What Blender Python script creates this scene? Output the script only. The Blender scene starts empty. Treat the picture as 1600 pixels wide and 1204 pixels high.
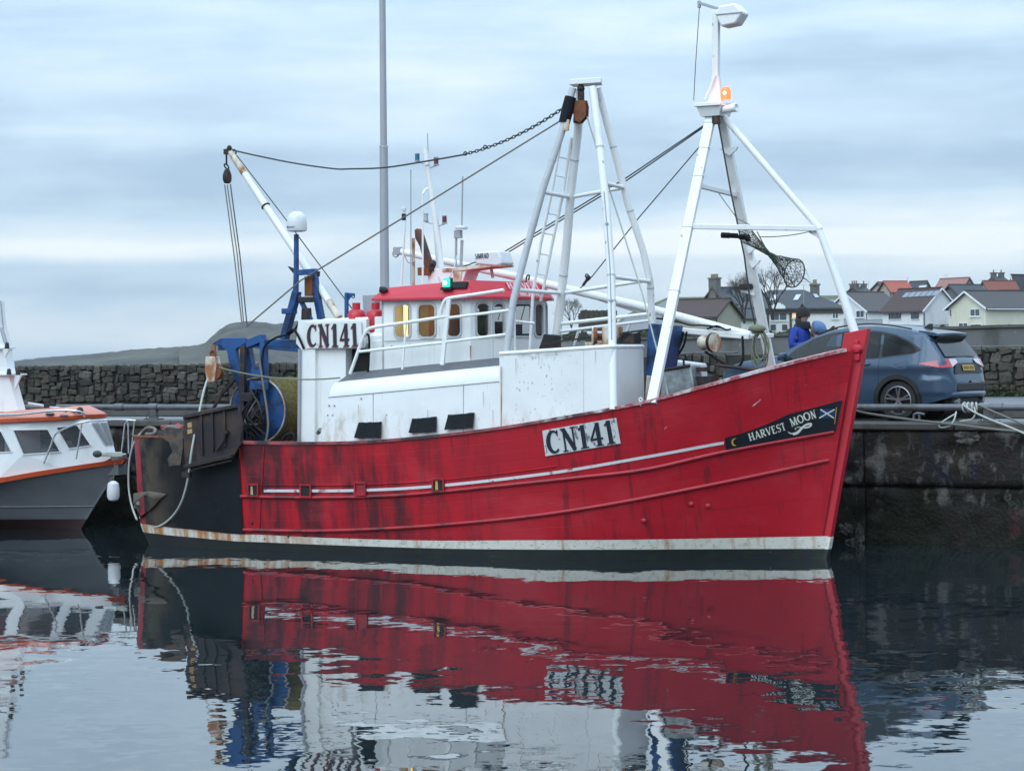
import bpy, bmesh, math, random
from mathutils import Vector, Matrix
R = math.radians
random.seed(7)
scene = bpy.context.scene
col = scene.collection

# ------------------------------------------------------------------ camera, sky, sun
F = 3650.0            # focal length in photo pixels (1600 wide)
HOR = 555.0           # eye level at the photo's centre column
ROLL = R(0.62)        # the photograph is tilted a little
EYE = 3.39            # eye height above the water
cd = bpy.data.cameras.new("camera")
cam = bpy.data.objects.new("camera", cd); col.objects.link(cam)
cd.sensor_fit = 'HORIZONTAL'; cd.sensor_width = 36.0
cd.lens = F / 1600 * 36
ca, sa = math.cos(ROLL), math.sin(ROLL)
cam.matrix_world = Matrix(((ca, sa, 0, 0), (0, 0, -1, 0), (-sa, ca, 0, EYE), (0, 0, 0, 1)))
cd.shift_y = -(602 - HOR) / 1600
cd.clip_start = 0.5; cd.clip_end = 12000
scene.camera = cam
scene.view_settings.view_transform = 'Standard'
scene.view_settings.look = 'None'
scene.view_settings.exposure = 0.08
scene.view_settings.gamma = 1.0
scene.render.film_transparent = False
scene.cycles.use_denoising = True
scene.cycles.max_bounces = 7
scene.cycles.caustics_reflective = False
scene.cycles.caustics_refractive = False

SUN_AZ, SUN_EL = R(212), R(38)      # azimuth measured from +Y towards +X: behind the camera, left
world = bpy.data.worlds.new("World"); scene.world = world
world.use_nodes = True
wn, wl = world.node_tree.nodes, world.node_tree.links
wn.clear()
def WN(t, **k):
    n = wn.new(t)
    for a, b in k.items(): setattr(n, a, b)
    return n
w_out = WN('ShaderNodeOutputWorld'); w_bg = WN('ShaderNodeBackground')
w_bg.inputs['Strength'].default_value = 0.10
w_sky = WN('ShaderNodeTexSky', sky_type='NISHITA')
w_sky.sun_disc = False; w_sky.sun_elevation = SUN_EL; w_sky.sun_rotation = SUN_AZ
w_sky.dust_density = 2.0
w_tc = WN('ShaderNodeTexCoord')
w_sep = WN('ShaderNodeSeparateXYZ'); wl.new(w_tc.outputs['Generated'], w_sep.inputs[0])
# stratus: long flat streaks low over the horizon
w_map = WN('ShaderNodeMapping'); w_map.inputs['Scale'].default_value = (3.2, 3.2, 36.0)
w_map.inputs['Location'].default_value = (3.1, 0.4, 0.35)
wl.new(w_tc.outputs['Generated'], w_map.inputs[0])
w_n1 = WN('ShaderNodeTexNoise'); w_n1.inputs['Scale'].default_value = 1.0
w_n1.inputs['Detail'].default_value = 5.0; w_n1.inputs['Roughness'].default_value = 0.5
w_n1.inputs['Distortion'].default_value = 0.35
wl.new(w_map.outputs[0], w_n1.inputs['Vector'])
w_map2 = WN('ShaderNodeMapping'); w_map2.inputs['Scale'].default_value = (13.0, 13.0, 48.0)
wl.new(w_tc.outputs['Generated'], w_map2.inputs[0])
w_n2 = WN('ShaderNodeTexNoise'); w_n2.inputs['Scale'].default_value = 1.0
w_n2.inputs['Detail'].default_value = 6.0
wl.new(w_map2.outputs[0], w_n2.inputs['Vector'])
def wmath(op, a, b):
    m = WN('ShaderNodeMath', operation=op)
    for i, v in enumerate((a, b)):
        if isinstance(v, (int, float)): m.inputs[i].default_value = v
        else: wl.new(v, m.inputs[i])
    return m.outputs[0]
w_mix = wmath('ADD', wmath('MULTIPLY', w_n1.outputs['Fac'], 0.60), wmath('MULTIPLY', w_n2.outputs['Fac'], 0.40))
# paler band of thin cloud low down, all round the horizon
w_z = w_sep.outputs['Z']
w_band = WN('ShaderNodeValToRGB')
w_band.color_ramp.interpolation = 'EASE'
e = w_band.color_ramp.elements
e[0].position = 0.0; e[0].color = (0.10,)*3 + (1,)
e[1].position = 1.0; e[1].color = (0.06,)*3 + (1,)
for p, v in ((0.12, 0.08), (0.20, 0.02), (0.255, 0.10), (0.31, 0.40), (0.37, 0.20), (0.47, 0.0), (0.75, 0.03)):
    x = e.new(p); x.color = (max(v, 0),)*3 + (1,)
wl.new(wmath('MULTIPLY', w_z, 6.67), w_band.inputs[0])
w_map3 = WN('ShaderNodeMapping'); w_map3.inputs['Scale'].default_value = (4.5, 4.5, 3.0); w_map3.inputs['Location'].default_value = (0.2, 1.0, 0.0)
wl.new(w_tc.outputs['Generated'], w_map3.inputs[0])
w_n3 = WN('ShaderNodeTexNoise'); w_n3.inputs['Scale'].default_value = 1.0; w_n3.inputs['Detail'].default_value = 3.0
wl.new(w_map3.outputs[0], w_n3.inputs['Vector'])
w_brk = wmath('MAXIMUM', wmath('MULTIPLY', wmath('SUBTRACT', w_n3.outputs['Fac'], 0.22), 3.4), 0.15)     # the band is broken along the horizon
w_val = wmath('ADD', w_mix, wmath('MULTIPLY', w_band.outputs[0], w_brk))
w_ramp = WN('ShaderNodeValToRGB')
e = w_ramp.color_ramp.elements
e[0].position = 0.40; e[0].color = (3.70, 5.15, 6.75, 1)
e[1].position = 0.86; e[1].color = (8.3, 9.1, 9.6, 1)
x = e.new(0.57); x.color = (5.20, 6.80, 8.30, 1)
wl.new(w_val, w_ramp.inputs[0])
# overcast dome: brighter towards the zenith (CIE overcast)
w_zc = wmath('MAXIMUM', w_z, 0.0)
w_gain = wmath('ADD', 1.0, wmath('MULTIPLY', w_zc, 2.0))
w_sc = WN('ShaderNodeVectorMath', operation='SCALE')
wl.new(w_ramp.outputs[0], w_sc.inputs[0]); wl.new(w_gain, w_sc.inputs['Scale'])
w_blend = WN('ShaderNodeMixRGB'); w_blend.inputs[0].default_value = 0.90
wl.new(w_sky.outputs[0], w_blend.inputs[1]); wl.new(w_sc.outputs[0], w_blend.inputs[2])
wl.new(w_blend.outputs[0], w_bg.inputs['Color'])
wl.new(w_bg.outputs[0], w_out.inputs[0])

sd = bpy.data.lights.new("sun", 'SUN'); sd.energy = 1.5; sd.angle = R(50); sd.color = (0.84, 0.94, 1.0)
sun = bpy.data.objects.new("sun", sd); col.objects.link(sun)
sdir = Vector((math.sin(SUN_AZ)*math.cos(SUN_EL), math.cos(SUN_AZ)*math.cos(SUN_EL), math.sin(SUN_EL)))
sun.rotation_euler = sdir.to_track_quat('Z', 'Y').to_euler()
sun.location = sdir * 60

# ------------------------------------------------------------------ measuring: pixel + depth -> metres
def derol(px, py):
    dx, dy = px - 800, py - HOR
    return dx*ca - dy*sa, dx*sa + dy*ca
def W(px, py, Y):
    dx, dy = derol(px, py)
    return Vector((dx/F*Y, Y, EYE - dy/F*Y))
TH = R(26.6); ct, st = math.cos(TH), math.sin(TH)
BX, BY = -0.62, 41.28               # boat frame: x forward, y to port (away), z up from the water
def Yof(px, py, y):
    dx, dy = derol(px, py); k = dx/F
    x = (k*(BY + y*ct) - BX - y*st) / (ct + k*st)
    return x, BY - x*st + y*ct
def P(px, py, y):
    """point of the boat / quay frame seen at px,py and lying y metres to port of the keel line"""
    x, Y = Yof(px, py, y)
    dx, dy = derol(px, py)
    return Vector((x, y, EYE - dy/F*Y))
def PX(px, py, x):
    """same, but x along the boat is known"""
    dx, dy = derol(px, py); k = dx/F
    # BX + x c + y s = k (BY - x s + y c)
    y = (k*(BY - x*st) - BX - x*ct) / (st - k*ct)
    Y = BY - x*st + y*ct
    return Vector((x, y, EYE - dy/F*Y))
def to_px(v):
    X = BX + v[0]*ct + v[1]*st; Y = BY - v[0]*st + v[1]*ct
    dx, dy = X/Y*F, (EYE - v[2])/Y*F
    return 800 + dx*ca + dy*sa, HOR - dx*sa + dy*ca
BM = Matrix.Translation((BX, BY, 0)) @ Matrix.Rotation(-TH, 4, 'Z')
def toW(v): return BM @ Vector(v)
def lerp(a, b, t): return a + (b - a)*t
def itp(tab, x):
    if x <= tab[0][0]: return tab[0][1]
    for (a, b), (c, d) in zip(tab, tab[1:]):
        if x <= c: return b + (d - b)*(x - a)/(c - a)
    return tab[-1][1]
def smooth(tab, x):
    """Catmull-Rom through a table"""
    n = len(tab)
    if x <= tab[0][0]: return tab[0][1]
    if x >= tab[-1][0]: return tab[-1][1]
    for i in range(n-1):
        if x <= tab[i+1][0]: break
    x0, y0 = tab[i]; x1, y1 = tab[i+1]
    m = lambda j: ((tab[min(j+1, n-1)][1] - tab[max(j-1, 0)][1]) / (tab[min(j+1, n-1)][0] - tab[max(j-1, 0)][0]))
    h = x1 - x0; t = (x - x0)/h
    return ((2*t**3-3*t**2+1)*y0 + (t**3-2*t**2+t)*h*m(i) + (-2*t**3+3*t**2)*y1 + (t**3-t**2)*h*m(i+1))

# ------------------------------------------------------------------ materials
def S(r, g, b):
    f = lambda c: (c/255/12.92 if c/255 <= 0.04045 else ((c/255+0.055)/1.055)**2.4)
    return (f(r), f(g), f(b))
def rgba(c): return (c[0], c[1], c[2], 1)
def pmat(name, base, rough=0.5, metal=0.0, var=0.12, scale=5.0, stretch=(1, 1, 1), marks=(), bump=0.0, bscale=30.0,
         coat=0.0, alpha=1.0, spec=0.5, emit=None, estr=0.0, bdist=0.01):
    """marks: (colour, scale, stretch, low, high, strength[, zlow, zhigh]) laid over the base by noise"""
    m = bpy.data.materials.new(name); m.use_nodes = True
    nt = m.node_tree; N, L = nt.nodes, nt.links
    b = N['Principled BSDF']
    tc = N.new('ShaderNodeTexCoord')
    def noise(sc, stc, det=5.0, off=0.0):
        mp = N.new('ShaderNodeMapping'); mp.inputs['Scale'].default_value = stc
        mp.inputs['Location'].default_value = (off, off*1.7, off*0.6)
        L.new(tc.outputs['Object'], mp.inputs[0])
        n = N.new('ShaderNodeTexNoise'); n.inputs['Scale'].default_value = sc; n.inputs['Detail'].default_value = det
        n.inputs['Roughness'].default_value = 0.6
        L.new(mp.outputs[0], n.inputs['Vector'])
        return n
    n = noise(scale, stretch)
    mix = N.new('ShaderNodeMixRGB')
    mix.inputs[1].default_value = rgba([c*(1-var) for c in base]); mix.inputs[2].default_value = rgba([min(c*(1+var), 1) for c in base])
    L.new(n.outputs['Fac'], mix.inputs[0])
    out = mix.outputs[0]
    for i, mk in enumerate(marks):
        c, sc, stc, lo, hi, stg = mk[:6]
        n2 = noise(sc, stc, 6.0, 3.7*(i+1))
        rp = N.new('ShaderNodeMapRange'); rp.inputs[1].default_value = lo; rp.inputs[2].default_value = hi
        rp.inputs[3].default_value = 0; rp.inputs[4].default_value = stg
        L.new(n2.outputs['Fac'], rp.inputs[0])
        fac = rp.outputs[0]
        for zm in mk[6:]:
            ax, a, bb = zm          # limit the marks to a stretch of the object: axis, from (0) to (1)
            sp = N.new('ShaderNodeSeparateXYZ'); L.new(tc.outputs['Object'], sp.inputs[0])
            r2 = N.new('ShaderNodeMapRange'); r2.inputs[1].default_value = a; r2.inputs[2].default_value = bb
            r2.interpolation_type = 'SMOOTHSTEP'
            L.new(sp.outputs[ax], r2.inputs[0])
            mu = N.new('ShaderNodeMath'); mu.operation = 'MULTIPLY'
            L.new(fac, mu.inputs[0]); L.new(r2.outputs[0], mu.inputs[1]); fac = mu.outputs[0]
        mx = N.new('ShaderNodeMixRGB'); mx.inputs[2].default_value = rgba(c)
        L.new(fac, mx.inputs[0]); L.new(out, mx.inputs[1]); out = mx.outputs[0]
    L.new(out, b.inputs['Base Color'])
    rr = N.new('ShaderNodeMapRange'); rr.inputs[3].default_value = max(rough-0.08, 0.02); rr.inputs[4].default_value = min(rough+0.12, 1)
    L.new(n.outputs['Fac'], rr.inputs[0]); L.new(rr.outputs[0], b.inputs['Roughness'])
    b.inputs['Metallic'].default_value = metal
    b.inputs['Specular IOR Level'].default_value = spec
    if coat: b.inputs['Coat Weight'].default_value = coat; b.inputs['Coat Roughness'].default_value = 0.06
    if alpha < 1: b.inputs['Alpha'].default_value = alpha
    if emit: b.inputs['Emission Color'].default_value = rgba(emit); b.inputs['Emission Strength'].default_value = estr
    if bump:
        nb = noise(bscale, (1, 1, 1), 6.0, 1.3)
        bp = N.new('ShaderNodeBump'); bp.inputs['Strength'].default_value = bump; bp.inputs['Distance'].default_value = bdist
        L.new(nb.outputs['Fac'], bp.inputs['Height']); L.new(bp.outputs[0], b.inputs['Normal'])
    return m
RUST = (0.20, 0.065, 0.018); DIRT = (0.055, 0.045, 0.035)
M = {}
M['red'] = pmat('red_hull_paint', (0.47, 0.011, 0.024), 0.36, var=0.14, scale=1.3, stretch=(1, 1, 2.5),
    marks=[((0.035, 0.012, 0.016), 0.9, (2.6, 1, 0.40), 0.43, 0.58, 0.88, ('X', 2.2, -0.6), ('X', -5.0, -3.6)),
           ((0.10, 0.012, 0.018), 2.2, (3.0, 1, 0.28), 0.57, 0.66, 0.6, ('X', -3.0, -1.0)),
           ((0.20, 0.012, 0.020), 5.0, (0.5, 1, 4.0), 0.56, 0.70, 0.35), ((0.56, 0.045, 0.060), 0.8, (1, 1, 1.6), 0.50, 0.68, 0.55), ((0.11, 0.010, 0.016), 1.3, (5, 1, .22), 0.60, 0.70, 0.6), ((0.58, 0.30, 0.32), 22, (.3, 1, 3), 0.70, 0.74, 0.6),
           ((0.06, 0.015, 0.018), 9.0, (1, 1, 1), 0.66, 0.72, 0.55)], bump=0.16, bscale=2.2, bdist=0.05)
M['red_trim'] = pmat('red_trim_paint', (0.36, 0.012, 0.024), 0.42, var=0.2, scale=3,
    marks=[((0.05, 0.014, 0.016), 2.2, (1.6, 1, 1), 0.48, 0.60, 0.8, ('X', 4.0, 0.5)), ((0.10, 0.02, 0.02), 7.0, (1, 1, 1), 0.56, 0.66, 0.7)], bump=0.2)
M['stem'] = pmat('stem_red_paint', (0.48, 0.014, 0.030), 0.42, var=0.12, scale=3, marks=[((0.16, 0.02, 0.03), 5, (1, 1, .6), .60, .72, .5)], bump=0.1)
M['roof_red'] = pmat('roof_red_paint', (0.52, 0.028, 0.050), 0.38, var=0.14, scale=2, marks=[((0.7, 0.5, 0.5), 14, (1, 1, 1), .70, .74, .5)], bump=0.05)
M['white'] = pmat('white_gloss_paint', (0.79, 0.80, 0.79), 0.36, var=0.05, scale=2,
    marks=[((0.48, 0.44, 0.37), 2.0, (3, 3, .4), 0.56, 0.78, 0.4), ((.34, .18, .08), 3.4, (5, 5, .2), .66, .75, .7), (RUST, 8.0, (1, 1, .5), 0.71, 0.76, 0.6)], bump=0.08, bscale=3, bdist=.03)
M['white_worn'] = pmat('worn_white_paint', (0.76, 0.77, 0.77), 0.42, var=0.05, scale=2,
    marks=[((0.16, 0.16, 0.16), 13.0, (1.2, 1.2, .7), 0.60, 0.68, 0.75, ('X', 1.5, 1.8), ('X', 3.3, 2.3)), ((0.40, 0.35, 0.26), 2.4, (2, 2, .8), 0.46, 0.70, 0.8, ('Z', 2.62, 2.22)), ((.30, .31, .32), 1.6, (1.2, 1, 3), .40, .52, .9, ('Z', 3.30, 3.44), ('X', 2.9, 2.1), ('X', 1.3, 1.5)), ((.40, .25, .14), 3.2, (4, 4, .25), .66, .76, .5), ((.6, .61, .61), 1.2, (1, 1, 1), .5, .7, .4),
           ((0.35, 0.28, 0.18), 30.0, (1, 1, .6), 0.6, 0.7, 0.5, ('Z', 2.5, 2.3))], bump=0.10, bscale=2.2, bdist=.05)
M['pole_white'] = pmat('tube_white_paint', (0.79, 0.80, 0.79), 0.42, var=0.05, scale=4,
    marks=[((0.42, 0.38, 0.31), 3.0, (1, 1, .5), 0.58, 0.76, 0.5), (RUST, 9.0, (1, 1, .7), 0.655, 0.72, 0.8)], bump=0.12)
M['pole_grey'] = pmat('tube_grey_paint', (0.47, 0.49, 0.51), 0.45, var=0.15, scale=4, marks=[(RUST, 7, (1, 1, .5), .63, .72, .6)], bump=0.12)
M['boot'] = pmat('white_boot_stripe', (0.70, 0.68, 0.61), 0.5, var=0.08, scale=3,
    marks=[((0.42, 0.18, 0.05), 2.0, (2.2, 1, .05), 0.57, 0.70, 0.8), ((0.46, 0.17, 0.035), 2.6, (1.8, 1, .05), 0.42, 0.56, 0.95, ('X', -1.5, -3.5)), ((0.40, 0.38, 0.28), 6.0, (1, 1, 1), 0.5, 0.7, 0.6), ((0.05, 0.06, 0.04), 16.0, (1, 1, 2.0), 0.60, 0.68, 0.8)], bump=0.1)
M['bottom'] = pmat('black_bottom_paint', (0.014, 0.018, 0.02), 0.5, var=0.3, scale=4, marks=[((0.5, 0.5, 0.48), 9, (1, 1, 1.6), .73, .76, .7), ((.02, .03, .014), 5, (1, 1, 1), .5, .7, .8)])
M['sheet'] = pmat('black_rubber_sheet', (0.011, 0.013, 0.016), 0.5, spec=.22, var=0.35, scale=1.6, stretch=(1, 1, .6),
    marks=[((0.10, 0.078, 0.058), 2.0, (1, 1, .6), 0.40, 0.54, 0.95, ('X', -4.9, -6.0)), ((.16, .17, .18), 14, (3, 3, .7), .68, .73, .7)], bump=0.25, bscale=2, bdist=.06)
M['black'] = pmat('black_rubber', (0.009, 0.011, 0.014), 0.65, spec=.15, var=0.3, scale=6, marks=[((.5, .5, .5), 11, (1, 1, 1), .71, .735, .8)])
M['dark'] = pmat('dark_steel', (0.022, 0.021, 0.022), 0.55, spec=.3, var=0.3, scale=4, marks=[((.09, .045, .03), 5, (1, 1, 1), .5, .65, .8)], bump=0.25)
M['door'] = pmat('trawl_door_steel', (0.026, 0.022, 0.025), 0.5, spec=.3, var=0.3, scale=2, marks=[((.085, .05, .038), 2.4, (1, 1, 1), .48, .66, .8)], bump=0.2)
M['blue'] = pmat('blue_gantry_paint', (0.020, 0.080, 0.235), 0.42, spec=.35, var=0.15, scale=3, marks=[((.010, .016, .030), 3, (1, 1, 1), .46, .62, .85), (RUST, 8, (1, 1, .6), .64, .7, .8)], bump=0.12)
M['rust'] = pmat('rusted_steel', (0.19, 0.062, 0.020), 0.75, var=0.45, scale=9, marks=[((.06, .03, .02), 7, (1, 1, 1), .5, .65, .8)], bump=0.4)
M['rust_white'] = pmat('rust_stained_white', (0.62, 0.58, 0.48), 0.55, var=0.15, scale=5, marks=[((.30, .10, .02), 4, (1, 1, .6), .42, .60, .95)], bump=0.2)
M['galv'] = pmat('galvanised_steel', (0.30, 0.34, 0.35), 0.42, 0.6, var=0.3, scale=9, marks=[((.12, .13, .13), 5, (1, 1, 1), .5, .7, .7)], bump=0.1)
M['greypaint'] = pmat('grey_deck_paint', (0.115, 0.122, 0.135), 0.6, var=0.2, scale=5, marks=[((.3, .3, .3), 9, (1, 1, 1), .6, .75, .5)], bump=0.2)
M['deck'] = pmat('deck_boards', (0.10, 0.09, 0.08), 0.7, var=0.3, scale=4)
M['letter'] = pmat('black_lettering', (0.014, 0.018, 0.032), 0.45, var=0.2)
M['letter_red'] = pmat('red_letter_shadow', (0.30, 0.07, 0.075), 0.5, var=0.2)
M['letter_grey'] = pmat('grey_letter_shadow', (0.33, 0.36, 0.38), 0.5, var=0.2)
M['letter_white'] = pmat('cream_lettering', (0.68, 0.68, 0.60), 0.5, var=0.1)
M['gold'] = pmat('gold_paint', (0.52, 0.32, 0.07), 0.5, var=0.1)
M['flagblue'] = pmat('flag_blue_paint', (0.014, 0.04, 0.13), 0.5, var=0.1)
M['letter_pink'] = pmat('pale_pink_lettering', (0.70, 0.45, 0.48), 0.5, var=0.2)
M['board'] = pmat('board_white', (0.72, 0.73, 0.72), 0.45, var=0.06, scale=4, marks=[((.30, .30, .29), 9, (1, 1, 1), .60, .72, .6)], bump=0.06)
M['board_worn'] = pmat('board_worn_white', (0.66, 0.67, 0.67), 0.5, var=0.1, scale=4, marks=[((.12, .13, .14), 7, (1.6, 1, 1), .585, .62, .85), ((.3, .25, .2), 16, (1, 1, 1), .6, .7, .6)], bump=0.15)
M['nameboard'] = pmat('black_name_board', (0.010, 0.012, 0.018), 0.3, var=0.2)
M['trim_white'] = pmat('white_trim_line', (0.72, 0.70, 0.72), 0.45, var=0.1, scale=5, marks=[((.35, .05, .07), 6, (1, 1, 1), .56, .64, .8)])
M['dome'] = pmat('radome_white', (0.66, 0.68, 0.69), 0.4, var=0.04, scale=2, marks=[((.45, .46, .45), 6, (1, 1, 1), .6, .8, .4)])
M['rope'] = pmat('grey_rope', (0.15, 0.145, 0.13), 0.85, var=0.3, scale=30)
M['rope_pale'] = pmat('pale_rope', (0.42, 0.44, 0.40), 0.85, var=0.25, scale=30)
M['rope_green'] = pmat('green_grey_rope', (0.17, 0.19, 0.13), 0.85, var=0.3, scale=30)
M['wire'] = pmat('wire_rope', (0.050, 0.052, 0.056), 0.6, 0.3, var=0.3, scale=30)
M['net'] = pmat('yellow_netting', (0.20, 0.145, 0.028), 0.9, var=0.4, scale=12, marks=[((.05, .06, .03), 20, (1, 1, 1), .45, .6, .8)], bump=0.8, bscale=40, bdist=.03)
M['netgreen'] = pmat('dark_green_net', (0.045, 0.060, 0.055), 0.85, var=0.3, scale=12)
M['glass'] = pmat('wheelhouse_glass', (0.020, 0.026, 0.028), 0.04, var=0.0, alpha=0.34, spec=0.6)
M['gasred'] = pmat('gas_bottle_red', (0.48, 0.020, 0.035), 0.35, var=0.1, scale=6)
M['wood'] = pmat('brown_wood', (0.15, 0.060, 0.025), 0.5, var=0.35, scale=3, stretch=(1, 1, .2))
M['interior'] = pmat('cabin_lining', (0.34, 0.30, 0.22), 0.6, var=0.15, scale=4)
M['grey_light'] = pmat('weathered_grey_metal', (0.34, 0.35, 0.38), 0.45, 0.2, var=0.1, scale=2)

# ------------------------------------------------------------------ mesh building
class MB:
    def __init__(s): s.v = []; s.f = []
    def add(s, vs, fs):
        o = len(s.v); s.v += [Vector(v) for v in vs]; s.f += [tuple(i+o for i in f) for f in fs]; return s
    def hexa(s, p):
        return s.add(p, [(0, 3, 2, 1), (4, 5, 6, 7), (0, 1, 5, 4), (1, 2, 6, 5), (2, 3, 7, 6), (3, 0, 4, 7)])
    def box(s, c, d, m=None):
        c = Vector(c); h = [x/2 for x in d]
        ps = [Vector((sx*h[0], sy*h[1], sz*h[2])) for sz in (-1, 1) for sx, sy in ((-1, -1), (1, -1), (1, 1), (-1, 1))]
        if m is not None: ps = [m @ p for p in ps]
        return s.hexa([c + p for p in ps])
    def bar(s, a, b, w, t, up=(0, 0, 1)):
        """rectangular bar: w across, t along the 'up' hint"""
        a, b = Vector(a), Vector(b); d = (b-a).normalized(); u = Vector(up)
        x = d.cross(u)
        if x.length < 1e-4: x = d.cross(Vector((1, 0, 0)))
        x.normalize(); u = x.cross(d).normalized()
        X, U = x*w/2, u*t/2
        return s.hexa([a-X-U, a+X-U, a+X+U, a-X+U, b-X-U, b+X-U, b+X+U, b-X+U])
    def tube(s, pts, r, n=8, caps=True):
        pts = [Vector(p) for p in pts]; m = len(pts)
        rs = r if isinstance(r, (list, tuple)) else [r]*m
        t0 = (pts[1]-pts[0]).normalized()
        ref = Vector((0, 0, 1)) if abs(t0.z) < 0.9 else Vector((1, 0, 0))
        x = t0.cross(ref).normalized()
        vs, fs = [], []
        for i, p in enumerate(pts):
            a = pts[max(i-1, 0)]; b = pts[min(i+1, m-1)]
            t = (b-a)
            t = t.normalized() if t.length > 1e-9 else t0
            x = (x - t*x.dot(t))
            if x.length < 1e-6: x = t.orthogonal()
            x.normalize(); y = t.cross(x)
            for k in range(n):
                an = 2*math.pi*k/n
                vs.append(p + (x*math.cos(an) + y*math.sin(an))*rs[i])
        for i in range(m-1):
            for k in range(n):
                fs.append((i*n+k, i*n+(k+1) % n, (i+1)*n+(k+1) % n, (i+1)*n+k))
        if caps: fs.append(tuple(range(n-1, -1, -1))); fs.append(tuple((m-1)*n+k for k in range(n)))
        return s.add(vs, fs)
    def prism(s, poly, vec):
        poly = [Vector(p) for p in poly]; vec = Vector(vec); n = len(poly)
        return s.add(poly + [p+vec for p in poly], [tuple(range(n-1, -1, -1)), tuple(range(n, 2*n))] +
                     [(i, (i+1) % n, n+(i+1) % n, n+i) for i in range(n)])
    def ring(s, outer, inner, vec):
        """flat frame between two outlines of equal count, thickened by vec"""
        n = len(outer); vec = Vector(vec)
        vs = [Vector(p) for p in outer] + [Vector(p) for p in inner]
        vs = vs + [v+vec for v in vs]
        fs = []
        for i in range(n):
            j = (i+1) % n
            fs += [(i, j, n+j, n+i), (2*n+i, 3*n+i, 3*n+j, 2*n+j), (i, 2*n+i, 2*n+j, j), (n+i, n+j, 3*n+j, 3*n+i)]
        return s.add(vs, fs)
    def grid(s, rows, closed=False):
        nr, nc = len(rows), len(rows[0]); vs = [p for r in rows for p in r]; fs = []
        for i in range(nr-1):
            for j in range(nc if closed else nc-1):
                k = (j+1) % nc
                fs.append((i*nc+j, i*nc+k, (i+1)*nc+k, (i+1)*nc+j))
        return s.add(vs, fs)
    def lathe(s, prof, o, axis=(0, 0, 1), n=20, a0=0, a1=2*math.pi):
        o = Vector(o); ax = Vector(axis).normalized(); x = ax.orthogonal().normalized(); y = ax.cross(x)
        full = abs(a1-a0-2*math.pi) < 1e-6
        rows = []
        for r, h in prof:
            rows.append([o + ax*h + (x*math.cos(a0+(a1-a0)*k/n) + y*math.sin(a0+(a1-a0)*k/n))*r for k in range(n if full else n+1)])
        return s.grid(rows, closed=full)
    def torus(s, c, axis, R_, r, n=16, k=6, sc=(1, 1)):
        c = Vector(c); ax = Vector(axis).normalized(); x = ax.orthogonal().normalized(); y = ax.cross(x)
        pts = [c + x*math.cos(2*math.pi*i/n)*R_*sc[0] + y*math.sin(2*math.pi*i/n)*R_*sc[1] for i in range(n)]
        return s.loop(pts, r, k)
    def loop(s, pts, r, k=6):
        n = len(pts); rows = []
        c = sum(pts, Vector())/n
        for i, p in enumerate(pts):
            t = (pts[(i+1) % n]-pts[i-1]).normalized()
            u = (p-c); u = (u-t*u.dot(t)).normalized(); w = t.cross(u)
            rows.append([p + (u*math.cos(2*math.pi*j/k) + w*math.sin(2*math.pi*j/k))*r for j in range(k)])
        rows.append(rows[0])
        return s.grid(rows, closed=True)
    def ball(s, c, r, n=12, m=8, axes=None):
        c = Vector(c)
        rr = (r, r, r) if isinstance(r, (int, float)) else r
        rows = []
        for i in range(m+1):
            ph = math.pi*i/m
            rows.append([c + Vector((rr[0]*max(math.sin(ph), 1e-3)*math.cos(2*math.pi*k/n), rr[1]*max(math.sin(ph), 1e-3)*math.sin(2*math.pi*k/n), rr[2]*math.cos(ph))) for k in range(n)])
        return s.grid(rows, closed=True)
    def mesh(s, name, angle=38, fix=True):
        me = bpy.data.meshes.new(name)
        me.from_pydata([tuple(v) for v in s.v], [], s.f)
        if fix:
            bm = bmesh.new(); bm.from_mesh(me)
            bmesh.ops.recalc_face_normals(bm, faces=bm.faces[:]); bm.to_mesh(me); bm.free()
        if angle:
            me.polygons.foreach_set('use_smooth', [True]*len(me.polygons))
            me.set_sharp_from_angle(angle=R(angle))
        me.update()
        return me
    def build(s, name, mat, parent=None, angle=38, bevel=0.0, fix=True, label=None):
        me = s.mesh(name, angle, fix)
        o = bpy.data.objects.new(name, me); col.objects.link(o)
        mats = mat if isinstance(mat, (list, tuple)) else [mat]
        for m_ in mats: me.materials.append(M[m_] if isinstance(m_, str) else m_)
        if parent is not None: o.parent = parent
        if bevel:
            b = o.modifiers.new('bevel', 'BEVEL'); b.width = bevel; b.segments = 2; b.limit_method = 'ANGLE'; b.angle_limit = R(40)
        if label: o['label'] = label
        return o
def tag(o, label, cat, group=None, kind=None):
    o['label'] = label
    if cat: o['category'] = cat
    if group: o['group'] = group
    if kind: o['kind'] = kind
    return o
def struct(o, label=None):
    o['kind'] = 'structure'
    if label: o['label'] = label
    return o
def empty(name, label, cat, group=None, mw=None):
    o = bpy.data.objects.new(name, None); col.objects.link(o)
    o.empty_display_size = 0.2
    if mw is not None: o.matrix_world = mw
    return tag(o, label, cat, group)
def in_boat(o):
    o.matrix_world = BM; return o
def sag(a, b, drop, n=14):
    a, b = Vector(a), Vector(b)
    return [a.lerp(b, i/n) - Vector((0, 0, 4*drop*(i/n)*(1-i/n))) for i in range(n+1)]
def spline(pts, n=6):
    pts = [Vector(p) for p in pts]; out = []
    for i in range(len(pts)-1):
        p0 = pts[max(i-1, 0)]; p1 = pts[i]; p2 = pts[i+1]; p3 = pts[min(i+2, len(pts)-1)]
        for k in range(n):
            t = k/n
            out.append(0.5*((2*p1) + (p2-p0)*t + (2*p0-5*p1+4*p2-p3)*t*t + (3*p1-p0-3*p2+p3)*t**3))
    out.append(pts[-1]); return out
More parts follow.
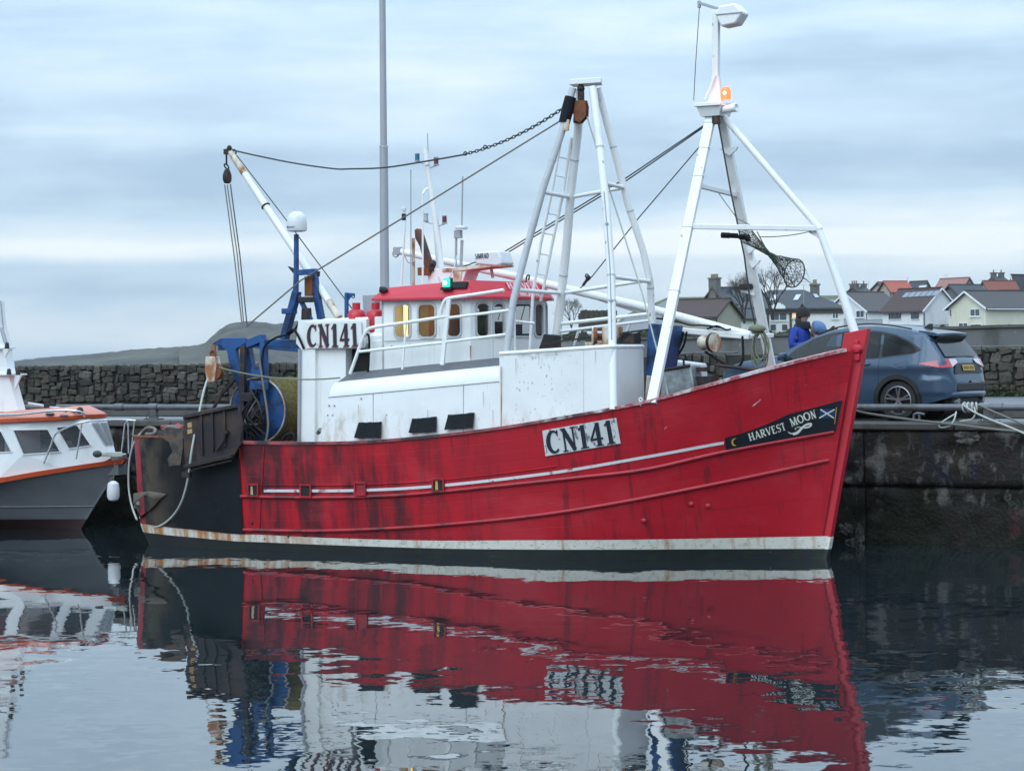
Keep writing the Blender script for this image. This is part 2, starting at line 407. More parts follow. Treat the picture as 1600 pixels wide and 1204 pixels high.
def rrect(cx, cy, w, h, r, n=4):
    out = []
    for qx, qy, a in ((1, 1, 0), (-1, 1, 90), (-1, -1, 180), (1, -1, 270)):
        for k in range(n+1):
            an = R(a + 90*k/n)
            out.append((cx + qx*(w/2-r) + r*math.cos(an), cy + qy*(h/2-r) + r*math.sin(an)))
    return out

# lettering: strokes of a plain serif hand
def arc(cx, cy, rx, ry, a0, a1, n=10): return [(cx + rx*math.cos(R(a0+(a1-a0)*i/n)), cy + ry*math.sin(R(a0+(a1-a0)*i/n))) for i in range(n+1)]
def glyph(ch, thick=0.17, thin=0.07):
    """list of (points, width list) in a box one unit high; plus the advance"""
    T, t = thick, thin; s = []
    def ln(a, b, w): s.append(([a, b], w))
    def serif(x, y, w=0.16): s.append(([(x-w, y), (x+w, y)], 0.05))
    y0, y1 = 0.025, 0.975
    if ch == 'C':
        s.append((arc(.36, .5, .28, .45, 48, 312, 16), [t+(T-t)*max(0, -math.cos(R(48+264*i/16))) for i in range(17)])); ln((.56, .72), (.56, .98), .05); adv = .68
    elif ch == 'N':
        ln((.14, 0), (.14, 1), t); ln((.60, 0), (.60, 1), t); ln((.12, .98), (.60, .02), T); serif(.14, y0, .13); serif(.10, y1, .12); serif(.60, y1, .13); adv = .76
    elif ch == '1':
        ln((.26, 0), (.26, 1), T); s.append(([(.24, .95), (.06, .80)], t)); serif(.26, y0, .20); adv = .52
    elif ch == '4':
        ln((.42, 0), (.42, 1), T); ln((.40, .97), (.04, .30), t); ln((.02, .30), (.62, .30), t); serif(.42, y0, .18); adv = .66
    elif ch == 'H':
        ln((.15, 0), (.15, 1), T); ln((.65, 0), (.65, 1), T); ln((.15, .5), (.65, .5), t)
        for x in (.15, .65):
            for y in (y0, y1): serif(x, y)
        adv = .84
    elif ch == 'A':
        ln((.10, 0), (.40, 1), t); ln((.40, 1), (.70, 0), T); ln((.20, .32), (.60, .32), t); serif(.10, y0, .12); serif(.70, y0, .15); adv = .82
    elif ch == 'R':
        ln((.15, 0), (.15, 1), T); s.append(([(.15, .96)]+arc(.36, .73, .22, .23, 90, -90, 8)+[(.15, .50)], [t]+[t+(T-t)*math.sin(math.pi*i/8) for i in range(9)]+[t])); ln((.36, .50), (.68, .02), T)
        serif(.15, y0); serif(.12, y1, .12); adv = .76
    elif ch == 'V':
        ln((.10, 1), (.40, 0), T); ln((.40, 0), (.70, 1), t); serif(.10, y1, .14); serif(.70, y1, .12); adv = .80
    elif ch == 'E':
        ln((.15, 0), (.15, 1), T); ln((.05, y0), (.58, y0), t); ln((.05, y1), (.56, y1), t); ln((.15, .52), (.46, .52), t); ln((.58, 0), (.58, .24), .05); ln((.56, .78), (.56, 1), .05); adv = .68
    elif ch == 'S':
        p = arc(.32, .74, .20, .23, 35, 230, 8) + arc(.30, .27, .22, .25, 60, -150, 9)
        s.append((p, [t+(T-t)*min(1, max(0, 1-abs(i-8.5)/6)) for i in range(len(p))])); ln((.50, .78), (.50, .98), .05); ln((.09, .02), (.09, .24), .05); adv = .60
    elif ch == 'T':
        ln((.35, 0), (.35, 1), T); ln((.03, y1), (.67, y1), t); serif(.35, y0); ln((.03, .76), (.03, 1), .05); ln((.67, .76), (.67, 1), .05); adv = .72
    elif ch == 'M':
        ln((.12, 0), (.16, 1), t); ln((.16, 1), (.46, .05), T); ln((.46, .05), (.76, 1), t); ln((.76, 1), (.80, 0), T); serif(.12, y0, .12); serif(.80, y0, .15); adv = .96
    elif ch == 'O':
        s.append((arc(.42, .5, .34, .45, 0, 360, 22), [t+(T-t)*abs(math.cos(R(360*i/22))) for i in range(23)])); adv = .86
    elif ch == 'I':
        ln((.15, 0), (.15, 1), T); adv = .32
    elif ch == 'D':
        ln((.12, 0), (.12, 1), T); s.append(([(.12, .95)]+arc(.30, .5, .30, .45, 90, -90, 8)+[(.12, .05)], t*1.4)); adv = .72
    else: adv = .42
    return s, adv
_zz = [0]
def lettering(mb, text, fn, h, wscale=1.0, gap=0.06, thick=0.17, thin=0.07, lift=0.004, start=0.0, per=None):
    """fn(u, v, d) -> point; text is set along u from start, v is up, d is out of the board"""
    u = start
    for ci, ch in enumerate(text):
        s, adv = glyph(ch, thick, thin)
        for pts, w in s:
            _zz[0] = (_zz[0]+1) % 9
            d = lift + 0.0005*_zz[0]
            ws = w if isinstance(w, list) else [w]*len(pts)
            L_, R_ = [], []
            for i, p in enumerate(pts):
                a = pts[max(i-1, 0)]; b = pts[min(i+1, len(pts)-1)]
                tx, ty = b[0]-a[0], b[1]-a[1]; l = math.hypot(tx, ty) or 1
                nx, ny = -ty/l*ws[i]/2, tx/l*ws[i]/2
                L_.append(((p[0]+nx)*h*wscale + u, (p[1]+ny)*h)); R_.append(((p[0]-nx)*h*wscale + u, (p[1]-ny)*h))
            rows = [[fn(q[0], q[1], 0.0005) for q in L_], [fn(q[0], q[1], d) for q in L_], [fn(q[0], q[1], d) for q in R_], [fn(q[0], q[1], 0.0005) for q in R_]]
            mb.grid(rows)
        u += (adv + gap)*h*wscale
    return u
def text_len(text, h, wscale=1.0, gap=0.06): return sum((glyph(c)[1]+gap)*h*wscale for c in text)

# ================================================================== setting
QY, QZ = 3.17, 2.13                 # quay edge (boat frame y) and level
M['asphalt'] = pmat('quay_tarmac', (0.125, 0.130, 0.140), 0.55, var=0.25, scale=0.8, marks=[((.06, .06, .065), 0.6, (1, 2, 1), .5, .62, .6), ((.22, .22, .22), 9, (1, 1, 1), .6, .7, .4)], bump=0.3, bscale=40)
M['land'] = pmat('rough_land', (0.07, 0.085, 0.035), 0.9, var=0.35, scale=0.05)
M['coping'] = pmat('quay_coping', (0.085, 0.080, 0.074), 0.7, var=0.3, scale=2, marks=[((.045, .045, .035), 3, (1, 1, 1), .48, .62, .8)], bump=0.5, bscale=12)
M['quayface'] = pmat('wet_quay_masonry', (0.019, 0.0165, 0.0145), 0.55, var=0.6, scale=2.5, spec=.18,
    marks=[((0.010, 0.013, 0.007), 1.3, (1, 1, .5), .36, .52, .95, ('Z', 1.25, .75)), ((0.016, 0.021, 0.042), 1.6, (1, 1, .7), .50, .60, .8, ('Z', .9, 1.3)), ((0.075, 0.026, 0.034), 2.0, (1, 1, 1.2), .56, .68, .7, ('X', 7.4, 8.6)),
           ((0.045, 0.036, 0.028), 1.1, (1, 1, .8), .46, .60, .8, ('Z', 1.0, 1.5)), ((0.17, 0.165, 0.15), 1.9, (1.1, 1, .9), .545, .64, .75, ('Z', .4, .9)), ((0.12, 0.12, 0.11), 7.0, (1, 1, .45), .58, .66, .6, ('Z', .3, .9))], bump=0.9, bscale=14, bdist=.04)
M['pipe'] = pmat('grey_pipe_rail', (0.115, 0.122, 0.135), 0.42, 0.3, var=0.25, scale=5, marks=[((.05, .045, .04), 4, (1, 1, 1), .5, .65, .7)], bump=0.1)
STONES = []
for i, c in enumerate([(.054, .046, .038), (.068, .058, .047), (.040, .035, .030), (.088, .078, .064), (.050, .050, .036), (.118, .106, .090), (.066, .050, .038), (.034, .031, .028)]):
    STONES.append(pmat('rubble_stone_%s' % 'abcdefgh'[i], c, 0.85, var=0.4, scale=7, marks=[((.03, .036, .020), 3.5, (1, 1, 1), .50, .64, .8)], bump=0.8, bscale=14, bdist=.03))
M['mortar'] = pmat('dark_mortar', (0.032, 0.030, 0.027), 0.95, var=0.4, scale=3, marks=[((.03, .036, .02), 2, (1, 1, 1), .5, .65, .8)], bump=0.8, bscale=9, bdist=.04)
M['concrete'] = pmat('harled_wall', (0.125, 0.125, 0.130), 0.85, var=0.25, scale=0.7, marks=[((.06, .06, .055), 1.1, (1, 1, .4), .5, .66, .8), ((.25, .25, .24), 4, (1, 1, 1), .66, .72, .6)], bump=0.4, bscale=8)
M['hill'] = pmat('far_hillside', (0.050, 0.047, 0.043), 0.95, var=0.5, scale=0.05, stretch=(1, 1, 2), marks=[((.016, .018, .015), 0.05, (1, .4, 1.5), .46, .56, .9), ((.085, .080, .048), 0.022, (1, .3, 1), .52, .62, .8), ((.012, .014, .011), 0.25, (1, 1, 1), .56, .66, .7)])

# water ---------------------------------------------------------------
def water_material():
    m = bpy.data.materials.new('harbour_water'); m.use_nodes = True
    N, L = m.node_tree.nodes, m.node_tree.links
    b = N['Principled BSDF']
    b.inputs['Base Color'].default_value = (0.010, 0.017, 0.020, 1)
    b.inputs['Roughness'].default_value = 0.015
    b.inputs['IOR'].default_value = 1.38
    b.inputs['Coat Weight'].default_value = 0.28; b.inputs['Coat Roughness'].default_value = 0.01; b.inputs['Coat IOR'].default_value = 1.34
    tc = N.new('ShaderNodeTexCoord')
    def noise(sx, sy, det, off):
        mp = N.new('ShaderNodeMapping'); mp.inputs['Scale'].default_value = (sx, sy, 1); mp.inputs['Location'].default_value = (off, off*2.3, 0)
        mp.inputs['Rotation'].default_value = (0, 0, 0.25)
        L.new(tc.outputs['Object'], mp.inputs[0])
        n = N.new('ShaderNodeTexNoise'); n.inputs['Scale'].default_value = 1; n.inputs['Detail'].default_value = det
        L.new(mp.outputs[0], n.inputs['Vector'])
        return n
    def vm(op, a, b_, sc=None):
        v = N.new('ShaderNodeVectorMath'); v.operation = op
        for i, q in enumerate((a, b_)):
            if q is None: continue
            if isinstance(q, tuple): v.inputs[i].default_value = q
            else: L.new(q, v.inputs[i])
        if sc is not None:
            if isinstance(sc, float): v.inputs['Scale'].default_value = sc
            else: L.new(sc, v.inputs['Scale'])
        return v.outputs[0]
    acc = None
    for sx, sy, det, off, amp in ((0.30, 0.42, 1.0, 0.0, 0.0100), (1.2, 1.7, 2.0, 11.0, 0.0105), (3.6, 4.6, 2.0, 23.0, 0.0075), (9.0, 11.0, 1.0, 37.0, 0.0035)):
        d = vm('SCALE', vm('SUBTRACT', noise(sx, sy, det, off).outputs['Color'], (.5, .5, .5)), None, amp*2)
        acc = d if acc is None else vm('ADD', acc, d)
    big = noise(0.055, 0.13, 2.0, 5.0)
    r = N.new('ShaderNodeMapRange'); r.inputs[1].default_value = 0.36; r.inputs[2].default_value = 0.64
    r.inputs[3].default_value = 0.35; r.inputs[4].default_value = 2.15
    L.new(big.outputs['Fac'], r.inputs[0])
    acc = vm('SCALE', acc, None, r.outputs[0])
    acc = vm('MULTIPLY', acc, (1, 1, 0))
    nrm = vm('NORMALIZE', vm('ADD', acc, (0, 0, 1)), None)
    L.new(nrm, b.inputs['Normal']); L.new(nrm, b.inputs['Coat Normal'])
    return m
mb = MB(); mb.add([(-400, -200, 0), (400, -200, 0), (400, 300, 0), (-400, 300, 0)], [(0, 1, 2, 3)])
struct(mb.build('water', water_material(), angle=0), 'calm dark harbour water with long flat ripples')

# quay ----------------------------------------------------------------
quay = empty('quay', 'dark wet stone quay beside the red trawler', None); quay['kind'] = 'structure'; quay.matrix_world = BM
rq = random.Random(3)
from mathutils import noise as mnoise
mb = MB(); mb.box((0, QY+1.85, 0.0), (160, 2.9, 4.2)); mb.build('quay_core', 'quayface', quay, bevel=0)
# rough old face: an upper lift oversailing a lower one, worn back and pitted
jx = P(1348, 700, QY).x
def face(name, x0, x1, z0, z1, y0, amp):
    nx = max(2, int((x1-x0)/.07)); nz = max(2, int((z1-z0)/.07)); rows = []
    for j in range(nz+1):
        r_ = []
        for i in range(nx+1):
            x = lerp(x0, x1, i/nx); z = lerp(z0, z1, j/nz)
            v = mnoise.fractal(Vector((x*1.5, z*1.9, y0*7+x0)), 1.0, 2.0, 5)
            pit = max(0, mnoise.noise(Vector((x*2.3+9, z*2.8, 3.1)))-.25)*.16
            edge = .0
            for d in (i/nx*(x1-x0), (1-i/nx)*(x1-x0), (z-z0), (z1-z)): edge = max(edge, .03*max(0, 1-d/.07)**2)
            r_.append(Vector((x, QY + y0 - v*amp + pit + edge, z)))
        rows.append(r_)
    rows = [[p+Vector((0, .25, 0)) for p in rows[0]]] + rows + [[p+Vector((0, .25, 0)) for p in rows[-1]]]
    mb = MB(); mb.grid(rows); return mb.build(name, 'quayface', quay, angle=80)
xs_j = [-26, -19.5, -14.2, -9.1, -4.4, 1.2, jx, jx+4.6, jx+10]
for a, b in zip(xs_j, xs_j[1:]):
    face('upper_face', a, b-.012, 1.02, 2.0, .05, .035)
    face('lower_face', a+rq.uniform(-.02, .02), b-.01, -.4, 1.0, .11, .06)
x = xs_j[0]
while x < xs_j[-1]:
    w = rq.uniform(1.3, 2.6)
    mb = MB(); mb.box((x+w/2, QY+.34+rq.uniform(-.012, .012), QZ-.065), (w-.010, .70, .13 + rq.uniform(0, .012))); mb.build('coping_stone', 'coping', quay, bevel=.03)
    x += w
# a few broken pale stones standing out of the face by the stem
for px, py, w, h in ((1512, 683, .20, .10), (1322, 826, .11, .10), (1344, 834, .07, .14), (1332, 846, .09, .06)):
    p = P(px, py, QY+.04); bm = bmesh.new(); bmesh.ops.create_icosphere(bm, subdivisions=3, radius=1.0)
    for v in bm.verts:
        n_ = mnoise.fractal(v.co*1.6 + Vector((px, 0, 0)), 1, 2, 4); v.co = Vector((v.co.x*w, v.co.y*.045, v.co.z*h))*(1+.7*n_)
    me = bpy.data.meshes.new('pale_stone'); bm.to_mesh(me); bm.free()
    me.materials.append(pmat('pale_stone_face', (.15, .145, .135), .85, var=.5, scale=9, marks=[((.028, .026, .024), 6, (1, 1, 1), .40, .56, .95)], bump=.9, bscale=20))
    o = bpy.data.objects.new('pale_stone', me); col.objects.link(o); o.parent = quay; o.location = p

# ground beyond the coping ----------------------------------------------
def terrain(k, Y):
    t = min(max((k-.012)/.055, 0), 1); t = t*t*(3-2*t)
    z = itp([(0, 0), (120, 0), (300, 3.9), (460, 12.5), (700, 17), (3000, 20)], Y)
    return QZ - .012 + z*t - (1.6*(1-t) if Y > 62 else 0)
A0, A1 = W(150, 627, 70.6), W(1560, 619, 63.8)
wd = (A1-A0); wd.z = 0; wd.normalize(); wnrm = Vector((wd.y, -wd.x, 0))       # towards the camera
KS = [-4, -1.5, -.7, -.4, -.25, -.18, -.12, -.06, 0, .012, .02, .03, .04, .05, .067, .09, .12, .16, .20, .25, .3, .4, .7, 1.5, 4]
def fan(f0, dists, dz):
    rows = []
    for d_ in dists:
        row = []
        for k in KS:
            Y = f0(k) + d_; row.append((k*Y, Y, terrain(k, Y) + dz))
        rows.append(row)
    return rows
q0 = toW((0, QY+.69, 0)); tq = -math.tan(TH)
def edge_Y(k):                       # where the sight line k meets the back of the coping
    k = min(max(k, -1.2), 4); return (q0.y - tq*q0.x)/(1 - tq*k)
mb = MB(); mb.grid(fan(edge_Y, (0, 3, 8, 16, 30, 60, 90, 150, 250, 400, 650, 1200, 3400), 0)); struct(mb.build('ground', 'asphalt', angle=60), 'grey wet tarmac of the quay')
tw_ = wd.y/wd.x
def wall_Y(k):
    k = min(max(k, -2), 3); return (A0.y - tw_*A0.x)/(1 - tw_*k) + .9
mb = MB(); mb.grid(fan(wall_Y, (0, 15, 30, 50, 80, 120, 160, 200, 230, 260, 300, 340, 380, 420, 500, 650, 1200, 3300), .02)); struct(mb.build('land', 'land', angle=60), 'dull green land rising behind the harbour wall')

# low pipe rails on the quay edge -----------------------------------------
def rail_run(label, x0, x1, posts, joints, z=2.395, y=3.42, r=.062):
    e_ = empty('pipe_rail', label, 'rail', 'low pipe rails along the quay'); e_.matrix_world = BM
    mb = MB(); mb.tube([(x0, y, z), ((x0+x1)/2, y, z), (x1, y, z)], r, 14); mb.build('pipe', 'pipe', e_)
    for j in joints:
        mb = MB(); mb.tube([(j-.11, y, z), (j+.11, y, z)], r*1.28, 14); mb.build('pipe_collar', 'pipe', e_)
    for p in posts:
        mb = MB(); mb.box((p, y, (z+QZ)/2-.02), (.17, .12, z-QZ-.03)); mb.box((p, y, QZ+.02), (.34, .24, .035))
        for sx in (-.12, .12): mb.tube([(p+sx, y-.08, QZ+.03), (p+sx, y-.08, QZ+.065)], .018, 8)
        mb.build('post', 'pipe', e_, bevel=.01)
pl = P(240, 640, 3.42).x; pr = P(1545, 640, 3.42).x
rail_run('low grey pipe rail on the quay behind the trawler stern and the white boat', -19, -4.0, [pl, pl-4.2, pl+4.0], [pl, pl-4.2, P(187, 635, 3.42).x])
rail_run('low grey pipe rail on the quay in front of the blue car', -3.2, 15, [pr, pr-4.2, pr+4.1], [pr-.35, pr-4.2, P(1557, 638, 3.42).x])

# rubble harbour wall, stone by stone where it can be seen --------------------
hw = empty('harbour_wall', 'low dark rubble stone wall at the back of the quay', 'wall')
Lw = (A1-A0).length
def wtop(s_): return itp([(-80, 1.08), (0, 1.10), (Lw*.5, 1.18), (Lw, 1.33), (Lw+60, 1.42)], s_)
mb = MB(); rows = [[], [], [], []]
for s_ in [-80, -20, -6, -3, 0, 3, 6, 10, 14, 18, 22, Lw, Lw+4, Lw+60]:
    p = A0 + wd*s_; t = wtop(s_)-.05
    for k, (dn, z) in enumerate(((-.03, -.3), (-.03, t), (-.62, t), (-.62, -.3))): rows[k].append(p + wnrm*dn + Vector((0, 0, QZ+z-p.z)))
mb.grid(rows); mb.build('wall_core', 'mortar', hw, angle=30)
rs = random.Random(11)
stone_meshes = []
for k in range(10):
    bm = bmesh.new(); bmesh.ops.create_cube(bm, size=1.0)
    bmesh.ops.bevel(bm, geom=bm.edges[:], offset=.16, segments=1, affect='EDGES')
    for v in bm.verts: v.co += Vector((rs.uniform(-.15, .15), rs.uniform(-.09, .09), rs.uniform(-.15, .15)))
    me = bpy.data.meshes.new('stone'); bm.to_mesh(me); bm.free()
    me.polygons.foreach_set('use_smooth', [False]*len(me.polygons))
    me.materials.append(STONES[k % len(STONES)])
    stone_meshes.append(me)
def s_at(px):
    lo, hi = -60, 80
    for _ in range(40):
        m_ = (lo+hi)/2; q = A0 + wd*m_
        if 800 + q.x/q.y*F < px: lo = m_
        else: hi = m_
    return lo
wr = Matrix((wd, -wnrm, Vector((0, 0, 1)))).transposed().to_4x4()
def lay_stones(px0, px1, hmin=.15, hmax=.27):
    a, b = s_at(px0), s_at(px1)
    top = wtop((a+b)/2)
    s_ = a
    while s_ < b:                       # rubble: short stacks of odd heights, no running courses
        w0 = rs.uniform(.22, .50); z = rs.uniform(-.08, .0)
        while z < top-.03:
            h = rs.uniform(hmin*.6, hmax)
            if top - z - h < .09: h = top - z
            w = w0*rs.uniform(.75, 1.15)
            parts_ = [(0, w)] if w < .3 or rs.random() < .5 else [(0, w*rs.uniform(.35, .6))]
            if parts_[0][1] < w: parts_.append((parts_[0][1], w))
            for u0, u1 in parts_:
                p = A0 + wd*(s_+(u0+u1)/2 + rs.uniform(-.03, .03)) + wnrm*rs.uniform(-.08, .0)
                zz = z*wtop(s_)/top
                o = bpy.data.objects.new('stone', rs.choice(stone_meshes)); col.objects.link(o); o.parent = hw
                o.matrix_local = Matrix.Translation((p.x, p.y, QZ + zz + h/2)) @ wr @ Matrix.Rotation(rs.uniform(-.16, .16), 4, 'Y') @ Matrix.Diagonal(((u1-u0)*rs.uniform(.84, 1.0), .26, h*rs.uniform(.82, 1.0), 1))
            z += h
        s_ += w0
lay_stones(10, 478)
lay_stones(1485, 1625, .16, .34)
lay_stones(1035, 1135, .18, .34)
# pale coping on the right-hand stretch
for px0, px1 in ((1020, 1085), (1085, 1150), (1470, 1535), (1535, 1610), (1610, 1690)):
    a, b = s_at(px0), s_at(px1); pa, pb = A0+wd*a, A0+wd*(b-.03)
    ta, tb = QZ+wtop(a), QZ+wtop(b)
    mb = MB(); n_ = wnrm
    mb.hexa([pa.xy.to_3d()+n_*.05+Vector((0, 0, ta)), pb.xy.to_3d()+n_*.05+Vector((0, 0, tb)), pb.xy.to_3d()-n_*.6+Vector((0, 0, tb)), pa.xy.to_3d()-n_*.6+Vector((0, 0, ta)),
             pa.xy.to_3d()+n_*.05+Vector((0, 0, ta+.06)), pb.xy.to_3d()+n_*.05+Vector((0, 0, tb+.06)), pb.xy.to_3d()-n_*.6+Vector((0, 0, tb+.06)), pa.xy.to_3d()-n_*.6+Vector((0, 0, ta+.06))])
    mb.build('coping_slab', 'concrete', hw, bevel=.015)
# weeds at the foot of the wall on the right: many little leaves
M['weed'] = pmat('wall_weeds', (0.035, 0.055, 0.020), 0.8, var=.5, scale=6)
mb = MB()
for k in range(420):
    s_ = s_at(rs.uniform(1500, 1625)); p = A0 + wd*s_ + wnrm*rs.uniform(.02, .25)
    z = QZ + abs(rs.gauss(0, .13)); a = rs.uniform(0, 6.3); l = rs.uniform(.03, .07)
    d = Vector((math.cos(a), math.sin(a), rs.uniform(-.4, .8)))*l; e_ = d.cross(Vector((rs.random(), rs.random(), rs.random()))).normalized()*l*.5
    c = Vector((p.x, p.y, z)); mb.add([c-d, c+e_, c+d, c-e_], [(0, 1, 2, 3)])
o = mb.build('wall_weeds', 'weed', angle=0, fix=False); tag(o, 'low green weeds along the foot of the stone wall', 'weeds', kind='stuff')

# smooth upper wall behind, on the right
uw = empty('garden_wall', 'grey rendered wall above and behind the rubble wall', 'wall')
pts = [W(985, 531, 80), W(1140, 529, 78.5), W(1350, 519, 77), W(1560, 512, 75), W(1760, 508, 73)]
bn = wnrm
rows = [[p.xy.to_3d() + Vector((0, 0, 2.0)) for p in pts], [p for p in pts], [p-bn*.4 for p in pts], [(p-bn*.4).xy.to_3d()+Vector((0, 0, 2.0)) for p in pts]]
mb = MB(); mb.grid(rows); mb.build('wall_face', 'concrete', uw, angle=30)
mb = MB()
for a, b in zip(pts, pts[1:]):
    mb.bar(a+Vector((0, 0, .05))-bn*.2, b+Vector((0, 0, .05))-bn*.2, .55, .09)
mb.build('wall_coping', 'coping', uw)

# far hills on the left ------------------------------------------------
def ridge(name, label, prof, Y, depth, rough_=1.0):
    NR = 22; rows = [[] for _ in range(NR)]
    px = prof[0][0]
    while px <= prof[-1][0]:
        py = smooth(prof, px) + mnoise.fractal(Vector((px*.09, 0, Y)), 1, 2, 5)*1.1*rough_
        p = W(px, py, Y); k_ = p.x/Y
        for k in range(NR):
            f_ = -1 + 1.5*k/(NR-1); yy = Y + depth*f_
            zf = 1-(-f_)**1.7 if f_ < 0 else 1-(f_*1.6)**2
            n_ = mnoise.fractal(Vector((k_*yy*.012, yy*.012, 1.0)), 1, 2, 5)
            rows[k].append(Vector((k_*yy, yy, lerp(-2, p.z, zf) + n_*p.z*.16*(0 if abs(f_) < .02 else min(1, abs(f_)*3)))))
        px += 4
    mb = MB(); mb.grid(rows); return struct(mb.build(name, 'hill', angle=180), label)
ridge('hills', 'low hazy headland on the far left', [(-120, 572), (0, 566), (60, 559), (100, 556), (150, 552), (215, 546), (260, 543), (300, 540), (340, 538), (480, 534), (640, 528), (800, 524), (1000, 520)], 1500, 500, 1.0)
ridge('hills', 'steep rounded hill behind the stern of the trawler', [(280, 548), (305, 540), (322, 534), (335, 522), (348, 511), (362, 505), (385, 502), (410, 503), (430, 506), (450, 503), (475, 501), (505, 508), (545, 520), (600, 527), (700, 540), (900, 548)], 1100, 300, 1.3)

# ================================================================== the red trawler
boat = empty('fishing_boat', 'red wooden trawler with white wheelhouse and masts moored along the quay', 'boat')
boat.matrix_world = BM
XS0, XB0 = -6.80, 6.5
def xstem(z): return 6.5 + 0.196*z - 0.05
XST = -6.80
def xstern(z): return XST + 0.16*max(0.0, (0.5-z)/0.5)**1.5
BD = [(0.13, 1.98), (0.25, 2.10), (0.45, 2.18), (0.60, 2.18), (0.70, 2.12), (0.78, 1.98), (0.85, 1.68), (0.91, 1.22), (0.96, 0.68), (1.0, 0.10)]
BW = [(0.13, 1.72), (0.25, 1.82), (0.45, 1.88), (0.60, 1.85), (0.70, 1.62), (0.78, 1.28), (0.85, 0.88), (0.91, 0.53), (0.96, 0.25), (1.0, 0.07)]
ZS = [(0, 1.9), (.5, 2.0), (.65, 2.2), (.8, 2.65), (.9, 3.0), (1, 3.4)]
def hb(s, z):
    """half breadth of the hull at fraction s of its length and height z"""
    k = 1.0
    if s < .13: k = max(1-(1-max(s, 0)/.13)**3.2, 0)**(1/3.2)
    w = min(max(z/itp(ZS, s), -.3), 1.15)
    w = (w if w < 0 else w**.85)
    return max(k*(smooth(BW, s) + (smooth(BD, s)-smooth(BW, s))*w), .02)
for _ in range(12):                  # set the stern so that its near corner falls where the photo shows it
    XST += (212.5 - min(to_px((lerp(xstern(1.4), xstem(1.4), k/400), -hb(k/400, 1.4), 1.4))[0] for k in range(60)))/76
def sfrac(x, z): return (x - xstern(z))/(xstem(z)-xstern(z))
def on_hull(px, py, off=0.0):
    """(s, z) of the starboard hull skin seen at a pixel"""
    y = -2.0
    for _ in range(25):
        p = P(px, py, y); s = min(max(sfrac(p.x, p.z), 0), 1)
        y = lerp(y, -hb(s, p.z)-off, .7)
    return s, p.z
def skin(s, z, off=0.0, side=-1):
    x = lerp(xstern(z), xstem(z), s)
    e = .012
    s0, s1 = max(s-e, 0), min(s+e, 1)
    dx = (s1-s0)*(xstem(z)-xstern(z)); db = hb(s1, z)-hb(s0, z)
    n = Vector((-db, dx)).normalized()         # outward in (x, b)
    return Vector((x + n.x*off, side*(hb(s, z) + n.y*off), z))
def curve_of(tab):
    c = sorted(on_hull(*q) for q in tab)
    return lambda s: smooth(c, s)
SHEER = [(376, 693), (450, 694.5), (530, 694), (600, 690.5), (700, 681), (780, 671), (860, 658), (1000, 632), (1100, 606), (1200, 578.5), (1270, 561), (1330, 547)]
c_sheer = curve_of(SHEER)
c_rub1 = curve_of([(372, 775), (494, 777), (629, 773), (797, 757), (900, 746), (1009, 733), (1130, 706), (1306, 674)])
c_rub2 = curve_of([(369, 827), (494, 829), (629, 824), (766, 813), (860, 802), (955, 787), (1056, 768), (1180, 743), (1292, 719)])
c_line = curve_of([(413, 766.5), (554, 766), (672, 760), (860, 739), (1009, 714), (1129, 692)])
c_boot = curve_of([(232, 819), (300, 827), (368, 834), (407, 835), (516, 840), (672, 844), (820, 843.5), (1000, 842.5), (1296, 837)])
c_boot2 = curve_of([(242, 833), (300, 839), (367, 845), (407, 846.5), (516, 851), (672, 856), (820, 858), (1000, 858), (1294, 857)])
S_RED = on_hull(375, 730)[0]
S_END = .992
def svals(a, b, n): return [a + (b-a)*i/n for i in range(n+1)]
hull = bpy.data.objects.new('hull', None); col.objects.link(hull); hull.parent = boat
def strip(name, mat, f_top, f_bot, s0, s1, n, rows, parent, off=0.0, groove=0.0, sides=(-1, 1)):
    """a band of hull skin between two curves; groove sinks its long edges to leave a seam"""
    out = []
    for side in sides:
        mb = MB(); R_ = []
        for i, t in enumerate(rows):
            o_ = off - (groove if (i == 0 or i == len(rows)-1) else 0)
            R_.append([skin(s, lerp(f_bot(s), f_top(s), t), o_, side) for s in svals(s0, s1, n)])
        mb.grid(R_)
        out.append(mb.build(name, mat, parent, angle=60))
    return out
# planking: five strakes above the upper rubbing strake, three below, two down to the boot stripe
def frac(fa, fb, t): return lambda s: lerp(fa(s), fb(s), t)
def planks(f0, f1, n):
    for k in range(n):
        strip('plank', 'red', frac(f0, f1, (k+1)/n), frac(f0, f1, k/n), S_RED, S_END, 110, [0, .025, .1, .5, .9, .975, 1], hull, groove=.0009)
planks(c_rub1, c_sheer, 5); planks(c_rub2, c_rub1, 3); planks(c_boot, c_rub2, 2)
strip('boot_stripe', 'boot', c_boot, c_boot2, 0.0, S_END+.006, 150, [0, .5, 1], hull, off=.004)
strip('bottom', 'bottom', c_boot2, lambda s: -.55, 0.0, S_END+.006, 120, [0, .3, .6, 1], hull, off=.002)
# aft quarter: red frame under a black rubber sheet
z_st = lambda s: itp([(0, 1.97), (.06, 1.98), (S_RED, 1.98)], s)
strip('stern_plating', 'red_trim', z_st, c_boot, 0.0, S_RED, 60, [0, .3, .6, 1], hull)
S_SH = next(k/400 for k in range(60, 0, -1) if to_px(skin(k/400, 1.4))[0] < 223)
strip('rubber_sheet', 'sheet', lambda s: z_st(s)+.01, frac(c_boot, c_sheer, .008), S_SH, S_RED+.001, 60, [0, .12, .25, .4, .55, .7, .85, 1], hull, off=.022)
def hull_tube(name, mat, f, s0, s1, r, n=90, off=0.0, sides=(-1, 1), seg=8):
    for side in sides:
        mb = MB(); mb.tube([skin(s, f(s), off, side) for s in svals(s0, s1, n)], r, seg); mb.build(name, mat, hull)
hull_tube('rubbing_strake', 'red_trim', c_rub1, S_RED, .985, .034, off=.012)
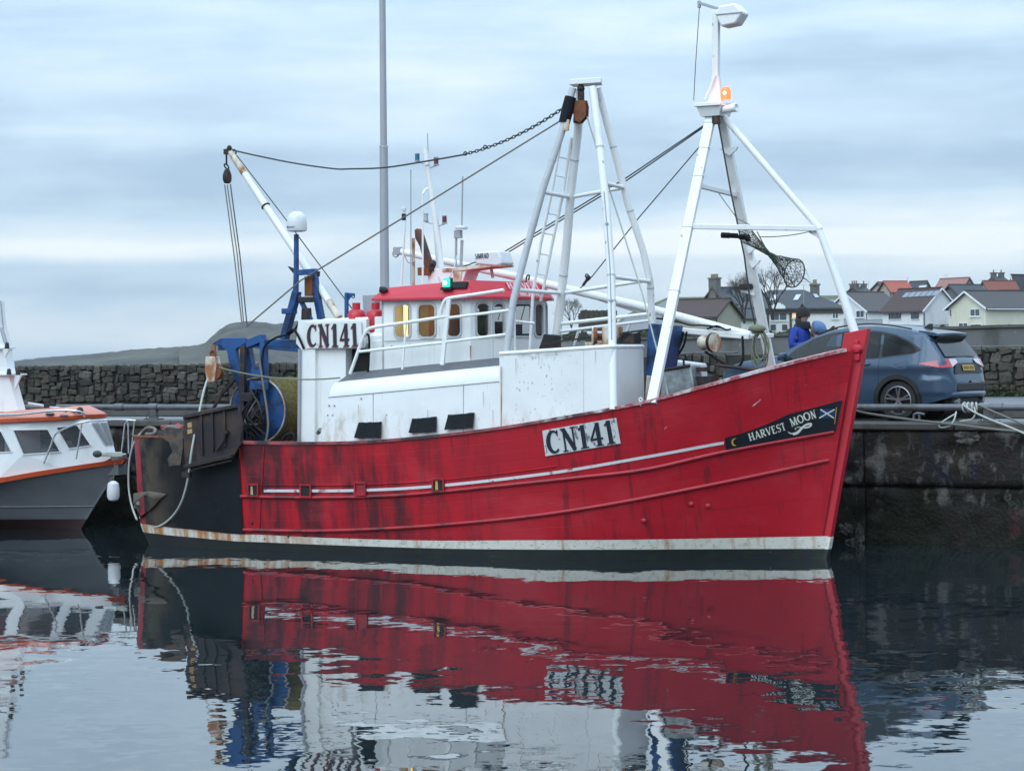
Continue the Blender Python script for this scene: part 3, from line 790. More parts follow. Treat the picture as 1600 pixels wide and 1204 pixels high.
hull_tube('rubbing_strake', 'red_trim', c_rub2, S_RED, .985, .034, off=.012)
sl0, sl1 = on_hull(413, 766)[0], on_hull(1131, 692)[0]
strip('trim_line', 'trim_white', lambda s: c_line(s)+.027, lambda s: c_line(s)-.022, sl0, sl1, 90, [0, 1], hull, off=.013, sides=(-1,))
strip('belting', 'red', lambda s: c_line(s)+.11, lambda s: c_line(s)+.085, sl0-.005, on_hull(870, 728)[0], 70, [0, .3, .7, 1], hull, off=.020, groove=.02, sides=(-1,))
# bulwark capping, pale worn edge
def cap_rail(s0, s1, f, mat, name, h=.05, wd_=.17):
    for side in (-1, 1):
        mb = MB(); rows = [[], [], [], []]
        for s in svals(s0, s1, 100):
            z = f(s)
            a = skin(s, z, .035, side); b = skin(s, z, .035-wd_, side)
            if side*b.y < 0: b.y = 0
            rows[0].append(a); rows[1].append(a+Vector((0, 0, h))); rows[2].append(b+Vector((0, 0, h))); rows[3].append(b)
        rows.append(rows[0]); mb.grid(rows); mb.build(name, mat, hull, angle=30)
M['caprail'] = pmat('worn_cap_rail', (0.34, 0.06, 0.07), .5, var=.3, scale=4, marks=[((.025, .022, .022), 1.2, (1.5, 1, 1), .44, .56, .95, ('X', 4.2, 2.6)), ((.62, .58, .57), 5, (1, 1, 1), .44, .62, .9, ('Z', 2.1, 2.5))], bump=.3)
cap_rail(S_RED, .985, c_sheer, 'caprail', 'cap_rail')
cap_rail(.012, S_RED, z_st, 'rust', 'cap_rail', .03, .14)
# plate joint at the aft end of the red planking, and a doubled plate
for pxa, pya, pxb, pyb in ((375, 697, 371, 832), (413, 697, 407, 828)):
    sa_, sb_ = on_hull(pxa, pya), on_hull(pxb, pyb)
    mb = MB(); mb.tube([skin(lerp(sa_[0], sb_[0], i/8), lerp(sa_[1], sb_[1], i/8), .006) for i in range(9)], .012, 6); mb.build('plate_edge', 'red_trim', hull)
# deck inside the bulwarks, inner bulwark and transom frames
rows = []
for s in svals(.02, .985, 60):
    z = c_sheer(s) - .75 if s > S_RED else 1.15
    rows.append([Vector((lerp(xstern(z), xstem(z), s), t*(hb(s, z)-.04), z)) for t in (-1, -.5, 0, .5, 1)])
mb = MB(); mb.grid(rows); mb.build('deck', 'deck', hull)
# freeing ports in the belting
for px, py, mt in ((397, 765.5, 'dark'), (479, 766.5, 'dark'), (564, 763, 'red_trim'), (686, 757.5, 'dark')):
    s_, z_ = on_hull(px, py)
    c = skin(s_, z_, 0); t = (skin(s_+.004, z_, 0)-skin(s_-.004, z_, 0)).normalized(); n = Vector((t.y, -t.x, 0))
    up = Vector((0, 0, 1)); hw_, hh = .098, .098
    def q(u, v, d): return c + t*u + up*v + n*d
    mb = MB(); mb.ring([q(-hw_-.02, -hh-.02, -.02), q(hw_+.02, -hh-.02, -.02), q(hw_+.02, hh+.02, -.02), q(-hw_-.02, hh+.02, -.02)],
                       [q(-hw_+.01, -hh+.01, -.02), q(hw_-.01, -hh+.01, -.02), q(hw_-.01, hh-.01, -.02), q(-hw_+.01, hh-.01, -.02)], n*.066)
    fr = mb.build('freeing_port', 'red_trim', hull)
    mb = MB(); mb.add([q(-hw_, -hh, .022), q(hw_, -hh, .022), q(hw_, hh, .022), q(-hw_, hh, .022)], [(0, 1, 2, 3)]); mb.build('port_panel', pmat('freeing_port_shade', (.012, .010, .009), .8) if mt == 'dark' else 'red_trim', hull, fix=False)  # no hole: dark panel proud of the planking, the port's shade in its colour
    if mt == 'dark' and px != 479:
        mb = MB(); mb.add([q(-.060, -hh+.02, .027), q(-.005, -hh+.02, .027), q(-.01, hh-.03, .027), q(-.055, hh-.03, .027)], [(0, 1, 2, 3)]); mb.build('port_bar', 'gold' if px == 686 else 'rust_white', hull, fix=False)
# hull bosses: outlets on the lower planking
for px, py in ((1079, 787), (1105, 790), (1005, 813), (451, 837), (477, 836), (394, 817)):
    s_, z_ = on_hull(px, py); c = skin(s_, z_, .006)
    mb = MB(); mb.ball(c, (.055, .02, .045) if px > 900 else (.022, .02, .03), 10, 6); mb.build('outlet', 'red_trim' if px > 900 else 'dark', hull)
# scratches of bare paint near the bow
for k, (px, py) in enumerate(((1182, 629), (1187, 625), (1178, 632), (1040, 668))):
    s_, z_ = on_hull(px, py); c = skin(s_, z_, .004); t = (skin(s_+.004, z_, .004)-skin(s_-.004, z_, .004)).normalized()
    mb = MB(); L_ = [.10, .07, .06, .05][k]; mb.add([c-t*L_*.6-Vector((0, 0, L_*.5)), c-t*L_*.3-Vector((0, 0, L_*.45)), c+t*L_*.6+Vector((0, 0, L_*.5)), c+t*L_*.5+Vector((0, 0, L_*.55))], [(0, 1, 2, 3)])
    mb.build('scratch', pmat('bare_scratch', (.5, .33, .38), .6), hull, fix=False)

# stem post -------------------------------------------------------------
zb1, zb2 = P(1296, 837.5, 0).z, P(1296, 857, 0).z
xt_ = [(-.5, P(1291, 905, 0).x), (0, P(1297, 866, 0).x), (1.2, P(1317, 757, 0).x), (2.4, P(1338, 644, 0).x), (3.2, P(1352, 567, 0).x), (3.74, P(1361, 517, 0).x)]
def stem_piece(name, mat, zs_, grow=0.0):
    rows = [[], [], [], []]
    for z in zs_:
        xf = itp(xt_, z) + grow; back = .30 if z < 2.9 else .42
        for k, (dx, y) in enumerate(((-back, -.10-grow), (-.03, -.085-grow), (-.03, .085+grow), (-back, .10+grow))):
            rows[k].append(Vector((xf+dx, y, z + (.0 if z < 3.7 else (-.05 if dx < -.1 else .03)))))
    rows.append(rows[0]); mb = MB(); mb.grid(rows); n_ = len(zs_)
    mb.f.append((n_-1, 2*n_-1, 3*n_-1, 4*n_-1)); mb.build(name, mat, boat, angle=30, bevel=.012)
stem_piece('stem_post', 'stem', [zb1, 1.2, 2.4, 3.2, 3.74]); stem_piece('stem_boot', 'boot', [zb2, zb1-.004], .002); stem_piece('stem_foot', 'bottom', [-.5, 0, zb2-.004])
mb = MB(); c = P(1339, 545, -.12)
mb.lathe([(0.0, .06), (.06, .055), (.09, .02), (.095, -.02), (.075, -.05)], c, (0, -1, 0), 14); mb.box(c+Vector((0, .02, -.12)), (.09, .10, .14)); mb.box(c+Vector((0, 0, .10)), (.05, .08, .08))
mb.build('stem_roller', 'stem', boat, bevel=.01)

# name board and registration boards ---------------------------------------
nb = bpy.data.objects.new('name_board', None); col.objects.link(nb); nb.parent = boat
top_tab = [(1131, 684), (1160, 676), (1200, 661), (1231, 647), (1265, 638), (1315, 624.5)]
bot_tab = [(1133, 702.5), (1180, 693.5), (1230, 684.5), (1265, 678.5), (1304, 672)]
OFF = .032
def nbp(u, v):           # u, v in pixels of the photo
    s_, z_ = on_hull(u, v, OFF); return skin(s_, z_, OFF)
n = 26; top, bot = [], []
for i in range(n+1):
    t = i/n
    top.append(nbp(lerp(1131, 1314, t), smooth(top_tab, lerp(1131, 1314, t)))); bot.append(nbp(lerp(1133, 1304, t), smooth(bot_tab, lerp(1133, 1304, t))))
mb = MB(); inw = Vector((.0, .045, 0))
mb.grid([[p+inw for p in bot], bot, [(a+b)/2 for a, b in zip(top, bot)], top, [p+inw for p in top]]); mb.build('board', 'nameboard', nb, angle=30)
# letters follow the curve of the board: map text space (px along, px up) through the hull skin
def name_fn(path):
    def fn(u, v, d):
        px = u; py = path(px); sl = (path(px+2)-path(px-2))/4
        l = math.hypot(1, sl)
        qx, qy = px + sl/l*v, py - v/l
        s_, z_ = on_hull(qx, qy, OFF); return skin(s_, z_, OFF+d)
    return fn
path1 = lambda px: itp([(1168, 689.5), (1226, 671.5), (1234, 667), (1262, 656.0), (1276, 652)], px)
mb = MB()
ww = 58/ text_len('HARVEST', 13.0)
lettering(mb, 'HARVEST', name_fn(path1), 12.0, 58/text_len('HARVEST', 12.0), start=1170, thick=.19, thin=.085)
mb.build('lettering', 'letter_white', nb, angle=0, fix=False)
mb = MB(); lettering(mb, 'MOON', name_fn(path1), 13.0, 40/text_len('MOON', 13.0), start=1235, thick=.19, thin=.085)
mb.build('lettering', 'letter_white', nb, angle=0, fix=False)
def ribbon(mb, pts, ws, lift):
    L_, R_ = [], []
    for i, p in enumerate(pts):
        a = pts[max(i-1, 0)]; b = pts[min(i+1, len(pts)-1)]; tx, ty = b[0]-a[0], b[1]-a[1]; l = math.hypot(tx, ty) or 1
        w = ws[i]/2; L_.append((p[0]-ty/l*w, p[1]+tx/l*w)); R_.append((p[0]+ty/l*w, p[1]-tx/l*w))
    f_ = lambda q, d: skin(*on_hull(q[0], q[1], OFF), OFF+d)
    mb.grid([[f_(q, lift) for q in L_], [f_(q, lift) for q in R_]])
mb = MB()
sp = lambda pts: [(v.x, v.y) for v in spline([Vector((a, b, 0)) for a, b in pts], 5)]
c1 = sp([(1229, 674), (1234, 677), (1243, 675), (1251, 668), (1258, 663), (1265, 662), (1263, 666), (1255, 668), (1246, 667), (1240, 669), (1242, 671)])
ribbon(mb, c1, [.8+2.4*math.sin(math.pi*min(i/len(c1)*1.2, 1)) for i in range(len(c1))], .004)
c2 = sp([(1237, 679), (1244, 677), (1250, 671), (1254, 667)]); ribbon(mb, c2, [2.4-1.6*i/len(c2) for i in range(len(c2))], .0055)
mb.build('flourish', 'letter_white', nb, angle=0, fix=False)
mb = MB()
mo = [(1146.5 + 5.4*math.cos(R(a)), 690.5 + 6.2*math.sin(R(a))) for a in range(-75, -290, -18)]
mi = [(1149.0 + 5.0*math.cos(R(a)), 690.2 + 5.2*math.sin(R(a))) for a in range(-75, -290, -18)]
f_ = lambda q, d: skin(*on_hull(q[0], q[1], OFF), OFF+d)
mb.grid([[f_(q, .004) for q in mo], [f_(q, .004) for q in mi]]); mb.build('crescent_moon', 'gold', nb, angle=0, fix=False)
mb = MB(); fq = [(1279, 638.5), (1302, 638.5), (1301, 653), (1278, 653.5)]
mb.add([f_(q, .003) for q in fq], [(0, 1, 2, 3)]); mb.build('flag_field', 'flagblue', nb, angle=0, fix=False)
mb = MB(); ribbon(mb, [(1279.5, 639.5), (1290, 646), (1300.5, 653)], [1.9]*3, .006); ribbon(mb, [(1277.5, 653), (1289, 646.2), (1301.5, 639.5)], [1.9]*3, .0075); mb.build('flag_cross', 'letter_white', nb, angle=0, fix=False)
mb = MB(); ribbon(mb, [(1304.5, 636), (1303, 650), (1301.5, 662)], [1.2]*3, .006); mb.build('flag_staff', 'gold', nb, angle=0, fix=False)

def reg_board(corners_fn, w, h, letter_h, worn, parent, out):
    rb = bpy.data.objects.new('registration_board', None); col.objects.link(rb); rb.parent = parent
    mb = MB(); e_ = .0
    nseg = 6
    mb.grid([[corners_fn(w*i/nseg, 0, -.02) for i in range(nseg+1)], [corners_fn(w*i/nseg, 0, 0) for i in range(nseg+1)], [corners_fn(w*i/nseg, h, 0) for i in range(nseg+1)], [corners_fn(w*i/nseg, h, -.02) for i in range(nseg+1)]])
    mb.grid([[corners_fn(0, 0, 0), corners_fn(0, h, 0)], [corners_fn(0, 0, -.02), corners_fn(0, h, -.02)]]); mb.grid([[corners_fn(w, 0, 0), corners_fn(w, h, 0)], [corners_fn(w, 0, -.02), corners_fn(w, h, -.02)]])
    mb.build('board', worn, rb, angle=30)
    v0 = (h-letter_h)/2; ws = w*.93/text_len('CN141', letter_h)
    mb = MB(); lettering(mb, 'CN141', lambda u, v, d: corners_fn(u + w*.052 + out[0], v + v0 + out[1], d), letter_h, ws, thick=.20, thin=.085, lift=.0025); mb.build('letter_shadow', out[2], rb, angle=0, fix=False)
    mb = MB(); lettering(mb, 'CN141', lambda u, v, d: corners_fn(u + w*.04, v + v0, d + .006), letter_h, ws, thick=.20, thin=.085, lift=.003); mb.build('lettering', 'letter', rb, angle=0, fix=False)
# on the bow (follows the hull)
def bowboard(u, v, d):
    t = u/1.24; q0 = (lerp(852, 969, t), lerp(712.5, 692.5, t)); q1 = (lerp(847, 962, t), lerp(672.5, 652.5, t))
    k = v/.43; s_, z_ = on_hull(lerp(q0[0], q1[0], k), lerp(q0[1], q1[1], k), .03)
    return skin(s_, z_, .03+d)
reg_board(bowboard, 1.24, .43, .39, 'board_worn', boat, (-.012, -.008, 'letter_grey'))

# casing (whaleback) on the starboard side ------------------------------------
cs = bpy.data.objects.new('deck_casing', None); col.objects.link(cs); cs.parent = boat
def row(px0, px1, fpy, y, n=24): return [P(lerp(px0, px1, i/n), fpy(lerp(px0, px1, i/n)), y) for i in range(n+1)]
top_l = lambda px: itp([(520, 598), (545, 594.5), (780, 571)], px)
seam_l = lambda px: itp([(500, 622), (780, 596)], px)
sh_l = lambda px: itp(SHEER, px) + 1
rows = [row(497, 783, sh_l, -1.98), row(505, 783, lambda px: lerp(sh_l(px), seam_l(px), .5), -1.96), row(513.5, 783, seam_l, -1.93), row(516, 783, lambda px: seam_l(px)-9, -1.92),
        row(518.5, 783, lambda px: lerp(seam_l(px), top_l(px), .72), -1.87), row(521.5, 783, lambda px: top_l(px)+2.2, -1.80), row(527, 783, top_l, -1.70)]
mb = MB(); mb.grid(rows); mb.build('casing_side', 'white_worn', cs, angle=60)
mb = MB(); mb.tube([p+Vector((0, -.004, 0)) for p in rows[2]], .006, 6); mb.build('seam', 'greypaint', cs)
r2 = row(548, 783, lambda px: top_l(px)-12.5, -1.30); r3 = [Vector((p.x, -1.28, 1.4)) for p in r2]
mb = MB(); mb.grid([rows[-1], [(a*.2+b*.8) for a, b in zip(rows[-1], r2)], r2]); mb.build('casing_top', 'greypaint', cs, angle=60)
mb = MB(); mb.grid([r2, r3]); mb.grid([[r[0] for r in rows] + [r2[0]], [Vector((p.x, -1.28, p.z)) for p in [r[0] for r in rows]] + [r2[0]+Vector((0, .01, -.02))]]); mb.build('casing_inner', 'white', cs, angle=30)
# bolts
mb = MB()
for px, py in ((514, 633), (522, 633), (512, 648), (520, 648), (604, 648), (564, 622)):
    mb.ball(P(px, py, -1.955), .016, 8, 5)
mb.build('bolt', 'grey_light', cs)
# rubber flaps over the openings
for f4 in (((553, 684), (560, 660), (596, 659), (594, 684)), ((638, 676), (644, 654), (682, 651), (681, 674)), ((694, 671), (700, 648), (741, 644), (738, 668))):
    mb = MB(); n = 6
    g_ = []
    for j in range(4):
        k = j/3; a = (lerp(f4[1][0], f4[0][0], k), lerp(f4[1][1], f4[0][1], k)); b = (lerp(f4[2][0], f4[3][0], k), lerp(f4[2][1], f4[3][1], k))
        g_.append([P(lerp(a[0], b[0], i/n), lerp(a[1], b[1], i/n) + random.uniform(-.7, .7), -1.995-.055*k-.012*math.sin(i*2.1)*k) for i in range(n+1)])
    mb.grid(g_); o = mb.build('rubber_flap', 'black', cs, angle=0); sm = o.modifiers.new('thick', 'SOLIDIFY'); sm.thickness = .012
# winch shelter: high white panel with a returned forward face
sh = bpy.data.objects.new('winch_shelter', None); col.objects.link(sh); sh.parent = boat
xf = P(957, 560, -1.95).x
def PXb(px, py): return PX(px, py, xf + .0)
pan_top = lambda px: itp([(781, 552.5), (957, 541)], px)
fr = []
pts_b = [(P(lerp(781, 951, i/14), sh_l(lerp(781, 951, i/14)), -1.97), P(lerp(781, 951, i/14), pan_top(lerp(781, 951, i/14)), -1.93)) for i in range(15)]
corner = []
for i in range(1, 6):
    a = R(90*i/5); dx, dy = .07*math.sin(a), .07*(1-math.cos(a))
    b0, t0 = pts_b[-1]; corner.append((Vector((b0.x+dx, b0.y+dy, b0.z+.01)), Vector((t0.x+dx, t0.y+dy, t0.z))))
end = PX(1004, 545, corner[-1][1].x)
fwd = [(Vector((corner[-1][0].x, lerp(corner[-1][0].y, end.y, i/5), corner[-1][0].z-.3)), Vector((corner[-1][1].x, lerp(corner[-1][1].y, end.y, i/5), corner[-1][1].z - .0))) for i in range(1, 6)]
allp = pts_b + corner + fwd
mb = MB(); mb.grid([[a for a, b in allp], [a*.5+b*.5 for a, b in allp], [b for a, b in allp]]); o = mb.build('panel', 'white_worn', sh, angle=0); sm = o.modifiers.new('thick', 'SOLIDIFY'); sm.thickness = .03; sm.offset = 0
mb = MB(); mb.tube([b for a, b in allp], .035, 8); mb.build('panel_rim', 'pole_white', sh)

# wheelhouse ---------------------------------------------------------------
wh = bpy.data.objects.new('wheelhouse', None); col.objects.link(wh); wh.parent = boat
yA = -1.30
xA, xB = P(597, 520, yA).x, P(735, 520, yA).x
plan = [Vector((xA, yA)), Vector((xB, yA)), Vector((xB+.40, -.60)), Vector((xB+.50, .60)), Vector((xB+.20, 1.30)), Vector((xA, 1.30))]
zfl = 2.35
zr_lo = P(670, 465.5, yA).z; z_w1, z_w0 = P(670, 475, yA).z, P(670, 526.5, yA).z
def px_on(a, b, px, z):
    lo, hi = -.2, 1.2
    for _ in range(40):
        m_ = (lo+hi)/2; q = a.lerp(b, m_)
        if to_px((q.x, q.y, z))[0] < px: lo = m_
        else: hi = m_
    return lo
fac_w = {0: [(617, 641), (654, 680.5), (698.5, 720)], 1: [(744, 764), (771, 787)], 2: [(799, 830), (835, 848)], 3: [], 4: None, 5: []}
glass_lit = []
for k in range(6):
    a, b = plan[k], plan[(k+1) % 6]; d = (b-a).normalized(); L_ = (b-a).length; nout = Vector((d.y, -d.x, 0)); d3 = d.to_3d()
    wins = fac_w[k]
    zm = (z_w0+z_w1)/2
    if wins is None: wins_t = [(.15*L_, .35*L_), (.42*L_, .62*L_), (.7*L_, .9*L_)]
    else: wins_t = [(px_on(a, b, w0, zm)*L_, px_on(a, b, w1, zm)*L_) for w0, w1 in wins]
    if k == 3: wins_t = [(.12*L_, .88*L_)]
    def pt(u, z, d_=0.0): return a.to_3d() + d3*u + Vector((0, 0, z)) + nout*d_
    def panel(u0, u1, z0, z1, nm='wall_panel'):
        mb = MB(); mb.hexa([pt(u0, z0, -.035), pt(u1, z0, -.035), pt(u1, z0, 0), pt(u0, z0, 0), pt(u0, z1, -.035), pt(u1, z1, -.035), pt(u1, z1, 0), pt(u0, z1, 0)])
        return mb
    mb = MB()
    segs = [(0, L_, zfl, z_w0), (0, L_, z_w1, zr_lo+.06)]
    u = 0.0
    for w0, w1 in wins_t: segs.append((u, w0, z_w0, z_w1)); u = w1
    segs.append((u, L_, z_w0, z_w1))
    for sgm in segs:
        if sgm[1]-sgm[0] > .004: q = panel(*sgm); mb.add(q.v, q.f)
    mb.build('wall', 'white', wh, angle=20)
    for w0, w1 in wins_t:
        cx, cz, ww_, hh = (w0+w1)/2, (z_w0+z_w1)/2, w1-w0, z_w1-z_w0
        rr = min(.085, ww_*.35)
        O = [pt(x_, y_, .001) for x_, y_ in rrect(cx, cz, ww_+.05, hh+.05, rr+.02)]; I = [pt(x_, y_, .001) for x_, y_ in rrect(cx, cz, ww_-.02, hh-.02, rr)]
        mb = MB(); mb.ring(O, I, nout*.018); mb.build('window_frame', 'pole_grey', wh, angle=30)
        mb = MB(); poly = [pt(x_, y_, -.015) for x_, y_ in rrect(cx, cz, ww_, hh, .02)]; mb.add(poly, [tuple(range(len(poly)))]); mb.build('window_pane', 'glass', wh, angle=0, fix=False)
# inside: floor, lining bulkheads, wheel console, a lit tube
M['lamp_yellow'] = pmat('cabin_tube_light', (.8, .7, .3), .4, emit=(1.0, .74, .20), estr=3.2)
M['lamp_dim'] = pmat('cabin_bulkhead_light', (.8, .7, .3), .4, emit=(1.0, .78, .34), estr=16.0)
mb = MB(); mb.add([(p.x, p.y, zfl+.02) for p in plan], [tuple(range(6))]); mb.build('floor', 'wood', wh, angle=0)
u1 = P(648, 500, -.9)
mb = MB(); mb.box((u1.x+.36, -.45, (zfl+zr_lo)/2), (.62, .06, zr_lo-zfl-.05)); mb.build('wood_bulkhead', 'wood', wh)
mb = MB(); mb.box((u1.x-.36, -.30, (zfl+zr_lo)/2), (.70, .05, zr_lo-zfl-.05)); mb.build('lining', 'interior', wh)
pl_ = P(634, 500, -1.02); mb = MB(); mb.bar(pl_+Vector((0, 0, -.36)), pl_+Vector((0, 0, .32)), .055, .05); mb.build('tube_light', 'lamp_yellow', wh)
pc = P(668, 481, -.75); mb = MB(); mb.box((pc.x, -.85, zr_lo-.03), (.5, .16, .03)); mb.build('ceiling_light', 'lamp_dim', wh)
pc = P(712, 515, -.9); mb = MB(); mb.box((pc.x, -.8, z_w0-.1), (.4, .5, .3)); mb.box((pc.x-.05, -.7, z_w0+.14), (.14, .3, .3)); mb.build('chart_table', 'wood', wh)
mb = MB(); mb.box((xB-.02, .05, z_w0-.20), (.5, 1.9, .5)); mb.box((xB+.02, -.3, z_w0+.14), (.16, .34, .24)); mb.box((xB+.02, .35, z_w0+.12), (.16, .30, .2)); mb.build('console', 'dark', wh)
mb = MB(); mb.box((xB-.35, -.45, z_w0+.12), (.25, .36, .62)); mb.build('helm_seat', pmat('seat_cloth', (.16, .15, .03), .8), wh, bevel=.06)
# roof: sloping red fascia under a flat top
rf = bpy.data.objects.new('wheelhouse_roof', None); col.objects.link(rf); rf.parent = boat
ctr = Vector(((xA+xB)/2+.1, 0))
def off_plan(dist):
    out = []
    n = len(plan)
    for i in range(n):
        p0, p1, p2 = plan[i-1], plan[i], plan[(i+1) % n]
        d1 = (p1-p0).normalized(); d2 = (p2-p1).normalized(); n1 = Vector((d1.y, -d1.x)); n2 = Vector((d2.y, -d2.x))
        bis = (n1+n2).normalized(); out.append(p1 + bis*dist/max(bis.dot(n1), .5))
    return out
def roof_z(x, hi): return itp([(xA, P(607, 450, -1.2).z), (xB, P(740, 437.5, -1.2).z), (xB+.7, P(740, 437.5, -1.2).z-.03)], x) if hi else itp([(xA, P(598, 466.5, -1.4).z), (xB, P(738, 463, -1.4).z), (xB+.7, P(738, 463, -1.4).z+.0)], x)
lo_, hi_ = off_plan(.13), off_plan(-.04)
loz = [Vector((p.x, p.y, roof_z(p.x, 0))) for p in lo_]; hiz = [Vector((p.x, p.y, roof_z(p.x, 1))) for p in hi_]
mb = MB(); mb.grid([[p-Vector((0, 0, .035)) for p in loz], loz, hiz], closed=True); mb.f.append(tuple(range(12, 18))); mb.f.append(tuple(range(5, -1, -1)))
mb.build('roof_shell', 'roof_red', rf, angle=20)
# pale name across the front of the fascia
def roof_text(k, text, u0, u1, v0, v1):
    a0, b0, a1, b1 = loz[k], loz[k+1], hiz[k], hiz[k+1]
    nrm = (b0-a0).cross(a1-a0).normalized()
    if nrm.x < 0: nrm = -nrm
    hgt = 1.0
    def fn(u, v, d):
        t = lerp(u0, u1, u); q = a0.lerp(b0, t).lerp(a1.lerp(b1, t), lerp(v0, v1, v)); return q + nrm*d
    mb = MB(); lettering(mb, text, fn, 1.0, 1/text_len(text, 1.0), thick=.20, thin=.13); return mb
roof_text(2, 'HARVEST', -.06, .82, .50, .94).build('lettering', 'letter_pink', rf, angle=0, fix=False)
roof_text(2, 'MOON', .16, .70, .04, .46).build('lettering', 'letter_pink', rf, angle=0, fix=False)
# small lamp at the aft corner of the roof
mb = MB(); c = P(602, 453, -1.35); mb.lathe([(.0, .10), (.05, .10), (.06, .02), (.035, -.04), (0, -.05)], c, (-.8, -.3, .1), 10); mb.build('deck_lamp', 'dark', rf)
# starboard light: green lamp on a black screen
sl = bpy.data.objects.new('starboard_light', None); col.objects.link(sl); sl.parent = boat
M['green_lens'] = pmat('green_lens', (.02, .35, .22), .25, emit=(.02, .95, .50), estr=1.6)
M['green_bulb'] = pmat('green_bulb', (.6, 1, .9), .3, emit=(.30, 1.0, .80), estr=16)
c = P(697, 441.5, -1.42)
mb = MB(); q0, q1 = P(706, 449, -1.36), P(722, 449.5, -1.36); mb.box(((q0.x+q1.x)/2+.02, -1.34, (q0.z+q1.z)/2+.045), (.34, .10, .11)); mb.box((c.x, -1.38, c.z-.10), (.20, .14, .05)); mb.box((c.x, -1.33, c.z), (.16, .03, .17)); mb.build('light_screen', pmat('black_screen_paint', (.012, .012, .014), .6), sl, bevel=.006)
mb = MB(); mb.box((c.x, c.y+.01, c.z), (.125, .07, .15)); mb.build('green_lens', 'green_lens', sl, bevel=.02)
mb = MB(); mb.box((c.x, c.y-.04, c.z), (.05, .02, .065)); mb.build('bulb', 'green_bulb', sl, bevel=.008)

# ================================================================== masts, gear and rigging of the trawler
def part(name, parent=None):
    o = bpy.data.objects.new(name, None); col.objects.link(o); o.parent = parent or boat; return o
def tubes(name, mat, parent, runs, r, n=10):
    for pts in runs:
        mb = MB(); mb.tube(pts, r, n); mb.build(name, mat, parent)
# plate seams, rust runs and small fittings on the white steelwork
def seam(parent, pts, r=.004, mat='greypaint'):
    mb = MB(); mb.tube(pts, r, 5); mb.build('weld_seam', mat, parent)
for px in (583, 724): seam(cs, [P(px, lerp(sh_l(px)-2, seam_l(px), t), lerp(-1.985, -1.938, t)) for t in (0, .5, 1)], .0035)
seam(cs, [P(783, py, -1.985) for py in (572, 620, 668)], .008, 'rust_white')
for px in (912,): seam(sh, [P(px, lerp(sh_l(px)-2, pan_top(px)+3, t), lerp(-1.985, -1.945, t)) for t in (0, .5, 1)], .0035, 'grey_light')
M['rust_run'] = pmat('rust_run', (.30, .15, .06), .8, var=.4, scale=8, alpha=.55)
rgr = random.Random(14)
for px, py, l, w in ((735, 540, 26, 1.6), (640, 575, 14, 1.2), (700, 572, 16, 1.0), (806, 560, 30, 1.4), (842, 556, 18, 1.0), (930, 548, 24, 1.2), (985, 548, 40, 1.4), (560, 632, 18, 1.2), (602, 650, 22, 1.0), (668, 640, 20, 1.0), (755, 612, 26, 1.3), (770, 640, 24, 1.0)):
    if px == 735: y = -1.318
    elif px > 957: y = None
    elif py < 578 and px < 780: continue
    else: y = -1.992
    if y is None: continue
    q = [(px-w*.5, py), (px+w*.5, py), (px+w*.35, py+l*.6), (px, py+l), (px-w*.35, py+l*.6)]
    mb = MB(); mb.add([P(a, b, y) for a, b in q], [(0, 1, 2, 3, 4)]); mb.build('rust_run', 'rust_run' if px != 735 else 'rust', boat, angle=0, fix=False)
for px, py in ((612, 540), (640, 538), (668, 536), (606, 470), (690, 469), (726, 467)):
    mb = MB(); mb.ball(P(px, py, -1.305), .012, 8, 5); mb.build('bolt', 'grey_light', boat)
mb = MB(); mb.tube([P(600, 533, -1.325), P(730, 528, -1.325)], .007, 6); mb.build('weld_seam', 'grey_light', boat)
for px in (757, 778, 814): mb = MB(); mb.tube([PX(px, 500, xB+.42), PX(px+6, 478, xB+.44)], .008, 5); mb.build('window_wiper', 'dark', boat)
# railings on the casing
rl = part('casing_railing'); yR = -1.62
tubes('rail', 'pole_white', rl, [spline([P(547, 584, yR), P(557, 556, yR), P(566, 530, yR), P(573, 517, yR), P(585, 511, yR), P(640, 503, yR), P(702, 493.5, yR)], 5)], .030)
tubes('rail', 'pole_white', rl, [[P(559, 549.5, yR), P(692, 535, yR)]], .026)
tubes('stanchion', 'pole_white', rl, [[P(628.5, 577, yR), P(635, 503, yR)]], .022)
tubes('rail', 'pole_white', rl, [spline([P(688, 495, yR), P(690.5, 480, yR), P(695, 470, yR), P(704, 465.5, yR), P(745, 459.5, yR), P(787, 453, yR)], 5)], .030)
mb = MB(); mb.bar(P(691, 570, yR), P(701.5, 467, yR), .075, .05, (0, 1, 0)); mb.build('stanchion', 'pole_white', rl, bevel=.006)
tubes('rail', 'pole_white', rl, [[P(700, 496.5, yR), P(802, 484, yR)], [P(693, 534.5, yR), P(802, 521, yR)]], .026)
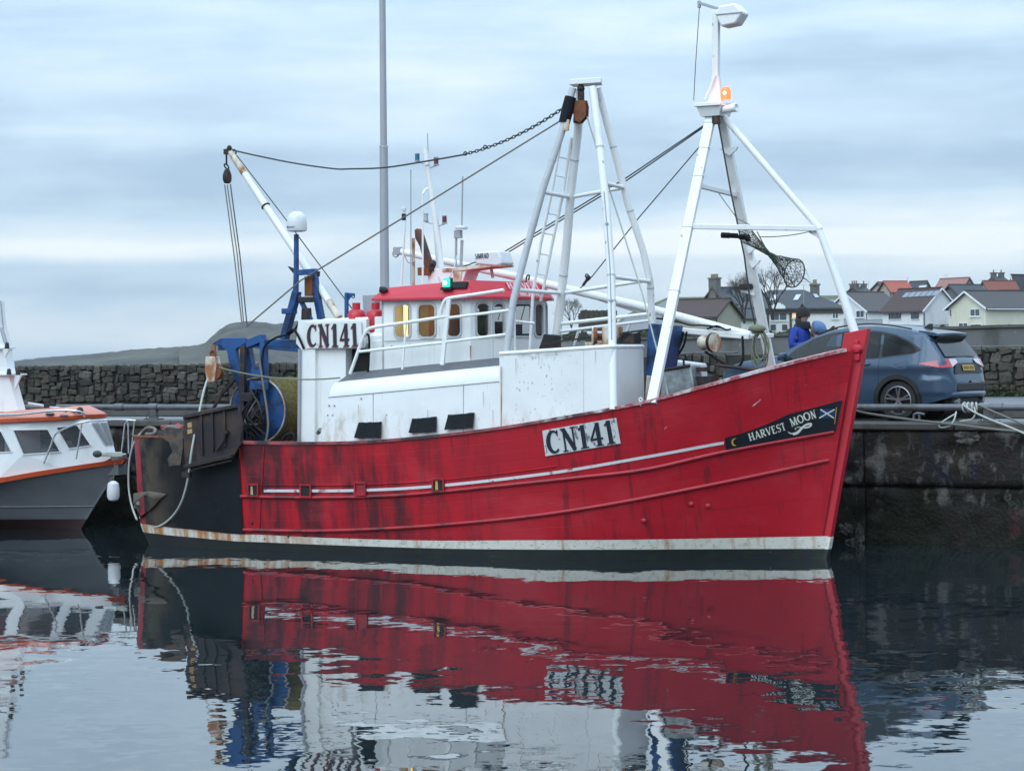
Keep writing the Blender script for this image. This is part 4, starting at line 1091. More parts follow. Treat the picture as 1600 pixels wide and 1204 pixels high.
# gantry over the winch: four legs, ladder and rails
ga = part('winch_gantry')
yn, yf = -1.80, .05
def ypath(pts, y0, y1): return [P(px, py, lerp(y0, y1, i/(len(pts)-1))) for i, (px, py) in enumerate(pts)]
topc = P(914, 130, -.85)
legs = [('leg', [(895, 138), (879, 203), (850, 290), (823, 388), (802, 470), (790, 560)], -.98, yn, .060, 'pole_grey'),
        ('leg', [(906, 140), (903, 205), (892, 300), (885, 388), (876, 470), (866, 556)], -.70, yf, .075, 'pole_white'),
        ('leg', [(926, 136), (938, 236), (947, 320), (955, 430), (957, 540), (958, 640)], -.98, yn-.24, .068, 'pole_white'),
        ('leg', [(934, 138), (960, 236), (981, 318), (1005, 392), (1016, 440), (1019, 505)], -.70, yf, .060, 'pole_white')]
legp = []
for nm, pts, y0, y1, r, mt in legs:
    ts = [(p[1]-pts[0][1])/(pts[-1][1]-pts[0][1]) for p in pts]
    pp = [P(px, py, lerp(y0, y1, t)) for (px, py), t in zip(pts, ts)]
    if pts[-1][1] < 620: pp.append(pp[-1] + Vector((0, 0, -1.4)))
    legp.append(pp); mb = MB(); mb.tube(pp, r, 12); mb.build(nm, mt, ga)
mb = MB(); a, b, c, d = P(889, 129, -1.02), P(939, 128, -1.02), P(941, 127, -.62), P(897, 128, -.62)
for q in (a, b, c, d): q.z = topc.z
mb.hexa([q+Vector((0, 0, -.03)) for q in (a, b, c, d)] + [q+Vector((0, 0, .06)) for q in (a, b, c, d)]); mb.build('top_plate', 'pole_white', ga, bevel=.008)
def leg_at(k, py):
    pp = legp[k]
    for u, v in zip(pp, pp[1:]):
        pu, pv = to_px(u)[1], to_px(v)[1]
        if pu <= py <= pv: return u.lerp(v, (py-pu)/(pv-pu))
    return pp[-1]
def brace(k, pk, j, pj, r=.034): tubes('brace', 'pole_white', ga, [[leg_at(k, pk), leg_at(j, pj)]], r)
brace(0, 300, 1, 308); brace(1, 308, 3, 293); brace(2, 286, 3, 293)
brace(0, 453, 1, 458); brace(1, 458, 3, 437); brace(2, 432, 3, 440)
brace(1, 506, 3, 490); brace(1, 518, 3, 500, .028)
tubes('brace', 'pole_white', ga, [[P(797, 501, -1.6), P(834, 505, -1.2)], [P(803, 456, -1.6), P(804, 548, -1.6)], [P(904, 516, .4), P(897, 540, .4)], [P(985, 503, .4), P(977, 525, .4)]], .024)
lad = part('ladder', boat)
lrail = [[P(*q, lerp(-.75, -.55, i/4)) for i, q in enumerate(((877, 215), (862, 300), (845, 380), (833, 455), (828, 548)))], [P(*q, lerp(-.60, -.40, i/4)) for i, q in enumerate(((893, 215), (880, 300), (862, 385), (848, 456), (845, 470)))]]
tubes('ladder_rail', 'pole_white', lad, lrail, .028, 8)
def on_path(pp, py):
    for u, v in zip(pp, pp[1:]):
        pu, pv = to_px(u)[1], to_px(v)[1]
        if pu <= py <= pv: return u.lerp(v, (py-pu)/(pv-pu))
    return pp[-1]
for py in (245, 274, 303, 333, 364, 396, 427, 455):
    mb = MB(); mb.tube([on_path(lrail[0], py), on_path(lrail[1], py+3)], .014, 6); mb.build('rung', 'pole_white', lad)
# weld collars, a cable run and small fittings on the legs
for k, pys in ((0, (250, 350, 480)), (1, (250, 430)), (2, (230, 430, 470)), (3, (230, 330, 450))):
    for py in pys:
        c = leg_at(k, py); d = (leg_at(k, py+6)-c).normalized(); mb = MB(); mb.tube([c-d*.014, c+d*.014], legs[k][4]*1.07, 12); mb.build('weld_collar', 'pole_grey', ga)
mb = MB(); mb.tube([leg_at(2, py)+Vector((.02, -.075, 0)) for py in (300, 360, 420, 480, 530)], .009, 6); mb.build('cable', 'grey_light', ga)
for k, py in ((2, 350), (2, 470)):
    c = leg_at(k, py)+Vector((.02, -.075, 0)); mb = MB(); mb.box(c, (.05, .03, .03)); mb.build('cable_clip', 'grey_light', ga)
# black chafing sleeve on the aft leg, wooden pad below it
mb = MB(); u, v = leg_at(0, 152), leg_at(0, 192); mb.tube([u, u.lerp(v, .5), v], [.098, .104, .096], 12); mb.build('chafing_sleeve', 'black', ga)
mb = MB(); u = leg_at(0, 188)+Vector((.06, -.05, 0)); v = leg_at(0, 205)+Vector((.1, -.05, 0)); mb.bar(u, v, .09, .03); mb.build('chafing_pad', 'rust_white', ga)
mb = MB(); u, v = leg_at(1, 172), leg_at(1, 192); mb.tube([u, v], .09, 12); mb.build('chafing_sleeve', 'dark', ga)
# hanging block at the gantry head
bk = part('gantry_block'); c = P(908, 172, -.95)
cheek = [(-.09, .16), (.09, .16), (.12, .05), (.11, -.12), (.0, -.22), (-.09, -.18), (-.13, -.02)]
for dy in (-.05, .05):
    mb = MB(); mb.prism([c+Vector((x_, dy-.012, z_)) for x_, z_ in cheek], (0, .024, 0)); mb.build('block_cheek', 'rust', bk, bevel=.006)
mb = MB(); mb.lathe([(.0, -.035), (.11, -.035), (.09, 0), (.11, .035), (0, .035)], c+Vector((0, 0, -.04)), (0, 1, 0), 16); mb.build('sheave', 'dark', bk)
mb = MB(); mb.box(c+Vector((0, 0, .24)), (.09, .08, .14)); mb.tube([c+Vector((0, 0, .28)), c+Vector((0, 0, .45))], .04, 8); mb.ball(c+Vector((0, 0, .36)), .07, 8, 6); mb.build('shackle', 'dark', bk)
# aft sloping spar (derrick) over the stern
dk = part('stern_derrick'); y0, y1 = .15, -.35
mb = MB(); dp = [P(362, 240, y0), P(415, 322, lerp(y0, y1, .32)), P(470, 405, lerp(y0, y1, .65)), P(530, 496, y1)]
mb.tube(dp, [.058, .066, .068, .066], 12); mb.build('spar', 'pole_white', dk)
mb = MB(); mb.tube([dp[0].lerp(dp[1], -.03), dp[0].lerp(dp[1], .38)], [.062, .068], 12); mb.build('spar_end', 'rust_white', dk)
mb = MB(); mb.tube([dp[2].lerp(dp[3], .72), dp[3]], .070, 12); mb.build('spar_heel', 'rust_white', dk)
mb = MB(); mb.torus(dp[1]+Vector((0, 0, .0)), dp[1]-dp[0], .075, .016); mb.build('spar_band', 'dark', dk)
mb = MB(); c = P(357, 237, y0); mb.box(c, (.16, .10, .10)); mb.ball(c+Vector((.02, 0, .07)), .05, 8, 6); mb.torus(c+Vector((.12, 0, -.02)), (0, 1, 0), .05, .016, 12); mb.build('spar_fitting', 'dark', dk)
mb = MB(); c = P(354, 262, y0); mb.torus(c+Vector((0, 0, .02)), (0, 1, 0), .045, .016, 12, sc=(.7, 1.4)); mb.tube([c+Vector((0, 0, .28)), c+Vector((0, 0, .05))], .018, 8); mb.build('shackle', 'dark', dk)
c = P(355, 277, y0); mb = MB(); mb.lathe([(0, .16), (.05, .14), (.085, .04), (.085, -.05), (.06, -.11), (0, -.12)], c, (0, 0, 1), 14); mb.build('tackle_block', 'dark', dk)
# blue gallows post with satellite dome
bg = part('stern_gallows')
yg = -.60
def bbar(pts, w, t, y, nm='blue_beam', mat='blue'):
    for a, b in zip(pts, pts[1:]):
        mb = MB(); mb.bar(P(*a, y), P(*b, y), w, t, (0, 1, 0)); mb.build(nm, mat, bg, bevel=.008)
mb = MB(); mb.tube([P(463, 366, yg), P(463, 420, yg), P(462, 462, yg)], [.045, .048, .055], 12); mb.build('dome_post', 'blue', bg)
bbar([(464, 455), (444, 530)], .12, .16, yg); bbar([(466, 462), (486, 500)], .08, .06, yg)
mb = MB(); mb.box(P(452, 486, yg), (.22, .20, .10)); mb.build('collar', 'blue', bg, bevel=.01)
bbar([(466, 426), (490, 424)], .10, .10, yg); bbar([(490, 420), (494, 455), (502, 498)], .10, .14, yg+.25)
mb = MB(); mb.box(P(484, 447, yg+.2), (.16, .12, .36)); mb.build('bracket', 'rust', bg, bevel=.01)
mb = MB(); mb.box(P(479, 468, yg), (.30, .14, .10)); mb.lathe([(0, -.16), (.09, -.16), (.10, 0), (.09, .16), (0, .16)], P(479, 495, yg), (0, 0, 1), 12); mb.build('hydraulic_motor', 'dark', bg, bevel=.01)
mb = MB(); mb.prism([P(449, 416, yg), P(456, 419, yg), P(459, 428, yg)], (0, .08, 0)); mb.build('bracket', 'dark', bg); mb = MB(); mb.prism([P(491, 423, yg), P(497, 424, yg), P(496, 432, yg)], (0, .08, 0)); mb.build('bracket', 'dark', bg)
c = P(464, 356, yg)
mb = MB(); mb.lathe([(0, .30), (.075, .29), (.13, .255), (.168, .19), (.180, .10), (.182, -.02), (.172, -.055), (.12, -.07), (0, -.07)], c, (0, 0, 1), 26); mb.build('satellite_dome', 'dome', bg)
mb = MB()
for k in range(9):
    a0 = R(-150 + k*9); h_ = .018 if k > 2 else .032
    q = lambda a, z: c + Vector((math.cos(a)*.185, math.sin(a)*.185, z))
    mb.add([q(a0, -.005), q(a0+R(6), -.005), q(a0+R(6), h_), q(a0, h_)], [(0, 1, 2, 3)])
mb.build('dome_print', 'flagblue', bg, fix=False)
# main blue frame across the stern
bbar([(345, 541), (388, 538), (412, 528)], .14, .20, -1.0); bbar([(388, 535), (470, 537)], .14, .16, -.95)
bbar([(352, 534), (470, 545)], .12, .10, .2)
mb = MB(); poly = [(330, 537), (345, 528), (380, 527), (383, 537), (368, 545), (371, 566), (378, 588), (388, 604), (388, 640), (377, 640), (372, 606), (361, 582), (354, 548), (345, 541)]
mb.prism([P(px, py, -1.12) for px, py in poly], (0, .10, 0)); mb.build('gallows_plate', 'blue', bg, bevel=.01)
bbar([(384, 530), (398, 605), (398, 690)], .14, .14, -.75); bbar([(412, 530), (414, 600), (408, 688)], .10, .14, -1.05, mat='blue')
mb = MB(); mb.bar(P(352, 606, -1.25), P(332, 640, -1.25), .05, .04, (0, 1, 0)); mb.bar(P(366, 592, -1.25), P(350, 612, -1.25), .06, .05, (0, 1, 0)); mb.build('brace', 'dark', bg)
for pts, w in ((((380, 540), (379, 690)), .10), (((394, 600), (394, 690)), .09)):
    mb = MB(); mb.bar(P(*pts[0], -1.22), P(*pts[1], -1.22), w, .08, (0, 1, 0)); mb.build('sheave_post', 'dark', bg, bevel=.01)
mb = MB(); mb.box(P(405, 602, -1.2), (.30, .16, .16)); mb.box(P(404, 580, -1.1), (.22, .2, .2)); mb.build('bracket', 'blue', bg, bevel=.015)
mb = MB(); mb.lathe([(0, -.14), (.14, -.14), (.16, -.06), (.16, .10), (.1, .14), (0, .14)], P(394, 645, -1.25), (0, 1, 0), 16); mb.box(P(398, 662, -1.2), (.3, .25, .18)); mb.box(P(390, 620, -1.2), (.24, .22, .16)); mb.build('winch_motor', 'dark', bg, bevel=.01)
# hanging towing block outboard of the gallows
tb = part('towing_block'); c = P(333, 576, -1.45)
for dy in (-.07, .07):
    mb = MB(); mb.prism([c+Vector((x_, dy-.015, z_)) for x_, z_ in ((-.11, .22), (.09, .22), (.12, .05), (.08, -.22), (-.06, -.26), (-.13, -.05))], (0, .03, 0)); mb.build('block_cheek', 'rust_white', tb, bevel=.01)
mb = MB(); mb.lathe([(0, -.05), (.15, -.05), (.12, 0), (.15, .05), (0, .05)], c+Vector((.05, 0, -.05)), (0, 1, 0), 18); mb.build('sheave', 'rust', tb)
mb = MB(); mb.tube([c+Vector((0, 0, .2)), P(334, 540, -1.3)], .04, 8); mb.torus(c+Vector((0, 0, .27)), (0, 1, 0), .06, .02, 12); mb.build('shackle', 'rust', tb)
# net drum
nd = part('net_drum'); dc = P(403, 641, -.95); rr = .60
ax = Vector((0, 1, 0))
mb = MB(); mb.lathe([(0, .0), (.16, .0), (.18, -.03), (rr-.05, -.03), (rr, -.015), (rr, .03), (0, .03)], dc, ax, 40); mb.build('drum_flange', 'blue', nd)
mb = MB(); mb.lathe([(0, .0), (rr, .0), (rr, .04), (0, .04)], dc+ax*1.75, ax, 40); mb.build('drum_flange', 'blue', nd)
rn = random.Random(4); prof = [(.2, .035)]
for k in range(40): prof.append((rr*.96 + rn.uniform(-.02, .015), .04 + 1.7*k/39))
mb = MB(); mb.lathe(prof+[(.2, 1.745)], dc, ax, 40)
for v in mb.v[40:-40]: v += Vector((rn.uniform(-.012, .012), 0, rn.uniform(-.012, .012)))
mb.build('wound_net', 'net', nd)
mb = MB(); mb.torus(dc+Vector((0, -.02, 0)), ax, rr-.012, .016, 48); mb.build('flange_edge', 'rust_white', nd)
# white aft casing with the second registration board
ac = part('aft_casing'); ya = -1.30
def px_box(name, mat, parent, p_list, depth, bevel=.01, y=ya):
    mb = MB(); mb.prism([P(px, py, y) for px, py in p_list], (0, depth, 0)); return mb.build(name, mat, parent, bevel=bevel)
px_box('casing_column', 'white', ac, [(469, 545), (492, 544), (492, 712), (469, 712)], .9)
px_box('casing_column', 'white', ac, [(492, 544), (540, 541), (540, 700), (492, 712)], .8, y=ya+.08)
px_box('casing_column', 'white', ac, [(462, 536), (470, 546), (568, 544), (572, 536), (572, 498), (466, 500)], .7, y=ya+.02)
px_box('casing_door_frame', 'white', ac, [(577, 532), (598, 531), (598, 590), (576, 592)], .5, y=ya+.05)
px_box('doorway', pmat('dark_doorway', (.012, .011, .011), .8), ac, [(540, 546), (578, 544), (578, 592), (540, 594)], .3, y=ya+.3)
px_box('casing_top', 'white', ac, [(505, 498), (600, 494), (600, 524), (540, 526), (505, 512)], .8, y=ya+.15)
px_box('casing_box', 'white', ac, [(568, 524), (600, 523), (600, 536), (568, 537)], .6, y=ya+.06)
tubes('pipe', 'grey_light', ac, [[P(468, 545, ya-.03), P(467, 690, ya-.03)]], .03)
mb = MB(); mb.tube([P(497, 676, -1.42), P(501, 671, -1.5)], .04, 8); mb.build('pipe_stub', 'galv', ac)
mb = MB(); mb.tube(spline([P(560, 540, -1.36), P(573, 522, -1.36), P(577, 535, -1.36), P(575, 585, -1.36)], 5), .02, 6); mb.build('hose', 'black', ac)
def aftboard(u, v, d):
    a, b, c_, e_ = P(477.5, 544, ya-.03), P(566, 543, ya-.03), P(477.5, 504.5, ya-.03), P(564, 502.5, ya-.03)
    t, k = u/1.10, v/.45
    return a.lerp(b, t).lerp(c_.lerp(e_, t), k) + Vector((0, -d, 0))
reg_board(aftboard, 1.10, .45, .40, 'board', boat, (-.030, -.020, 'letter_red'))
# exhaust stack and blue hook post behind the gas bottles
mb = MB(); mb.prism([P(566, 461, -.7), P(585, 460, -.7), P(584, 492, -.7), P(568, 496, -.7)], (0, .22, 0)); mb.build('exhaust_stack', 'grey_light', boat, bevel=.01)
mb = MB(); mb.bar(P(541.5, 498, -1.0), P(541.5, 458, -1.0), .055, .055, (0, 1, 0)); mb.bar(P(540, 459, -1.0), P(554, 460.5, -1.0), .03, .05); mb.prism([P(541, 461, -1.0), P(550, 461, -1.0), P(543, 470, -1.0)], (0, .03, 0)); mb.torus(P(552, 463, -1.0), (0, 1, 0), .028, .010, 10); mb.build('hook_post', 'blue', boat)
# boom lying forward over the deck
bo = part('boom')
mb = MB(); bp = [P(622, 392, .55), P(800, 431, .55), P(1000, 478, .5), P(1172, 523, .4)]; mb.tube(bp, [.058, .070, .072, .062], 12); mb.build('spar', 'pole_white', bo)
mb = MB(); mb.box(bp[0], (.14, .14, .14)); mb.torus(bp[0]+Vector((-.05, 0, -.05)), (0, 1, 0), .06, .015); mb.build('spar_fitting', 'grey_light', bo, bevel=.02)
tubes('lower_spar', 'pole_white', bo, [[P(880, 448, .7), P(1000, 486, .6), P(1018, 490, .6)]], .045)
mb = MB(); mb.bar(P(1040, 514, .2), P(1172, 526, .2), .12, .10); mb.bar(P(1170, 526, .2), P(1206, 524, 1.0), .09, .08); mb.build('hauler_arm', 'pole_white', bo, bevel=.015)
mb = MB(); mb.tube(spline([P(1026, 497, .3), P(1060, 503, .2), P(1080, 508, .2), P(1100, 508, .1), P(1128, 512, .1)], 4), .016, 6); mb.tube(spline([P(1105, 514, .1), P(1120, 509, .1), P(1134, 515, .1), P(1142, 514, .1)], 4), .016, 6); mb.build('hose', 'black', bo)
hp = part('pot_hauler'); c = P(1106, 535, -.05)
mb = MB(); mb.lathe([(0, -.16), (.10, -.16), (.13, -.10), (.09, -.02), (.09, .04), (.16, .08), (.16, .16), (.0, .17)], c, (1, -.35, 0), 20); mb.build('hauler_drum', 'rust_white', hp)
mb = MB(); mb.lathe([(.14, .085), (.165, .09), (.165, .15), (.14, .155)], c, (1, -.35, 0), 20); mb.build('hauler_rim', 'dark', hp)
mb = MB(); mb.tube(spline([c+Vector((-.05, 0, -.15)), c+Vector((.1, 0, -.25)), c+Vector((.45, 0, -.42)), c+Vector((.62, 0, -.30)), c+Vector((.60, .05, .1))], 5), .022, 8); mb.tube(spline([P(1068, 518, -.1), P(1062, 540, -.1), P(1050, 560, -.1), P(1040, 565, -.1)], 5), .020, 8); mb.tube(spline([P(1073, 518, -.1), P(1068, 540, -.1), P(1054, 562, -.1)], 5), .020, 8); mb.build('hydraulic_hose', 'black', hp)
# gear behind the shelter and on the foredeck
dw = part('deck_winch'); c = P(928, 525, -.9)
mb = MB(); mb.lathe([(0, -.02), (.14, -.02), (.15, .0), (.15, .05), (.05, .06), (.05, .3), (.14, .32), (.14, .36), (0, .36)], c, (.9, .45, 0), 20); mb.build('winch_drum', 'rust', dw)
mb = MB(); mb.torus(c-Vector((.9, .45, 0)).normalized()*.02, (.9, .45, 0), .145, .016, 20); mb.box(c+Vector((.30, .1, .02)), (.26, .3, .28)); mb.box(c+Vector((.1, .1, -.16)), (.5, .3, .12)); mb.build('winch_frame', 'rust_white', dw, bevel=.02)
mb = MB(); mb.prism([P(850, 522, -.4), P(865, 524, -.4), P(865, 548, -.4), P(840, 550, -.4)], (0, .3, 0)); mb.bar(P(845, 537, -.9), P(1012, 515, -.6), .03, .03); mb.bar(P(965, 536, -.9), P(985, 520, -.9), .1, .08); mb.box(P(985, 530, -.8), (.25, .3, .2)); mb.build('winch_gear', 'dark', dw)
mb = MB(); mb.prism([P(1013, 505, -.6), P(1050, 508, -.6), P(1040, 575, -.6), P(1028, 592, -.6), P(1008, 588, -.6)], (0, .5, 0)); mb.build('hopper', 'blue', boat, bevel=.015)
mb = MB(); mb.prism([P(1010, 586, -.62), P(1030, 590, -.62), P(1024, 640, -.62), P(1006, 640, -.62)], (0, .5, 0)); mb.build('hopper_stand', 'rust_white', boat, bevel=.015)
mb = MB(); mb.prism([P(1035, 578, -1.0), P(1078, 570, -1.0), P(1086, 612, -1.0), P(1082, 640, -1.0), P(1030, 640, -1.0)], (0, .45, 0)); mb.build('galvanised_box', 'galv', boat, bevel=.02)
mb = MB(); mb.tube([P(1036, 578, -1.03), P(1078, 571, -1.03)], .025, 8); mb.box(P(1092, 577, -.7), (.35, .12, .07)); mb.box(P(1100, 600, -.7), (.4, .3, .26)); mb.tube([P(1068, 560, -.8), P(1069, 580, -.8)], .02, 8); mb.tube([P(1117, 570, -.3), P(1200, 580, -.3)], .03, 8); mb.tube([P(1120, 571, -.4), P(1121, 592, -.4)], .02, 8)
mb.build('foredeck_gear', 'dark', boat)
mb = MB(); mb.prism([P(1040, 562, .6), P(1088, 568, .6), P(1090, 600, .6), P(1040, 600, .6)], (0, .5, 0)); mb.build('fish_box', 'dome', boat, bevel=.03)
mb = MB(); mb.torus(P(1001, 624, -1.98), (0, 1, 0), .028, .010, 12); mb.tube([P(1001, 627, -1.98), P(1001, 634, -1.98)], .012, 6); mb.build('pad_eye', 'pole_white', boat)
mb = MB(); mb.ball(P(1112, 611, -1.0), (.26, .2, .10), 14, 8); mb.build('heaped_net', 'netgreen', boat)
# foremast tripod
fm = part('foremast'); apex = P(1119, 180, 0)
f1, f2, f3k, f3 = P(1018, 630, -1.93), P(1207, 584, 1.85), P(1280, 357, 0), P(1336, 521, 0)
mb = MB(); t1 = P(1111, 180, -.10); mb.bar(t1, f1, .17, .09, (0, 1, 0)); mb.build('leg', 'pole_white', fm, bevel=.012)
mb = MB(); t2 = P(1128, 186, .10); mb.bar(t2, f2 + (f2-t2)*.06, .16, .10, (0, 1, 0)); mb.build('leg', 'pole_white', fm, bevel=.012)
mb = MB(); t3 = P(1127, 178, 0); mb.tube([t3, f3k], .055, 12); mb.build('leg', 'pole_white', fm)
mb = MB(); mb.tube([f3k + (t3-f3k)*.01, P(1308, 435, 0), f3], [.056, .070, .075], 12); mb.ball(f3k, .062, 10, 8); mb.build('leg', 'pole_white', fm)
q1, q2 = t1.lerp(f1, .26), t2.lerp(f2, .29)
mb = MB(); mb.bar(t1.lerp(f1, (292-180)/450), t2.lerp(f2, (302-186)/398), .07, .08); mb.build('crossbar', 'pole_white', fm, bevel=.01)
mb = MB(); mb.bar(t1.lerp(f1, (358-180)/450), f3k, .06, .085); mb.build('crossbar', 'pole_white', fm, bevel=.01)
mb = MB(); mb.prism([P(1262, 362, 0), P(1283, 360, 0), P(1287, 378, 0)], (0, .03, 0)); mb.build('gusset', 'pole_white', fm)
for py, dx in ((234, 13), (408, 14), (385, 0)):
    c = t2.lerp(f2, (py-186)/398); mb = MB(); mb.prism([c+Vector((-.14 if dx == 13 else .0, -.08, .03)), c+Vector((.20, -.08, .05)), c+Vector((.17, -.08, .0)), c+Vector((.05, -.08, -.09))], (0, .05, 0)); mb.build('step_cleat', 'pole_white', fm)
mb = MB(); c = t2.lerp(f2, (446-186)/398); mb.box(c+Vector((-.13, -.1, .02)), (.22, .12, .09)); mb.build('bracket_lamp', 'dark', fm, bevel=.01); mb = MB(); mb.prism([c+Vector((-.25, -.06, -.06)), c+Vector((0, -.06, -.02)), c+Vector((0, -.06, -.14))], (0, .08, 0)); mb.build('bracket', 'pole_white', fm)
mb = MB(); c = P(1140, 367, -.35); mb.tube([c+Vector((-.14, 0, .0)), c+Vector((.0, 0, -.01))], .05, 10); mb.tube([c+Vector((.02, 0, -.01)), c+Vector((.14, 0, -.02))], .045, 10); mb.ball(P(1160, 370, -.33), (.09, .06, .05), 8, 6); mb.ball(P(1168, 372, -.33), (.06, .05, .06), 8, 6); mb.build('rolled_flag', 'black', fm)
for py in (0.03, .12, .22, .4, .62):
    c = t1.lerp(f1, py); mb = MB(); mb.bar(c-(f1-t1).normalized()*.006, c+(f1-t1).normalized()*.006, .176, .096, (0, 1, 0)); mb.build('weld_band', 'grey_light', fm)
# platform, lamp post and lamps
pf = part('mast_head')
mb = MB(); a, b, c, d = P(1084, 160, -.30), P(1126, 176, -.32), P(1149, 161, .22), P(1108, 156, .30)
zt = apex.z + .19
pl4 = [Vector((p.x, p.y, zt)) for p in (a, b, c, d)]; lo4 = [Vector((lerp(p.x, apex.x, .30), lerp(p.y, 0, .3), zt-.22)) for p in (a, b, c, d)]
mb.hexa([Vector((p.x, p.y, zt-.06)) for p in pl4] + pl4); mb.build('platform', 'pole_white', pf, bevel=.008)
mb = MB(); mb.hexa(lo4 + [Vector((lerp(p.x, apex.x, .12), lerp(p.y, 0, .12), zt-.062)) for p in pl4]); mb.build('platform_bracket', 'pole_white', pf)
pp0 = Vector((apex.x, 0, zt)); ptop = P(1119, 16, 0)
mb = MB(); mb.hexa([pp0+Vector((x_, y_, 0)) for x_, y_ in ((-.13, -.07), (.13, -.07), (.13, .07), (-.13, .07))] + [pp0+Vector((x_, y_, .46)) for x_, y_ in ((-.055, -.055), (.065, -.055), (.065, .055), (-.055, .055))])
mb.bar(pp0+Vector((.005, 0, .44)), ptop, .11, .11, (0, 1, 0)); mb.build('post', 'pole_white', pf, bevel=.008)
mb = MB(); mb.bar(P(1101, 155, -.15), P(1118, 117, -.08), .03, .02); mb.build('brace', 'pole_white', pf)
mb = MB(); mb.bar(P(1093, 5, 0), P(1122, 14, 0), .07, .05); mb.box(P(1092.5, 7, 0), (.05, .05, .12)); mb.build('lamp_arm', 'grey_light', pf, bevel=.006)
hd = [(1117, 23), (1123, 9), (1148, 5), (1160, 19), (1149, 37), (1126, 42)]
mb = MB(); mb.prism([P(px, py, -.16) for px, py in hd], (0, .34, 0)); mb.build('floodlight', 'pole_white', pf, bevel=.03)
mb = MB(); mb.prism([P(px, py, -.165) for px, py in ((1117, 22.5), (1160, 18.5), (1160, 20), (1118, 24))], (0, -.01, 0)); mb.build('lamp_rim', 'grey_light', pf)
mb = MB(); mb.tube([P(1093, 10, 0), P(1087, 100, -.2), P(1084, 157, -.30)], .007, 5); mb.build('halyard', 'wire', pf)
M['orange_lamp'] = pmat('orange_deck_light', (.45, .08, .02), .3, emit=(1.0, .23, .07), estr=1.3)
M['orange_core'] = pmat('orange_bulb', (1, .9, .8), .3, emit=(1.0, .86, .74), estr=3.0)
cl = P(1134, 147, -.10)
mb = MB(); mb.lathe([(0, .12), (.06, .11), (.088, .05), (.088, -.09), (0, -.09)], cl, (0, 0, 1), 16); mb.build('orange_lens', 'orange_lamp', pf)
mb = MB(); mb.ball(cl+Vector((.01, -.075, .01)), .030, 12, 8); mb.build('bulb', 'orange_core', pf)
pld = bpy.data.lights.new('orange_light', 'POINT'); pld.energy = 2.5; pld.color = (1, .30, .08); pld.shadow_soft_size = .1
plo = bpy.data.objects.new('orange_light', pld); col.objects.link(plo); plo.parent = pf; plo.location = cl + Vector((.05, -.30, .05))
mb = MB(); c = P(1140, 170, -.2); mb.lathe([(0, -.12), (.06, -.12), (.075, .14), (.06, .15), (0, .12)], c, (1, -.3, .08), 14); mb.build('horn', 'pole_white', pf)
mb = MB(); mb.lathe([(0, .09), (.06, .08), (.075, 0), (.075, -.07), (0, -.08)], P(1119, 187, -.15), (0, 0, 1), 14); mb.build('masthead_light', 'dark', pf)
# wheelhouse top: mast, aerials, radar ----------------------------------------
wt = part('signal_mast'); ym = -.15
mb = MB(); mb.tube([P(664, 232, ym), P(672, 290, ym), P(682, 355, ym), P(688, 418, ym)], [.040, .050, .058, .070], 12); mb.build('mast', 'pole_white', wt)
mb = MB(); mb.tube([P(664, 232, ym-.02), P(667.5, 258, ym-.02)], .05, 10); mb.build('mast_cap', 'pole_white', wt)
for px, py, m_, bx in ((652, 246, 'lens_blue', 665), (681.5, 252, 'lens_red', 670), (665.5, 340, 'lens_clear', 680), (694.5, 343, 'lens_red', 682)):
    if m_ not in M: M[m_] = pmat(m_, {'lens_blue': (.02, .13, .22), 'lens_red': (.13, .03, .03), 'lens_clear': (.42, .46, .5)}[m_], .3)
    c = P(px, py, ym); mb = MB(); mb.lathe([(0, .05), (.042, .05), (.042, -.05), (0, -.05)], c, (0, 0, 1), 12); mb.build('signal_lamp', m_, wt)
    mb = MB(); mb.lathe([(.02, .055), (.046, .055), (.046, .072), (0, .075)], c, (0, 0, 1), 12); mb.build('lamp_cap', 'grey_light', wt); mb = MB(); mb.lathe([(0, -.05), (.048, -.05), (.048, -.075), (0, -.08)], c, (0, 0, 1), 12); mb.bar(c+Vector((0, 0, -.08)), P(bx, py+11, ym), .03, .014); mb.build('lamp_bracket', 'grey_light', wt)
tubes('whip_aerial', 'grey_light', boat, [[P(642, 445, -.4), P(642, 265, -.4)]], .009, 6)
tubes('whip_aerial', 'grey_light', boat, [[P(669, 240, ym), P(668, 208, ym)]], .008, 6)
tubes('whip_aerial', 'grey_light', boat, [[P(721.5, 355, .1), P(723, 276, .1)]], .014, 6)
mb = MB(); mb.tube([P(627, 447, -.6), P(633, 345, -.6)], .020, 8); mb.build('aerial_pole', 'pole_white', boat)
mb = MB(); c = P(631.5, 327, -.6); mb.lathe([(0, .05), (.035, .045), (.045, .01), (.03, -.04), (0, -.05)], c, (0, 0, 1), 12); mb.build('gps_aerial', 'dome', boat); mb = MB(); mb.box(P(631, 339, -.6), (.06, .05, .12)); mb.build('aerial_clamp', 'dark', boat)
mb = MB(); mb.tube([P(660.5, 447, -.7), P(660.5, 303, -.7)], .018, 8); mb.tube(spline([P(660.5, 303, -.7), P(664, 297, -.6), P(669, 294, -.4)], 4), .020, 8); mb.build('aerial_pole', 'pole_white', boat)
mb = MB(); mb.tube([P(646, 447, -.3), P(646, 372, -.3)], .030, 8); mb.build('aerial_pole', 'rust_white', boat)
ex = part('exhaust_flap')
mb = MB(); prof = [(647, 359), (651, 356.5), (656, 359), (663, 380), (670, 402), (674, 425), (664, 430), (661, 410), (655, 385), (648, 372)]
mb.prism([P(px, py, -.55) for px, py in prof], (0, .12, 0)); mb.build('flap', pmat('scorched_steel', (.045, .030, .028), .6, var=.4, scale=4, marks=[((.16, .05, .025), 3, (1, 1, 1), .48, .6, .9)]), ex, bevel=.02)
